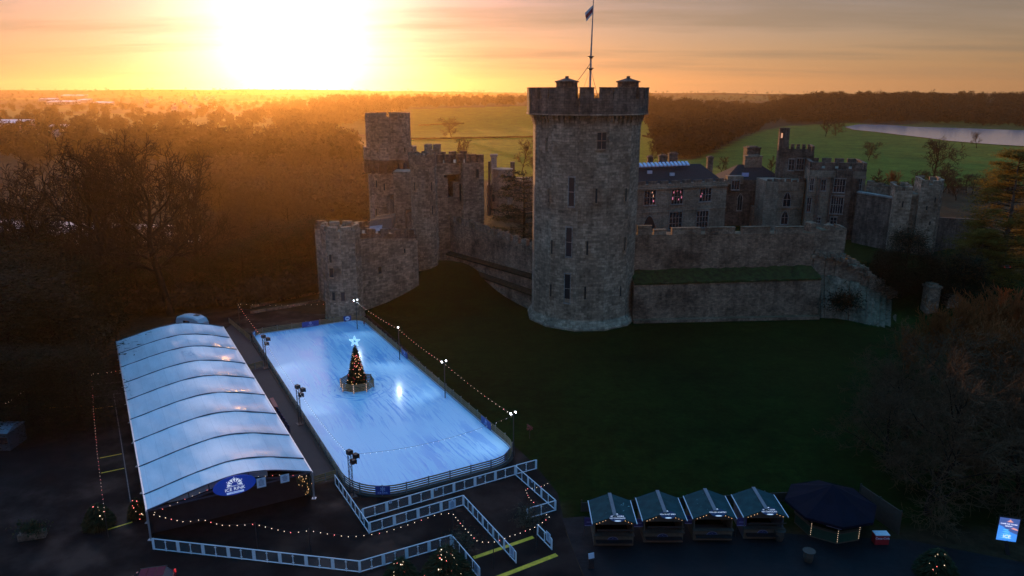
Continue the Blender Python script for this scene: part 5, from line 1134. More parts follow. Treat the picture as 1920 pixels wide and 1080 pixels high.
# ---- festoon strings
CABLE = mat('black_cable', (.015, .015, .015), .6)
def festoon(lab, path, n, sag=.35, mix='w', r=.055):
    path = [Vector(p) for p in path]; t_ = thing('festoon_string', lab, 'string lights', tuple(path[0]), 'festoon strings'); full = []
    for a, b_ in zip(path[:-1], path[1:]):
        for k in range(9): u = k / 8; q = a.lerp(b_, u); q.z -= sag * 4 * u * (1 - u); full.append(q)
    mb = MB(); mb.tube(full, .012, 4); mb.build('cable', CABLE, t_)
    L = [0]
    for a, b_ in zip(full[:-1], full[1:]): L.append(L[-1] + (b_ - a).length)
    pts = {'w': [], 'r': [], 'c': []}
    for i in range(n):
        s = L[-1] * (i + .5) / n; k = max(j for j in range(len(L)) if L[j] <= s); k = min(k, len(full) - 2); u = (s - L[k]) / max(1e-6, L[k + 1] - L[k]); q = full[k].lerp(full[k + 1], u) - Vector((0, 0, .09))
        c = mix[i % len(mix)]; pts[c].append(q)
    for c, m_ in (('w', WARM), ('r', RED2), ('c', COOL)): bulbs(t_, 'bulb', pts[c], SOFT if c == 'c' else m_, r * .55)
def tp5(i): return Vector((LP[i].x, LP[i].y, POLEZ - .05))
tops = [Vector((*g(px, py)[:2], 4.75)) for px, py in ((499, 690), (563, 795), (660, 931))]; cp = Vector((pp.x, pp.y, 4.2))
festoon('festoon lights along the far end of the rink', [cp, tp5(0)], 20, .4, 'wwwwr'); festoon('red and white festoon lights from the corner post to the farthest truss mast', [cp, tops[0]], 17, .3, 'wwrrrrwr')
festoon('festoon lights from the far rink corner to the single lamp', [tp5(0), tp5(1)], 17, .25, 'wwwrw'); festoon('festoon lights between the second and third rink lamps', [tp5(1), tp5(2)], 18, .25, 'wwrwwrr'); festoon('festoon lights from the third lamp to the near rink corner', [tp5(2), tp5(3)], 20, .3, 'wwrww')
festoon('sagging festoon lights across the near end of the ice', [tp5(3), tops[2]], 30, .9, 'wc', .04); festoon('white festoon lights from the farthest to the middle truss mast', [tops[0], tops[1]], 30, .5, 'c', .04); festoon('white festoon lights from the middle to the nearest truss mast', [tops[1], tops[2]], 34, .5, 'c', .04)
FZ = 2.7
seq = [(283, 962), (345, 977), (379, 972), (420, 984), (478, 981), (545, 997), (579, 993), (655, 1005), (720, 997), (822, 962), (848, 960)]
festoon('long festoon string over the dark yard in front of the marquee', [g(x, y, FZ) for x, y in seq], 44, .05, 'wwwrww', .06)
festoon('looping festoon string over the barrier lane by the yellow lines', [g(x, y, FZ) for x, y in ((848, 960), (868, 985), (895, 1013), (925, 1015), (958, 1003), (985, 994), (1006, 985), (1030, 968), (1022, 960))], 26, .05, 'wwwrw', .06)
festoon('short festoon string at the lawn corner behind the barriers', [g(x, y, FZ) for x, y in ((1030, 903), (1014, 911), (985, 915), (992, 932), (1003, 942))], 12, .05, 'wwr', .055)
festoon('red and white festoon string along the parking bays left of the marquee', [g(x, y, 2.2) for x, y in ((171, 700), (175, 770), (182, 850), (190, 915), (197, 968))], 48, .15, 'wrrrwwrw', .055)
festoon('faint festoon string behind the parking bays', [g(x, y, 2.2) for x, y in ((171, 700), (222, 694), (243, 688))], 9, .1, 'wwr', .05); festoon('festoon lights along the marquee gable edge', [gable_pt(u, 2.98 + prof(u) - .25, -.2) for u in (.02, .15, .3, .45, .6, .8, .98)], 22, .02, 'wrw', .05)
festoon('faint festoon string among the trees at the far left', [g(x, y, 2.5) for x, y in ((8, 756), (30, 742), (55, 722))], 11, .1, 'w', .05)
for i, (px, py, z) in enumerate(((171, 700, 2.2), (182, 850, 2.2), (197, 968, 2.2), (478, 981, FZ), (579, 993, FZ), (848, 960, FZ), (925, 1015, FZ), (1006, 985, FZ))):
    p = g(px, py, z); mb = MB(); mb.cyl((p.x, p.y, 0), (p.x, p.y, z + .1), .04, n=6); o = mb.build('festoon_post', IRON); o.data.transform(Matrix.Translation((-p.x, -p.y, 0))); o.location = (p.x, p.y, 0)
    tag(o, ('thin dark post with string lights ' + ('at the back of the parking bays', 'halfway along the parking bays', 'at the near end of the parking bays', 'in the dark yard, left one', 'in the dark yard, right one', 'beside the barrier corner notice', 'between the two barrier lanes', 'beside the right lane entrance')[i]), 'post', 'festoon posts')

# ---- white framed glass barriers
BW_ = mat('barrier_white', (.84, .86, .88), .35, .08, 3)
m, nt, b = nodes('barrier_glass'); b.inputs['Base Color'].default_value = (.6, .7, .75, 1); b.inputs['Roughness'].default_value = .03; b.inputs['Alpha'].default_value = .045; b.inputs['IOR'].default_value = 1.45
nn_ = noise(nt, N(nt, 'ShaderNodeTexCoord').outputs['Object'], 1.5); nt.links.new(ramp(nt, nn_, [(.3, (.02, .02, .02)), (.7, (.08, .08, .08))]), b.inputs['Roughness']); BGL = m
def barrier(lab, pts, ends=(True, True), H=1.15):
    P = [g(x, y) if not isinstance(x, Vector) else x for x, y in pts]; t_ = thing('glass_barrier', lab, 'glass barrier', (P[0].x, P[0].y, 0), 'white framed glass barriers')
    for a, b_ in zip(P[:-1], P[1:]):
        d = b_ - a; L = d.length; d.normalize(); n = max(1, round(L / 2.3)); az = math.atan2(d.y, d.x)
        for z, w in ((H, .075), (.1, .06)): mb = MB(); mb.beam(a + Vector((0, 0, z)), b_ + Vector((0, 0, z)), .06, w); mb.build('rail', BW_, t_)
        for k in range(n + 1):
            q = a + d * (L * k / n)
            if k < n or b_ is P[-1]: mb = MB(); mb.box((q.x, q.y, H / 2 + .02), (.30 if 0 < k < n else .22, .05, H - .06), az); mb.build('post', BW_, t_)
            if k < n:
                q = a + d * (L * (k + .5) / n); mb = MB(); mb.box((q.x, q.y, H / 2), (.05, .05, H), az)
                for z in (.28, H - .22): mb.box((q.x, q.y, z), (.2, .04, .05), az)
                mb.build('clip_post', BW_, t_)
                for h_ in (0, .5):
                    a2, b2 = a + d * (L * (k + h_) / n + .14), a + d * (L * (k + h_ + .5) / n - .09); mb = MB(); mb.beam(a2 + Vector((0, 0, H / 2)), b2 + Vector((0, 0, H / 2)), .012, H - .26); mb.build('pane', BGL, t_)
    return t_
barrier('long outer glass barrier across the foreground yard, bending once', [(289, 1031), (675, 1074), (846, 1024)])
barrier('glass barrier running out of the bottom of the picture beside the lit shrub', [(850, 1027), (899, 1086)])
barrier('diagonal glass barrier from the rink corner mast into the yard', [(629, 909), (692, 1001)])
barrier('glass barrier in front of the rink end, nearer of two parallel ones', [(694, 1000), (869, 948)])
barrier('glass barrier between the two entrance lanes, running towards the viewer', [(869, 948), (967, 1056)])
barrier('long glass barrier against the near rink fence, farther of two parallel ones', [(681, 974), (966, 891)])
barrier('short glass barrier stub at the right corner of the rink end', [(968, 890), (1005, 880)])
barrier('glass barrier going down the right side of the entrance lane to the lawn corner', [(967, 892), (1041, 957)])
barrier('short glass barrier at the lawn corner turning back to the shrub', [(1041, 958), (988, 974)])
barrier('short glass barrier with notice at the lane mouth by the paved square', [(1008, 1004), (1034, 1031)])
def bnotice(lab, px, py, p, q, z, w=.75, h=.95):
    a, b_ = g(*p), g(*q); x = (b_ - a).normalized(); n = Vector((x.y, -x.x, 0)); c = onwall(px, py, a + n * .06, b_ + n * .06); notice(lab, c, x, w, h, n)
bnotice('notice on the corner of the rink end barrier', 848, 946, (694, 1000), (869, 948), .7); bnotice('notice on the end of the barrier between the two lanes', 960, 1034, (869, 948), (967, 1056), .7); bnotice('notice on the barrier end at the bottom picture edge', 893, 1066, (850, 1027), (899, 1086), .7); bnotice('notice on the barrier at the lane mouth by the square', 1028, 1007, (1008, 1004), (1034, 1031), .7)
for i, (px, py) in enumerate(((732, 941), (818, 917), (900, 894))): bnotice('small white label on the long rink barrier, ' + ('left one', 'middle one', 'right one')[i], px, py, (681, 974), (966, 891), .8, .3, .3)
bnotice('small white label on the lane barrier nearest the lawn', 997, 902, (967, 892), (1041, 957), .8, .3, .3)

# ---- walkway between marquee and rink, small timber fences, skate aids, kiosk
side0, side1 = g(430, 615), g(640, 900)
sheet('walkway', [g(x, y)[:2] for x, y in ((590, 905), (630, 893), (470, 640), (440, 605), (415, 622))], DECK, .010)
def small_fence(lab, p, q, H=.95):
    a, b_ = g(*p), g(*q); t_ = thing('timber_fence', lab, 'fence', (a.x, a.y, 0), 'low timber fences')
    for z in (.25, .5, .75, H): mb = MB(); mb.beam(a + Vector((0, 0, z)), b_ + Vector((0, 0, z)), .04, .16); mb.build('rail', RAIL, t_)
    for u in (0, .5, 1): r_ = a.lerp(b_, u); mb = MB(); mb.box((r_.x, r_.y, H / 2), (.1, .1, H + .08)); mb.build('post', POST, t_)
small_fence('low timber fence joining marquee corner and rink corner', (589, 910), (632, 897)); small_fence('low timber fence across the walkway at the farthest truss mast', (463, 697), (494, 688)); small_fence('low timber fence along the far side of the walkway', (430, 606), (470, 640))
RED = mat('red_panel', (.35, .015, .02), .5, .2, 3); NAVY = mat('navy_plastic', (.012, .02, .07), .4, .2, 3)
c = g(514, 768); t_ = thing('skate_rack', 'red skate rack standing under the marquee edge', 'rack', (c.x, c.y, 0)); mb = MB(); a, b_ = g(510, 760), g(519, 777); mb.beam(a + Vector((0, 0, 1.0)), b_ + Vector((0, 0, 1.0)), .5, .12); mb.build('top', RED, t_); mb = MB(); mb.beam(a + Vector((0, 0, .5)), b_ + Vector((0, 0, .5)), .4, .85); mb.build('cabinet', RED, t_)
sa = thing('skate_aid', 'navy plastic skate aid in a row beside the red rack', 'skate aid', (0, 0, 0), 'navy skate aids'); mb = MB(); mb.box((0, 0, .35), (.35, .45, .6)); mb.box((0, -.1, .75), (.3, .25, .3)); mb.ball((0, -.12, .98), .16, 8, 6); mb.build('body', NAVY, sa, local=True)
mb = MB(); mb.beam((-.3, .2, .62), (.3, .2, .62), .05, .05); mb.build('handle', IRON, sa, local=True)
for i in range(6): o = sa if i == 0 else copy_tree(sa); p = g(520 + 4.2 * i, 778 + 6.6 * i); place(o, (p.x, p.y, 0), UFa - 1.5, 1.0)
# ================================================================ stalls, bar, screen, vehicles and small things
GRN = mat('dark_green_felt', (.011, .058, .062), .75, .35, 1.2, bmp=.2, spec=.12); WOODP = mat('pale_planks', (.10, .075, .048), .7, .35, 2.5); WOODD = mat('dark_planks', (.05, .04, .028), .7, .35, 2.5)
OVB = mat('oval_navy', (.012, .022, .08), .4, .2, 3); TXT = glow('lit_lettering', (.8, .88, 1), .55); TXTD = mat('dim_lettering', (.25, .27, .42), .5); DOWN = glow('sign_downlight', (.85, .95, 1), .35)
def stall(lab, x0, x1, y, text, dz=0.0, side=WOODP, flap=True, leaves=0):
    a, b_ = g(x0, y), g(x1, y); d = (b_ - a); Wd = d.length; d.normalize(); n = Vector((d.y, -d.x, 0)); t_ = thing('market_stall', lab, 'market stall', (a.x, a.y, 0), 'market stalls'); up = Vector((0, 0, 1)); D_ = 3.4; e, r_ = 2.35, 3.15
    def q(u, v, z): return a + d * (u * Wd) - n * v + up * z
    mb = MB(); mb.beam(q(0, .05, .55), q(1, .05, .55), .1, 1.1); mb.build('counter_front', WOODP, t_)
    mb = MB(); mb.beam(q(-.02, .0, 1.13), q(1.02, .0, 1.13), .5, .06); mb.build('counter', WOODD, t_)
    for u in (.02, .98):
        mb = MB(); mb.beam(q(u, .1, 1.2), q(u, D_, 1.2), .08, 2.38); mb.build('side_wall', side, t_)
    mb = MB(); mb.beam(q(.0, D_, 1.2), q(1, D_, 1.2), .08, 2.38); mb.build('back_wall', WOODD, t_)
    mb = MB(); mb.beam(q(.04, .5, .6), q(.96, .5, .6), 2.2, .05); mb.build('floor', VOID, t_)
    for s in (0, 1):
        u = (-.06, .5) if s == 0 else (1.06, .5); P = [q(u[0], -.25, e), q(u[1], -.25, r_), q(u[1], D_ + .2, r_), q(u[0], D_ + .2, e)]; mb = MB(); mb.add(P + [v + up * .07 for v in P], [(0, 1, 2, 3), (7, 6, 5, 4), (0, 4, 5, 1), (1, 5, 6, 2), (2, 6, 7, 3), (3, 7, 4, 0)]); mb.build('roof', GRN, t_)
        mb = MB(); mb.beam(q(u[0], -.27, e + .05), q(u[0], D_ + .2, e + .05), .07, .09); mb.build('eave_trim', WHITE, t_)
    mb = MB(); mb.beam(q(.5, -.24, r_ + .1), q(.5, D_ + .2, r_ + .1), .32, .03); mb.build('ridge_cap', LEAD, t_)
    mb = MB(); mb.add([q(-.02, -.2, e - .05), q(1.02, -.2, e - .05), q(.5, -.2, r_)], [(0, 1, 2)]); mb.build('gable', WOODD, t_)
    if flap:
        P = [q(.08, -.12, 1.55), q(.92, -.12, 1.55), q(.96, -.9, 2.2), q(.04, -.9, 2.2)]; mb = MB(); mb.add(P + [v + up * .05 for v in P], [(3, 2, 1, 0), (4, 5, 6, 7), (0, 1, 5, 4), (1, 2, 6, 5), (2, 3, 7, 6), (3, 0, 4, 7)]); mb.build('shutter_flap', mat('flap_grey', (.05, .055, .055), .5, .3, 2), t_)
    # oval fascia sign standing up off the roof front, with its little downlight; oval emblem on the counter
    c = q(.56, -.32, e + .72); xs_ = d; nu = (n * .45 + up * .9).normalized(); yv = nu.cross(xs_)
    mb = MB(); k = 28; mb.add([c + xs_ * (.72 * math.cos(2 * math.pi * j / k)) + yv * (.42 * math.sin(2 * math.pi * j / k)) for j in range(k)], [tuple(range(k))]); o = mb.build('fascia_sign', OVB, t_)
    L_ = text.split('|')
    for j, l in enumerate(L_): lettering('lettering', l, .2 if len(l) < 12 else .165, TXT, o, c + yv * (.04 - .2 * j + .1 * (len(L_) - 1)) + nu * .01, xs_, yv, .004)
    mb = MB(); mb.add([c + yv * .34 + nu * .01 - xs_ * .12, c + yv * .34 + nu * .01 + xs_ * .12, c + yv * .43 + nu * .01], [(0, 1, 2)]); mb.build('emblem', TXT, o)
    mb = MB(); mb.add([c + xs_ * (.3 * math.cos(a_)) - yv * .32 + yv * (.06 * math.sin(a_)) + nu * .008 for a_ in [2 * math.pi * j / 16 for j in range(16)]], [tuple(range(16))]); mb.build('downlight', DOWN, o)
    c = q(.48, -.03, .62); mb = MB(); mb.add([c + xs_ * (.45 * math.cos(2 * math.pi * j / k)) + up * (.29 * math.sin(2 * math.pi * j / k)) + n * .012 for j in range(k)], [tuple(range(k))]); o = mb.build('counter_emblem', OVB, t_)
    mb = MB(); 
    for j in range(k):
        a0, a1 = 2 * math.pi * j / k, 2 * math.pi * (j + 1) / k; mb.beam(c + xs_ * (.46 * math.cos(a0)) + up * (.3 * math.sin(a0)) + n * .015, c + xs_ * (.46 * math.cos(a1)) + up * (.3 * math.sin(a1)) + n * .015, .02, .03)
    mb.build('rim', TXTD, o); lettering('lettering', L_[0], .12, TXTD, o, c - up * .03 + n * .015, xs_, up, .004); mb = MB(); mb.add([c + up * .12 + n * .015 - xs_ * .06, c + up * .12 + n * .015 + xs_ * .06, c + up * .2 + n * .015], [(0, 1, 2)]); mb.build('emblem', TXTD, o)
    bulbs(t_, 'fairy_light', [q(u, -.33, e + .02 + .8 * (1 - abs(u - .5) * 2)) for u in (.05, .12, .2, .27, .76, .84, .92)], GOLD, .03)
    for k in range(leaves):                                     # stray leaves blown onto the felt
        u = rnd.uniform(.05, .95); v = rnd.uniform(.2, 3); z = e + (r_ - e) * (1 - abs(u - .5) / .56) + .09; p = q(u, v, z); mb = MB(); mb.add([p, p + d * rnd.uniform(.1, .3) + up * .03, p + d * .15 - n * .12 + up * .02], [(0, 1, 2)]); mb.build('leaf', LEAFT, t_)
    return t_
LEAFT = mat('teal_scrap', (.08, .32, .3), .5)
stall('green roofed food stall with scattered scraps on its roof, leftmost of the four', 1113, 1187, 1023, 'APPLE CRUMBLE|HOT CHOCOLATE', leaves=7)
stall('green roofed food stall with a brown shutter and bare roof, second from the left', 1206, 1280, 1017, 'HOG ROAST BARN')
stall('green roofed food stall with bright teal scraps on its roof, third from the left', 1299, 1372, 1013, 'CHICKEN ROASTERY', flap=False, leaves=5)
stall('green roofed food stall nearest the navy bar tent', 1393, 1467, 1010, 'MULLED CIDER|HOT CHOCOLATE', side=mat('grey_planks', (.10, .10, .12), .7, .35, 2.5))
PUR = mat('purple_banner', (.05, .035, .14), .6, .3, 3)
for i, (px, py, w) in enumerate(((1105, 985, 1.0), (1196, 987, .9), (1291, 981, .9), (1388, 985, .9))):
    p = g(px, py + 22); t_ = thing('feather_banner', 'small purple banner with a white strip ' + ('left of the leftmost stall', 'between the first and second stalls', 'between the second and third stalls', 'between the third and fourth stalls')[i], 'banner', (p.x, p.y, 0), 'purple banners')
    mb = MB(); mb.box((p.x, p.y, 1.6), (w, .05, .85)); mb.build('cloth', PUR, t_); mb = MB(); mb.box((p.x, p.y - .03, 1.24), (w * .9, .02, .06)); mb.box((p.x, p.y - .03, 1.6), (w * .6, .02, .05)); mb.build('print', TXTD, t_)
    for s in (-1, 1): mb = MB(); mb.cyl((p.x + s * w / 2, p.y, 0), (p.x + s * w / 2, p.y, 2.1), .03, n=6); mb.build('pole', IRON, t_)
# navy octagonal bar tent
c = g(1565, 1003); c = Vector((c.x, c.y + 1.6, 0)); bt = thing('bar_tent', 'octagonal navy canopy bar with dark green panels right of the stalls', 'bar tent', (c.x, c.y, 0)); CAN = mat('navy_canvas', (.003, .005, .013), .85, .3, 1.2, bmp=.15, spec=.12); GP2 = mat('green_panel', (.012, .05, .03), .5, .25, 2)
Po = ngon(c.x, c.y, 4.15, 8, R(-90 - 8)); apex = (c.x, c.y, 4.3); Pi = ngon(c.x, c.y, 3.0, 8, R(-90 - 8))
for i in range(8):
    a, b_ = Po[i], Po[(i + 1) % 8]; mid = ((a[0] + b_[0]) / 2, (a[1] + b_[1]) / 2); mb = MB(); vs = [(a[0], a[1], 2.45), (mid[0], mid[1], 2.38), (b_[0], b_[1], 2.45), apex, (a[0] * .5 + c.x * .5, a[1] * .5 + c.y * .5, 3.28), (mid[0] * .5 + c.x * .5, mid[1] * .5 + c.y * .5, 3.2), (b_[0] * .5 + c.x * .5, b_[1] * .5 + c.y * .5, 3.28)]
    mb.add(vs, [(0, 1, 5, 4), (1, 2, 6, 5), (4, 5, 3), (5, 6, 3)]); mb.build('canopy_panel', CAN, bt)
    mb = MB(); mb.beam((a[0], a[1], 2.32), (b_[0], b_[1], 2.32), .03, .26); mb.build('valance', CAN, bt)
    a, b_ = Pi[i], Pi[(i + 1) % 8]; mb = MB(); mb.beam((a[0], a[1], .56), (b_[0], b_[1], .56), .07, 1.0); mb.build('counter_panel', GP2, bt); mb = MB(); mb.beam((a[0], a[1], 1.1), (b_[0], b_[1], 1.1), .35, .06); mb.beam((a[0], a[1], .05), (b_[0], b_[1], .05), .12, .1); mb.build('trim', WOODP, bt)
    mb = MB(); mb.box((a[0], a[1], 1.2), (.1, .1, 2.4)); mb.build('post', WOODD, bt)
    if i in (0, 1, 7): bulbs(bt, 'fairy_light', [Vector((a[0], a[1] - .08, .25 + .22 * k)) for k in range(6)], WARM, .022)
mb = MB(); mb.box((c.x - .8, c.y - 2.9, 1.75), (1.3, .05, .28), -.5); mb.build('menu_board', TXTD, bt)
p = g(1653, 1022); ck = thing('drinks_cooler', 'red soft drink cooler with white script lettering beside the navy bar', 'cooler', (p.x, p.y, 0)); mb = MB(); mb.box((p.x, p.y + .35, .5), (1.25, .7, .95)); mb.build('cabinet', RED, ck); mb = MB(); mb.box((p.x, p.y + .35, 1.0), (1.3, .75, .07)); mb.build('lid', WHITE, ck); lettering('lettering', 'Coca-Cola', .3, BWHT, ck, Vector((p.x, p.y - .002, .68)), (1, 0, 0), (0, 0, 1), .006)
A, B = g(1610, 950), g(1685, 1003); wf = thing('windbreak', 'tall dark timber screen leaning away behind the navy bar', 'screen fence', (A.x, A.y, 0)); mb = MB(); mb.beam(A + Vector((0, 0, 1.2)), B + Vector((0, 0, 1.2)), .08, 2.4); mb.build('panel', WOODD, wf)
for u in (0, .5, 1): q = A.lerp(B, u); mb = MB(); mb.box((q.x, q.y + .1, 1.25), (.12, .12, 2.5)); mb.build('post', IRON, wf)
A, B = g(1090, 960), g(1480, 940); hf = thing('back_fence', 'low dark fence behind the row of market stalls', 'fence', (A.x, A.y, 0)); mb = MB(); mb.beam(A + Vector((0, 0, .55)), B + Vector((0, 0, .55)), .06, 1.0); mb.build('panel', WOODD, hf)
for k in range(9): q = A.lerp(B, k / 8); mb = MB(); mb.box((q.x, q.y + .08, .65), (.1, .1, 1.3)); mb.build('post', WOODD, hf)
# barrels and a bin in front
def barrel(lab, px, py):
    p = g(px, py); t_ = thing('barrel_table', lab, 'barrel', (p.x, p.y, 0), 'barrel tables'); mb = MB(); mb.tube([(p.x, p.y, 0), (p.x, p.y, .3), (p.x, p.y, .5), (p.x, p.y, .7), (p.x, p.y, 1.0)], [.34, .42, .44, .42, .34], 14); mb.build('barrel', WOODD, t_); mb = MB(); mb.cyl((p.x, p.y, 1.0), (p.x, p.y, 1.06), .55, n=16); mb.build('top', WOODD, t_)
barrel('dark barrel table in front of the navy bar', 1515, 1052); barrel('dark barrel table in front of the rightmost stall', 1460, 1012)
p = g(1108, 1066); t_ = thing('easel_sign', 'white menu card on a dark stand in front of the leftmost stall', 'sign', (p.x, p.y, 0)); mb = MB(); mb.beam((p.x - .25, p.y - .05, 1.25), (p.x + .25, p.y + .05, 1.3), .03, .55); mb.build('card', NB, t_); mb = MB(); mb.box((p.x, p.y + .05, .5), (.5, .3, .95)); mb.build('stand', IRON, t_)
# lit advertising screen at the right edge
p = g(1890, 1040); sc = thing('digital_screen', 'bright blue portrait advertising screen glowing at the right edge', 'screen', (p.x, p.y, 0)); xd = Vector((.93, .36, 0)).normalized(); xd = Vector((math.cos(R(-16)), math.sin(R(-16)), 0)); n = Vector((xd.y, -xd.x, 0)); up = Vector((0, 0, 1)); c = onwall(1890, 993, p, p + xd); w, h = 1.55, 2.25
mb = MB(); mb.beam(c - xd * (w / 2 + .08) - n * .06, c + xd * (w / 2 + .08) - n * .06, .1, h + .16); mb.beam((p.x, p.y, 0), (c.x, c.y, c.z - h / 2), .3, .14, n); mb.build('casing', IRON, sc)
SN, SL, SC2, SW, SO = glow('screen_navy', (.004, .01, .16), 1.0), glow('screen_blue', (.01, .22, .85), .9), glow('screen_cyan', (.08, .5, .95), .9), glow('screen_text', (.75, .78, 1), 1.0), glow('screen_orange', (1, .35, .2), .8)
def scr(pts, m_, off, name): mb = MB(); mb.add([c + xd * (x * w) + up * (y * h) + n * off for x, y in pts], [tuple(range(len(pts)))]); return mb.build(name, m_, sc)
scr([(-.5, -.5), (.5, -.5), (.5, .5), (-.5, .5)], SN, .0, 'display'); scr([(-.5, -.5), (.5, -.5), (.5, -.18), (.25, -.12), (0, -.04), (-.25, .1), (-.4, .14), (-.5, .16)], SL, .006, 'picture_ice')
for k in range(5): y = -.38 + .09 * k; scr([(-.45 + .05 * k, y), (.1 - .03 * k, y - .03), (.3 - .06 * k, y + .02), (-.1, y + .03)], SC2, .010 + .002 * k, 'picture_swirl')
scr([(.12, .06), (.5, .0), (.44, .06), (.3, .09), (.26, .12), (.22, .08)], SO, .024, 'picture_skater'); scr([(-.12, .34), (.2, .34), (.08, .4), (.04, .46), (.0, .4)], SO, .024, 'emblem')
lettering('lettering', 'CLIMB THE TOWER', .15, SW, sc, c + up * (.24 * h) + n * .012, xd, up, .004); lettering('lettering', 'SEASON', .15, SW, sc, c + up * (.15 * h) + n * .012, xd, up, .004); lettering('lettering', 'ICE', .42, SW, sc, c - up * (.31 * h) + n * .022, xd, up, .004)

# ---- red car at the bottom edge
def loft(mb, secs):                                              # secs: list of rings with equal counts
    n = len(secs[0]); vs = [v for s in secs for v in s]
    fs = [(i * n + k, i * n + (k + 1) % n, (i + 1) * n + (k + 1) % n, (i + 1) * n + k) for i in range(len(secs) - 1) for k in range(n)]; fs += [tuple(range(n - 1, -1, -1)), tuple(range(len(vs) - n, len(vs)))]; mb.add(vs, fs)
def ringx(x, w, z0, z1, tum=.0, r=.12): return [(x, -w, z0), (x, w, z0), (x, w, z1 - r), (x, w - tum - r, z1), (x, -w + tum + r, z1), (x, -w, z1 - r)]
def car(name, lab, paint, roofm, loc, rz, cat='car'):
    t_ = thing(name, lab, cat, loc, None, rz); mb = MB(); loft(mb, [ringx(-2.2, .8, .45, .75), ringx(-2.05, .88, .3, .95), ringx(-1.2, .92, .25, 1.0), ringx(0, .93, .25, 1.02), ringx(1.6, .92, .25, 1.02), ringx(2.1, .88, .3, .98), ringx(2.2, .8, .4, .8)]); mb.build('body', paint, t_, local=True)
    mb = MB(); loft(mb, [ringx(-1.05, .84, .98, 1.06), ringx(-.4, .8, 1.0, 1.56, .1), ringx(.4, .8, 1.0, 1.62, .1), ringx(1.5, .78, 1.0, 1.56, .1), ringx(2.05, .78, 1.0, 1.1, .06)]); mb.build('windows', GLASS, t_, local=True)
    for x0, x1 in ((-.42, .16), (.2, .84), (.88, 1.5)):
        z0, z1 = 1.565 + .05 * (1 - abs(x0 - .4) / 1.1), 1.565 + .05 * (1 - abs(x1 - .4) / 1.1); mb = MB(); mb.hexa([(x0, -.62, z0), (x1, -.62, z1), (x1, .62, z1), (x0, .62, z0), (x0, -.6, z0 + .05), (x1, -.6, z1 + .05), (x1, .6, z1 + .05), (x0, .6, z0 + .05)]); mb.build('roof_panel', roofm, t_, local=True)
    for s in (-1, 1):
        mb = MB(); mb.box((2.12, s * .72, .95), (.12, .2, .34)); mb.build('tail_light', glow('tail_light_red', (1, .03, .04), .5, (.3, .01, .01)), t_, local=True)
        mb = MB(); mb.box((-2.1, s * .66, .75), (.16, .3, .16)); mb.build('headlight', GLASS, t_, local=True)
        mb = MB(); mb.beam((-.5, s * .7, 1.6), (1.6, s * .7, 1.6), .05, .05); mb.build('roof_rail', IRON, t_, local=True)
        mb = MB(); mb.box((-.85, s * 1.0, 1.05), (.15, .2, .14)); mb.build('wing_mirror', paint, t_, local=True)
        for x in (-1.35, 1.35): mb = MB(); mb.cyl((x, s * .75, .33), (x, s * .95, .33), .33, n=18); wh = mb.build('wheel', IRON, t_, local=True); mb = MB(); mb.cyl((x, s * .951, .33), (x, s * .96, .33), .2, n=10); mb.build('rim', LEAD, wh, local=True)
    return t_
CARP = mat('red_car_paint', (.22, .008, .015), .22, .15, 2, spec=.6); CARR = mat('red_glass_roof', (.17, .02, .035), .6, .15, 2, spec=.08)
p = g(272, 1079, 1.4); car('parked_car', 'dark red car with a panelled glossy roof at the bottom edge', CARP, CARR, (p.x, p.y, 0), R(14))
CARD = mat('dark_car_paint', (.03, .033, .04), .2, .2, 2, spec=.6)
p = g(1865, 530, 1.0); car('parked_car', 'dark car with a red tail light under the pine', CARD, CARD, (p.x, p.y, hz_(p.x, p.y)), R(-70))
# white caravan behind the marquee
p = g(362, 618); cv_ = thing('caravan', 'white caravan with a dark roof hatch, behind the far end of the marquee', 'caravan', (p.x, p.y, 0), None, R(-20)); CW = mat('caravan_white', (.6, .62, .65), .35, .1, 2)
mb = MB(); loft(mb, [[(x, -1.1, z0), (x, 1.1, z0), (x, 1.1, z1 - .2), (x, .85, z1), (x, -.85, z1), (x, -1.1, z1 - .2)] for x, z0, z1 in ((-2.5, .9, 1.9), (-2.3, .5, 2.4), (-1.0, .4, 2.65), (1.2, .4, 2.65), (2.2, .5, 2.3), (2.6, .9, 1.6))]); mb.build('body', CW, cv_, local=True)
mb = MB(); mb.box((1.0, .2, 2.68), (.9, .7, .08)); mb.build('roof_hatch', VOID, cv_, local=True); mb = MB(); mb.box((-.2, -1.11, 1.6), (1.4, .03, .6)); mb.build('window', GLASS, cv_, local=True)
for s in (-1, 1): mb = MB(); mb.cyl((.1, s * .9, .32), (.1, s * 1.1, .32), .32, n=14); mb.build('wheel', IRON, cv_, local=True)
# small hut at the left edge, with roof light on it
p = g(4, 846); hu = thing('ticket_hut', 'dark hut with a pale curved roof at the left edge', 'hut', (p.x, p.y, 0)); HW = mat('hut_wall', (.035, .05, .06), .6, .3, 2)
mb = MB(); mb.box((p.x - 1.2, p.y + 1.6, 1.1), (4.2, 3.0, 2.2)); mb.build('wall', HW, hu); mb = MB(); k = 8
pr = [(-1.65 + 3.3 * j / k, .5 * math.sin(math.pi * j / k)) for j in range(k + 1)]; loft(mb, [[(p.x + x, p.y + 1.6 + a_, 2.22 + b_) for a_, b_ in pr] + [(p.x + x, p.y + 1.6 + 1.65, 2.2), (p.x + x, p.y + 1.6 - 1.65, 2.2)] for x in (-3.4, -1.1, .2, 1.0)]); mb.build('roof', mat('hut_roof', (.16, .19, .22), .3, .2, 2), hu)
mb = MB(); mb.box((p.x + .3, p.y + .08, 1.25), (.9, .05, .8)); mb.build('window', GLASS, hu)
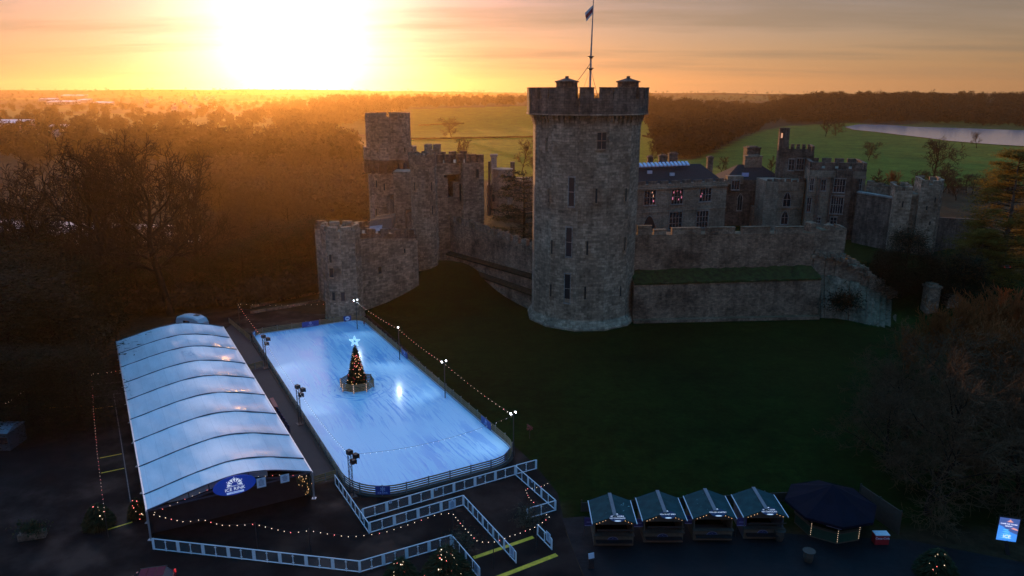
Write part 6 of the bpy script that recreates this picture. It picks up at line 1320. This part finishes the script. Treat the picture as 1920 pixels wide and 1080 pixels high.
# signboard and low walls beyond the rink
p = g(525, 566); t_ = thing('info_board', 'pale blue tilted information board beyond the far end of the rink', 'board', (p.x, p.y, 0)); mb = MB(); mb.hexa([(p.x - .5, p.y - .3, .7), (p.x + .5, p.y - .5, .7), (p.x + .5, p.y - .46, .75), (p.x - .5, p.y - .26, .75), (p.x - .65, p.y + .25, 1.5), (p.x + .35, p.y + .1, 1.5), (p.x + .35, p.y + .14, 1.55), (p.x - .65, p.y + .29, 1.55)]); mb.build('panel', mat('board_pale', (.4, .5, .62), .3, .1, 2), t_)
for s in (-.4, .3): mb = MB(); mb.cyl((p.x + s, p.y, 0), (p.x + s, p.y, 1.0), .05, n=6); mb.build('leg', IRON, t_)
for i, (pts_, lab) in enumerate((([(470, 578), (520, 566), (590, 552), (640, 545)], 'low stone kerb wall beyond the rink, farther of two'), ([(470, 588), (540, 577), (600, 566)], 'low stone kerb wall beyond the rink, nearer of two'))):
    P = [g(*q) for q in pts_]; t_ = thing('kerb_wall', lab, 'low wall', tuple(P[0]), 'low kerb walls'); mb = MB()
    for a, b_ in zip(P[:-1], P[1:]): mb.beam(a + Vector((0, 0, .25)), b_ + Vector((0, 0, .25)), .35, .5)
    mb.build('wall_face', ST_W, t_)
# red ornaments staked in the lawn
for i, (px, py, s, lab) in enumerate(((993, 822, 1.0, 'red flower ornament on a dark stake in the lawn, beside the near rink lamp'), (683, 612, .55, 'tiny red ornament on the lawn behind the far right rink corner'))):
    p = g(px, py); t_ = thing('garden_ornament', lab, 'ornament', (p.x, p.y, 0), 'red lawn ornaments'); mb = MB(); mb.cyl((p.x, p.y, 0), (p.x, p.y, 1.0 * s), .05, n=6); mb.build('stake', IRON, t_); mb = MB()
    for k in range(26): a_ = rnd.random() * 6.28; r_ = rnd.random() * .38 * s; mb.ball((p.x + r_ * math.cos(a_), p.y + .15 * math.sin(k), 1.0 * s + rnd.uniform(0, .8) * s), .1 * s, 5, 3)
    mb.build('bloom', mat('red_bloom', (.32, .05, .04), .6, .4, 6), t_)
# stone trough and planting by the left road
p = g(62, 1008); t_ = thing('stone_trough', 'dark shrub in a stone trough beside the road bend', 'planter', (p.x, p.y, 0)); mb = MB(); mb.box((p.x, p.y, .3), (2.2, .8, .6), .3); mb.build('trough', ST_D, t_); n0 = 700; q = rs.randn(n0, 3) * np.array([.6, .35, .35]) + np.array([0, 0, 1.0]); d = rs.randn(n0, 3) * .12; e = rs.randn(n0, 3) * .12; np_mesh('foliage', np.stack([q, q + d, q + e], 1).reshape(-1, 3), np.arange(3 * n0).reshape(-1, 3), FIR, t_)
# lit shrubs near the barriers and bays
def lit_shrub(lab, px, py, H, r0, n, lights, mixr=.3):
    p = g(px, py); t_ = thing('lit_shrub', lab, 'shrub', (p.x, p.y, 0), 'shrubs with fairy lights'); cone_foliage('foliage', H, r0, .15, n, FIR, t_, (.15, .4), power=1.6); mb = MB(); mb.cyl((0, 0, 0), (0, 0, H * .8), .08, .03, 6); mb.build('stem', WOODD, t_, local=True)
    pa, pb = [], []
    for i in range(lights): u = rnd.random() * .9; q = conept(H, r0, .15, u ** 1.0, -rnd.random() * math.pi * 1.1 + .15); (pa if rnd.random() > mixr else pb).append(p + q)
    bulbs(t_, 'fairy_light', pa, WARM, .05); bulbs(t_, 'fairy_light', pb, RED2, .05)
lit_shrub('bushy conifer covered in fairy lights at the bottom, in front of the bent barrier', 838, 1092, 3.6, 2.2, 5000, 70); lit_shrub('smaller conifer with few lights, left of the bushy lit conifer', 752, 1096, 2.6, 1.5, 2500, 26)
lit_shrub('lit conifer in the paved square at bottom right', 1754, 1078, 2.6, 1.6, 3000, 46); lit_shrub('dark conifer with few lights by the left parking bays', 186, 985, 2.4, 1.3, 2200, 12); lit_shrub('small conifer with red lights at the marquee left foot', 258, 968, 2.0, .7, 1500, 24, .5)
# ================================================================ trees, woods, far town
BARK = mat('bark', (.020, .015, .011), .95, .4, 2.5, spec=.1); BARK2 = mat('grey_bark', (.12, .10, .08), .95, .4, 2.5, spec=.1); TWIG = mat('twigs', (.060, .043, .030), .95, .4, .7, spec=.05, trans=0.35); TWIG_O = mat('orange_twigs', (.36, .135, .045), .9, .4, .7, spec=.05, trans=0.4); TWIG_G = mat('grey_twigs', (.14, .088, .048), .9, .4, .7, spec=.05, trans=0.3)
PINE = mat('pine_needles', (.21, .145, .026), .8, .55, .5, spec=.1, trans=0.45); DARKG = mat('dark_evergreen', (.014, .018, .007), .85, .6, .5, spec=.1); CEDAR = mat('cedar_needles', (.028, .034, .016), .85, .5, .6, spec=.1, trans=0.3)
def segs_mesh(name, sg, n, m_, parent):
    a = np.array([(*s[0], *s[1], s[2], s[3]) for s in sg]); p0, p1, r0, r1 = a[:, :3], a[:, 3:6], a[:, 6:7], a[:, 7:8]
    d = p1 - p0; d /= np.linalg.norm(d, axis=1, keepdims=True) + 1e-9; ref = np.where(np.abs(d[:, 2:3]) < .9, np.array([[0, 0, 1.0]]), np.array([[1.0, 0, 0]]))
    e = np.cross(d, ref); e /= np.linalg.norm(e, axis=1, keepdims=True) + 1e-9; f = np.cross(d, e); V = []
    for q, r in ((p0, r0), (p1, r1)):
        for k in range(n): t = 2 * np.pi * k / n; V.append(q + (e * np.cos(t) + f * np.sin(t)) * r)
    V = np.stack(V, 1); m = len(a); idx = np.arange(m)[:, None] * 2 * n; Fq = np.concatenate([idx + np.array([[k, (k + 1) % n, n + (k + 1) % n, n + k]]) for k in range(n)], 0)
    return np_mesh(name, V.reshape(-1, 3), Fq, m_, parent)
def grow(seed, H, r, kids=(7, 6, 5, 4), lens=(.62, .6, .55, .5), up=.12, wild=.28, first=.28, ang=(.5, 1.05), stems=1, lean=.05, minr=.022):
    rr = random.Random(seed); out = []
    def br(p, d, L, r, lv):
        ns = 6 if lv == 0 else 4 if lv < 3 else 3; pts = [(p, r)]; q = p; e = d
        for i in range(ns):
            e = (e + Vector((rr.gauss(0, 1), rr.gauss(0, 1), rr.gauss(0, 1))) * wild * (.35 if lv == 0 else .8) + Vector((0, 0, up))).normalized(); q2 = q + e * (L / ns); ra = r * (1 - .62 * i / ns); rb = r * (1 - .62 * (i + 1) / ns)
            out.append((q, q2, max(ra, minr), max(rb, minr), lv)); q = q2; pts.append((q, rb))
        if lv >= len(kids): return
        nk = kids[lv]; f0 = first if lv == 0 else .25; az = rr.random() * 6.28
        for k in range(nk):
            t = f0 + (1 - f0) * (k + rr.random() * .8) / nk; t = min(t, .999); i = int(t * ns); (a, ra), (b, rb) = pts[i], pts[i + 1]; u = t * ns - i; c = a.lerp(b, u); rc = (ra + (rb - ra) * u)
            dd = (b - a).normalized(); e1 = dd.cross(Vector((0, 0, 1)) if abs(dd.z) < .95 else Vector((1, 0, 0))).normalized(); e2 = dd.cross(e1); az += 2.4 + rr.uniform(-.5, .5); an = rr.uniform(*ang)
            nd = (dd * math.cos(an) + (e1 * math.cos(az) + e2 * math.sin(az)) * math.sin(an)).normalized(); br(c, nd, L * lens[lv] * rr.uniform(.7, 1.15) * (1.0 - .35 * t if lv == 0 else 1), rc * rr.uniform(.5, .7), lv + 1)
    for s in range(stems):
        a = rr.random() * 6.28; br(Vector((rr.gauss(0, .25) * (stems > 1), rr.gauss(0, .25) * (stems > 1), -.3)), Vector((math.cos(a) * lean, math.sin(a) * lean, 1)).normalized(), H * (rr.uniform(.75, 1) if stems > 1 else 1), r, 0)
    return out
def bare_tree(name, label, seed, H, r, m1=BARK, m2=TWIG, group=None, fine=3, **k):
    sg = grow(seed, H * .78, r, **k); zm = max(s[1].z for s in sg); f = H / zm; sg = [(a * f, b * f, ra, rb, lv) for a, b, ra, rb, lv in sg]
    t_ = thing(name, label, 'tree', (0, 0, 0), group); segs_mesh('trunk', [s for s in sg if s[4] <= 1], 6, m1, t_); segs_mesh('crown', [s for s in sg if s[4] > 1], fine, m2, t_); return t_
def setdown(px, py, z=None):
    if z is not None: return g(px, py, z)
    d = ray(px, py); T = 40 * 1.004 ** np.arange(1400); x, y, z_ = d.x * T, d.y * T, CH + d.z * T; h = hgt(x, y); k = np.argmax(z_ <= h)
    if z_[k] > h[k]: k = len(T) - 1
    return Vector((x[k], y[k], h[k]))
def stand(o, px, base_y, top_y, H, label, group, rz=None, z=None, wide=1.0):
    p = setdown(px, base_y, z); h = zat(p, top_y) - p.z; s = h / H; return place(o, p, rnd.uniform(0, 6.28) if rz is None else rz, (s * wide, s * wide, s), label, group)
# the big bare oaks at the left
oA = bare_tree('oak_tree', 'x', 11, 30, .72, BARK, BARK, kids=(11, 7, 6, 5), lens=(.58, .55, .55, .5), ang=(.5, 1.05), first=.34, minr=.045)
oB = bare_tree('oak_tree', 'x', 23, 30, .7, BARK, BARK, kids=(12, 7, 6, 5), lens=(.62, .55, .52, .5), ang=(.6, 1.2), first=.22, minr=.045)
GO = 'big bare trees left of the marquee'
stand(oA, 322, 592, 238, 30, 'tallest bare oak with a clear trunk, behind the far end of the marquee', GO, .4, 0); stand(oB, 196, 600, 243, 30, 'broad bare oak with low spreading limbs, left of the tallest oak', GO, 1.0, 0)
stand(copy_tree(oB), 108, 585, 285, 30, 'bare oak leaning over the left valley, second from the left edge', GO, 3.1, 0, .9); stand(copy_tree(oA), 372, 560, 272, 30, 'slimmer bare oak half hidden right of the tallest oak', GO, 2.2, 0, .8); stand(copy_tree(oB), 20, 560, 375, 30, 'lower bare oak with crooked boughs at the left picture edge', GO, 5.0, 0, 1.3); stand(copy_tree(oA), 250, 560, 262, 30, 'bare oak between the two tallest oaks, set back', GO, 4.4, 0, .85)
stand(copy_tree(oB), 148, 560, 330, 30, 'shorter bare oak in front of the river bend at left', GO, .2, 0, 1.1)
# middle distance bare trees in the valley, in brown haze
mA = bare_tree('bare_tree', 'x', 5, 18, .32, kids=(8, 6, 6, 4), lens=(.6, .55, .5, .5), ang=(.5, 1.1), first=.25, minr=.05); mB = bare_tree('bare_tree', 'x', 9, 18, .3, kids=(9, 6, 6, 4), lens=(.5, .5, .5, .5), ang=(.4, .9), first=.2, minr=.05); mC = bare_tree('bare_tree', 'x', 14, 18, .35, kids=(8, 7, 6, 4), lens=(.7, .55, .55, .5), ang=(.6, 1.2), first=.2, up=.05, minr=.05)
for k in (mA, mB, mC): k.location = (0, -3000, -500)
used = set()
def mid(px, by, ty, lab, grp, kind=None, z=None, wide=1.0, rz=None):
    src = kind if kind is not None else rnd.choice((mA, mB, mC))
    o = src if src.name not in used else copy_tree(src); used.add(src.name); return stand(o, px, by, ty, 18, lab, grp, rz, z, wide)
GV = 'bare trees in the hazy valley'
LV = 'bare brown tree in the hazy wooded valley left of the castle'
for i in range(92):
    by = 255 + 290 * rnd.random() ** 1.1; px = rnd.uniform(-20, 690 if by < 430 else 590); px = px if by < 385 else rnd.uniform(395, 590); Yd = 50 / max(.03, math.tan(PITCH + math.atan((by - 540) / F))); 
    hpx = rnd.uniform(11, 19) / Yd * F; mid(px, by, by - hpx, LV, GV, wide=rnd.uniform(.9, 1.35))
for px, by, ty, w in ((575, 330, 243, 1.1), (640, 325, 250, 1.0), (610, 345, 262, 1.2), (545, 340, 268, 1.2), (668, 335, 258, .9)): mid(px, by, ty, 'bare tree against the sun glow left of the drum tower', 'bare trees by the drum tower', mA if w < 1.1 else mC, wide=w)
GP_ = 'park trees beyond the castle'
for px, by, ty, k, w, lab in ((846, 258, 217, mC, 1.3, 'hazy broad tree alone in the bright field behind the gatehouse'), (872, 322, 256, mA, 1.0, 'bare tree rising behind the gatehouse battlements'), (978, 328, 258, mA, .9, 'bare tree just left of the great tower top'), (1628, 301, 262, mC, 1.2, 'round park oak with its shadow, beyond the long battlemented range'), (1746, 347, 252, mC, 1.05, 'large spreading bare tree behind the twin towers'), (1831, 278, 246, mA, 1.1, 'bare tree at the near shore of the lake'),
        (1548, 256, 218, mB, 1.3, 'left tree of a dense clump in the park'), (1566, 255, 222, mC, 1.2, 'right tree of a dense clump in the park'), (1350, 330, 292, mA, 1.0, 'bare tree behind the hall roof'), (1445, 328, 290, mB, 1.0, 'bare tree between the chimney stack and the slim turret'), (1225, 316, 262, mA, .8, 'bare tree at the wood edge, right of the great tower'), (860, 300, 268, mB, 1.0, 'thin bare tree behind the slim gate tower'), (1500, 330, 296, mB, 1.1, 'bare tree showing above the square battlemented tower'), (1000, 330, 290, mC, 1.0, 'bare tree peeping out left of the great tower'), (920, 325, 296, mB, 1.2, 'low bare tree behind the lodging chimney')):
    mid(px, by, ty, lab, GP_, k, wide=w)
for i in range(16): mid(1640 + 17 * i + rnd.uniform(-6, 6), 368 + rnd.uniform(-8, 10), 318 + rnd.uniform(-8, 20), 'bare brown scrub tree below the park behind the far towers', 'scrub trees behind the far towers', wide=1.4)
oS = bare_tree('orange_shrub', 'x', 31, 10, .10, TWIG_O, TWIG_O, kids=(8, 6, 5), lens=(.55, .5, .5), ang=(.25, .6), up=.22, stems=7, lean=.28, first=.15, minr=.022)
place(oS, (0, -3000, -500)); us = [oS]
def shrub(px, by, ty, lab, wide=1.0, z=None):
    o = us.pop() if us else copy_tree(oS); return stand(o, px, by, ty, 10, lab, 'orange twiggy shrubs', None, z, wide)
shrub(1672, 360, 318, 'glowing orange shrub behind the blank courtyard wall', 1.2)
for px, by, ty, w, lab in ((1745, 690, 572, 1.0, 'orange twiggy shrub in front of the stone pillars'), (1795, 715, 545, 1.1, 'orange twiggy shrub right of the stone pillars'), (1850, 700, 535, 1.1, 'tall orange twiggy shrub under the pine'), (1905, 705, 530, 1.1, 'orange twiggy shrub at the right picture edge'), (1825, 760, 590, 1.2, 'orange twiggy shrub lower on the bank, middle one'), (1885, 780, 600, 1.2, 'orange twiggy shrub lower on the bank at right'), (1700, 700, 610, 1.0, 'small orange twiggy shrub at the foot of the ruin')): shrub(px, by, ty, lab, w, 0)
fG = bare_tree('grey_tree', 'x', 41, 17, .26, BARK, TWIG_G, kids=(12, 8, 7, 5), lens=(.66, .58, .52, .5), ang=(.5, 1.15), first=.08, up=.06, minr=.018)
GG = 'grey bare trees at lower right'
stand(fG, 1760, 900, 640, 17, 'grey bare tree with pale twigs left of the lit screen', GG, .5, 0, 1.3); stand(copy_tree(fG), 1862, 935, 640, 17, 'grey bare tree just above the lit screen', GG, 2.0, 0, 1.2); stand(copy_tree(fG), 1915, 860, 620, 17, 'grey bare tree cut by the right picture edge', GG, 3.6, 0, 1.2); stand(copy_tree(fG), 1700, 820, 655, 17, 'grey bare tree nearest the lawn', GG, 4.9, 0, 1.3)
for px, by, ty, w, lab in ((1655, 770, 668, 1.4, 'low grey bare tree spreading over the lawn edge'), (1800, 830, 600, 1.3, 'grey bare tree between the orange shrubs and the screen'), (1900, 950, 700, 1.2, 'grey bare tree behind the top of the lit screen'), (1735, 965, 745, 1.3, 'low grey bare tree right of the dark timber screen'), (1665, 880, 730, 1.4, 'low grey bare tree above the navy bar')): stand(copy_tree(fG), px, by, ty, 17, lab, GG, None, 0, w)
# conifers made of needle pads on level boughs
def conifer(name, label, seed, H, R0, npads, m_, base=.12, flat=.28, droop=-.05, psize=1.3, top=.25, tri=150, group=None, tsz=.32):
    q = np.random.RandomState(seed); t_ = thing(name, label, 'tree', (0, 0, 0), group); mb = MB(); mb.tube([(0, 0, -.3), (.1, 0, H * .5), (.0, .1, H * .95)], [H * .022, H * .014, .05], 8); mb.build('trunk', BARK2 if m_ is PINE else BARK, t_, local=True); Vs = []; bo = []
    for i in range(npads):
        u = base + (1 - base) * q.rand() ** .85; rad = R0 * (top + (1 - top) * (1 - u) ** .6) * (.35 + .65 * q.rand() ** .5); th = q.rand() * 2 * np.pi; c = np.array([rad * np.cos(th), rad * np.sin(th), u * H + droop * rad]); s = psize * (.6 + .8 * q.rand()) * (.55 + .45 * (1 - u))
        P = q.randn(tri, 3) * np.array([s, s, s * flat]) + c; d = q.randn(tri, 3) * np.array([1, 1, .55]) * tsz; e = q.randn(tri, 3) * np.array([1, 1, .55]) * tsz * .45; Vs.append(np.stack([P, P + d, P + e], 1).reshape(-1, 3)); bo.append((Vector((0, 0, max(.3, c[2] - rad * .15))), Vector(c), .07, .03))
    segs_mesh('bough', bo, 4, BARK, t_); V = np.concatenate(Vs); np_mesh('foliage', V, np.arange(len(V)).reshape(-1, 3), m_, t_); return t_
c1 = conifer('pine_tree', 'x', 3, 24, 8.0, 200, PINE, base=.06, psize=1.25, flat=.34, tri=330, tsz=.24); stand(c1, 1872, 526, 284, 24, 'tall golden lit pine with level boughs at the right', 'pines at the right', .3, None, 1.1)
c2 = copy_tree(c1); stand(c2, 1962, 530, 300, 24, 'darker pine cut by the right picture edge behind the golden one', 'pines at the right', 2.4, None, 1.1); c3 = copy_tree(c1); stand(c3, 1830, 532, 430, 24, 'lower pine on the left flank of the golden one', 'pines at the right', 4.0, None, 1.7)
c4 = conifer('cedar_tree', 'x', 8, 16, 7.5, 70, CEDAR, base=.2, psize=1.3, flat=.22, top=.5, tri=140); p = at(982, 440, 160.0); place(c4, (p.x, p.y, 6), .5, 1.0, 'dark cedar in the courtyard left of the great tower'); s_ = (zat(p, 322) - 6) / 16; c4.scale = (s_, s_, s_)
ev = conifer('evergreen_tree', 'x', 12, 12, 5.5, 70, DARKG, base=.08, psize=1.6, flat=.8, top=.35, tri=420, tsz=.2); place(ev, (0, -3000, -500)); eu = [ev]
for px, by, ty, w, lab in ((92, 560, 418, 1.5, 'dark rounded evergreen under the left oaks'), (30, 720, 520, 1.7, 'dark evergreen mass at the left edge above the hut'), (110, 700, 560, 1.3, 'dark evergreen left of the marquee far corner'), (60, 640, 470, 1.5, 'dark evergreen at the left, behind the others'), (150, 632, 490, 1.2, 'dark evergreen behind the left corner of the marquee roof'), (262, 585, 480, 1.0, 'dark evergreen between oak trunk and marquee'), (400, 565, 480, 1.3, 'dark evergreen behind the marquee far end'), (460, 555, 455, 1.4, 'dark evergreen left of the barbican, nearer one'), (530, 540, 430, 1.4, 'dark evergreen left of the barbican, middle one'), (585, 525, 415, 1.3, 'dark evergreen touching the barbican corner turret'), (330, 565, 480, 1.1, 'dark evergreen at the foot of the tallest oak'), (1690, 560, 436, 1.0, 'dark bushy evergreen below the blank courtyard wall'), (1650, 555, 470, .9, 'small dark evergreen beside the ruined wall top'), (1740, 560, 480, 1.2, 'dark evergreen right of the ruin'), (1800, 565, 480, 1.4, 'dark evergreen under the pine boughs'), (-15, 600, 440, 1.4, 'dark evergreen cut by the left edge'), (150, 790, 660, 1.2, 'dark evergreen left of the parking bays'), (60, 800, 660, 1.3, 'dark evergreen above the left hut')):
    o = eu.pop() if eu else copy_tree(ev); stand(o, px, by, ty, 12, lab, 'dark evergreens', None, 0 if px < 1600 else None, w)
# small bare shrubs at the barrier ends, ivy on the ruin
for px, py, lab in ((990, 985, 'scraggy dark shrub growing through the lawn corner barrier'), (868, 1032, 'scraggy dark shrub behind the bottom barrier corner')):
    p = g(px, py); t_ = thing('dark_shrub', lab, 'shrub', (p.x, p.y, 0), 'scraggy dark shrubs'); n0 = 900; q = rs.randn(n0, 3) * np.array([.7, .7, .5]) + np.array([0, 0, .9]); d = rs.randn(n0, 3) * .16; e = rs.randn(n0, 3) * .06; np_mesh('foliage', np.stack([q, q + d, q + e], 1).reshape(-1, 3), np.arange(3 * n0).reshape(-1, 3), LEAFM, t_); segs_mesh('stem', [(Vector((0, 0, 0)), Vector((rnd.uniform(-.8, .8), rnd.uniform(-.8, .8), rnd.uniform(1, 1.8))), .03, .012) for k in range(14)], 4, BARK, t_)
p = g(1575, 598); n0 = 2200; q = rs.randn(n0, 3) * np.array([1.5, .5, .9]); d = rs.randn(n0, 3) * .25; e = rs.randn(n0, 3) * .12; iv = thing('ivy_bush', 'dark ivy bush growing in the ruined wall face', 'bush', (p.x, p.y - .6, zat(p, 562))); np_mesh('foliage', np.stack([q, q + d, q + e], 1).reshape(-1, 3), np.arange(3 * n0).reshape(-1, 3), DARKG, iv)
# ---- woods that read as one mass
def hits(P, n, seed):
    q = np.random.RandomState(seed); xs_, ys_ = [a[0] for a in P], [a[1] for a in P]; out = []
    X = q.uniform(min(xs_), max(xs_), n * 3); Y = q.uniform(min(ys_), max(ys_), n * 3); k = inpoly(P, X, Y); X, Y = X[k][:n], Y[k][:n]
    a, b = (X - 960) / F, (540 - Y) / F; D_ = np.stack([a, _c + b * _s, -_s + b * _c], -1); T = 100 * 1.012 ** np.arange(420); hit = np.full(len(X), -1.0)
    for t in T: P3 = D_ * t; z = CH + P3[:, 2]; m_ = (hit < 0) & (z <= hgt(P3[:, 0], P3[:, 1])); hit[m_] = t
    ok = hit > 0; P3 = D_[ok] * hit[ok][:, None]; P3[:, 2] = hgt(P3[:, 0], P3[:, 1]); return P3
def woods(name, P, n, seed, H, tri, m_):
    q = np.random.RandomState(seed + 50); B = hits(P, n, seed); n = len(B); h = H * (.55 + .95 * q.rand(n) ** 1.6); w = h * (.42 + .2 * q.rand(n))
    u = q.randn(n, tri, 3); u /= np.linalg.norm(u, axis=2, keepdims=True); u *= q.rand(n, tri, 1) ** .45; C_ = B[:, None, :] + u * np.stack([w, w, h * .42], -1)[:, None, :] + np.array([0, 0, 1.0]) * (h * .56)[:, None, None]
    s = (h * .075)[:, None, None]; V = np.stack([C_ + q.randn(n, tri, 3) * s, C_ + q.randn(n, tri, 3) * s, C_ + q.randn(n, tri, 3) * s * .4], 2).reshape(-1, 3)
    return tag(np_mesh(name, V, np.arange(len(V)).reshape(-1, 3), m_), kind='stuff')
WOOD = mat('far_wood', (.030, .022, .015), 1, .45, .03, spec=0, world=True, trans=0.1); WOODG = mat('far_wood_mixed', (.034, .027, .016), 1, .5, .03, spec=0, world=True, trans=0.1)
woods('dark_wood', [(1212, 196), (1480, 198), (1478, 216), (1425, 246), (1345, 280), (1300, 300), (1236, 296), (1228, 250), (1212, 240)], 1000, 1, 15, 240, WOOD)
woods('hill_wood', [(1440, 184), (1600, 182), (1925, 182), (2000, 240), (1925, 240), (1740, 233), (1590, 231), (1470, 234)], 1700, 2, 16, 170, WOOD)
woods('ridge_wood', [(500, 186), (760, 180), (1000, 182), (1232, 180), (1232, 200), (1000, 198), (775, 205), (690, 232), (560, 248), (500, 225)], 1100, 3, 15, 220, WOODG)
woods('valley_wood', [(-40, 205), (300, 200), (520, 196), (560, 250), (690, 290), (690, 330), (560, 330), (300, 320), (-40, 300)], 620, 4, 15, 330, WOODG)
woods('far_wood', [(-60, 150), (1980, 150), (1980, 186), (-60, 206)], 2600, 5, 13, 70, WOODG)
woods('bank_scrub', [(200, 440), (590, 420), (600, 560), (430, 585), (220, 600)], 700, 6, 4.0, 260, TWIG)
woods('left_scrub', [(-40, 470), (220, 450), (230, 620), (160, 690), (-40, 760)], 700, 7, 4, 260, DARKG)
woods('valley_scrub', [(390, 325), (690, 318), (690, 424), (592, 420), (480, 412), (390, 400)], 420, 8, 10, 260, TWIG)
# hedge lines and fences crossing the park
HEDGE = mat('hedge', (.035, .035, .015), 1, .5, .2, spec=0)
for (a, b_, lab) in (((700, 263), (1000, 258), 'long dark hedge line crossing the bright field behind the gatehouse'), ((785, 236), (870, 232), 'short hedge line beside the hazy lone field tree'), ((1205, 256), (1232, 262), 'short hedge line at the field edge right of the great tower')):
    p, q_ = setdown(*a), setdown(*b_); t_ = thing('hedge', lab, 'hedge', tuple(p), 'field hedges'); mb = MB(); k = 40
    for i in range(k): u, v = p.lerp(q_, i / k), p.lerp(q_, (i + 1) / k); mb.beam(u + Vector((0, 0, .8)), v + Vector((0, 0, .8)), 1.2, 1.5 + rnd.random())
    mb.build('foliage', HEDGE, t_)
# far town: pale sheds and houses catching the light
SHED = mat('shed_roof', (.55, .53, .56), .3, .15, .1, world=True); SHW = mat('shed_wall', (.35, .33, .33), .6, .2, .1, world=True); HRF = mat('house_roof', (.25, .14, .09), .5, .3, .3, world=True)
for i, (px, py, w, dpt, h, lab) in enumerate(((22, 243, 46, 30, 9, 'big pale shed at the left edge of the valley'), (120, 196, 95, 40, 9, 'longest pale shed in the far town'), (92, 190, 60, 30, 8, 'pale shed behind the longest one'), (160, 193, 36, 36, 10, 'bright roofed shed right of the longest one'), (187, 198, 30, 36, 9, 'bright shed at the right end of the far sheds'), (204, 198, 22, 30, 8, 'small pale shed at the end of the shed row'), (140, 182, 120, 30, 7, 'thin pale shed line near the horizon'), (118, 245, 34, 14, 4, 'low long pale building beyond the oak tops'))):
    p = setdown(px, py); t_ = thing('warehouse', lab, 'warehouse', tuple(p), 'pale sheds in the far town'); mb = MB(); mb.box((p.x, p.y, p.z + h / 2 - 1), (w, dpt, h + 2)); mb.build('wall', SHW, t_); mb = MB(); mb.prism([(p.x - w / 2 - .5, p.y - dpt / 2 - .5), (p.x + w / 2 + .5, p.y - dpt / 2 - .5), (p.x + w / 2 + .5, p.y + dpt / 2 + .5), (p.x - w / 2 - .5, p.y + dpt / 2 + .5)], p.z + h, [p.z + h + .3, p.z + h + .3, p.z + h + 4, p.z + h + 4]); mb.build('roof', SHED, t_)
hs = None
for i in range(26):
    px, py = (rnd.uniform(255, 420), rnd.uniform(182, 212)) if i < 20 else (rnd.uniform(20, 120), rnd.uniform(246, 262)); p = setdown(px, py)
    if hs is None:
        hs = thing('far_house', 'tiny hazy house of the far town under the sun glow', 'house', (0, 0, 0), 'houses of the far town'); mb = MB(); mb.box((0, 0, 2.5), (9, 7, 6)); mb.build('wall', SHW, hs, local=True); mb = MB(); mb.add([(-5, -4, 5.4), (5, -4, 5.4), (5, 4, 5.4), (-5, 4, 5.4), (-5, 0, 9), (5, 0, 9)], [(0, 1, 5, 4), (2, 3, 4, 5), (0, 4, 3), (1, 2, 5)]); mb.build('roof', HRF, hs, local=True); o = hs
    else: o = copy_tree(hs)
    place(o, p, rnd.uniform(-.5, .5), rnd.uniform(.9, 1.6), 'tiny hazy house of the far town under the sun glow' if i < 20 else 'small pale house by the valley shed at far left')
# boats moored on the river
bt_ = thing('moored_boat', 'x', 'boat', (0, 0, 0)); mb = MB(); loft(mb, [[(x, -w, .9), (x, -w * .6, 0), (x, w * .6, 0), (x, w, .9)] for x, w in ((-5, 1.3), (-2, 1.6), (2, 1.5), (4.6, .7), (5.6, .1))]); mb.build('hull', WHITE, bt_, local=True); mb = MB(); loft(mb, [[(x, -w, .9), (x, w, .9), (x, w * .85, z), (x, -w * .85, z)] for x, w, z in ((-4, 1.2, 1.9), (0, 1.2, 2.1), (1.5, 1.0, 1.6))]); mb.build('cabin', WHITE, bt_, local=True); mb = MB(); mb.box((-1.5, -1.13, 1.5), (3.6, .06, .4)); mb.build('window', GLASS, bt_, local=True)
for i, (px, py, lab) in enumerate(((412, 309, 'white boat shining in the dark valley right of the oaks'), (408, 304, 'second white boat just behind the shining one'))): o = bt_ if i == 0 else copy_tree(bt_); p = setdown(px, py); place(o, p + Vector((0, 0, .1)), .1, 1.0, lab, 'white boats in the valley')
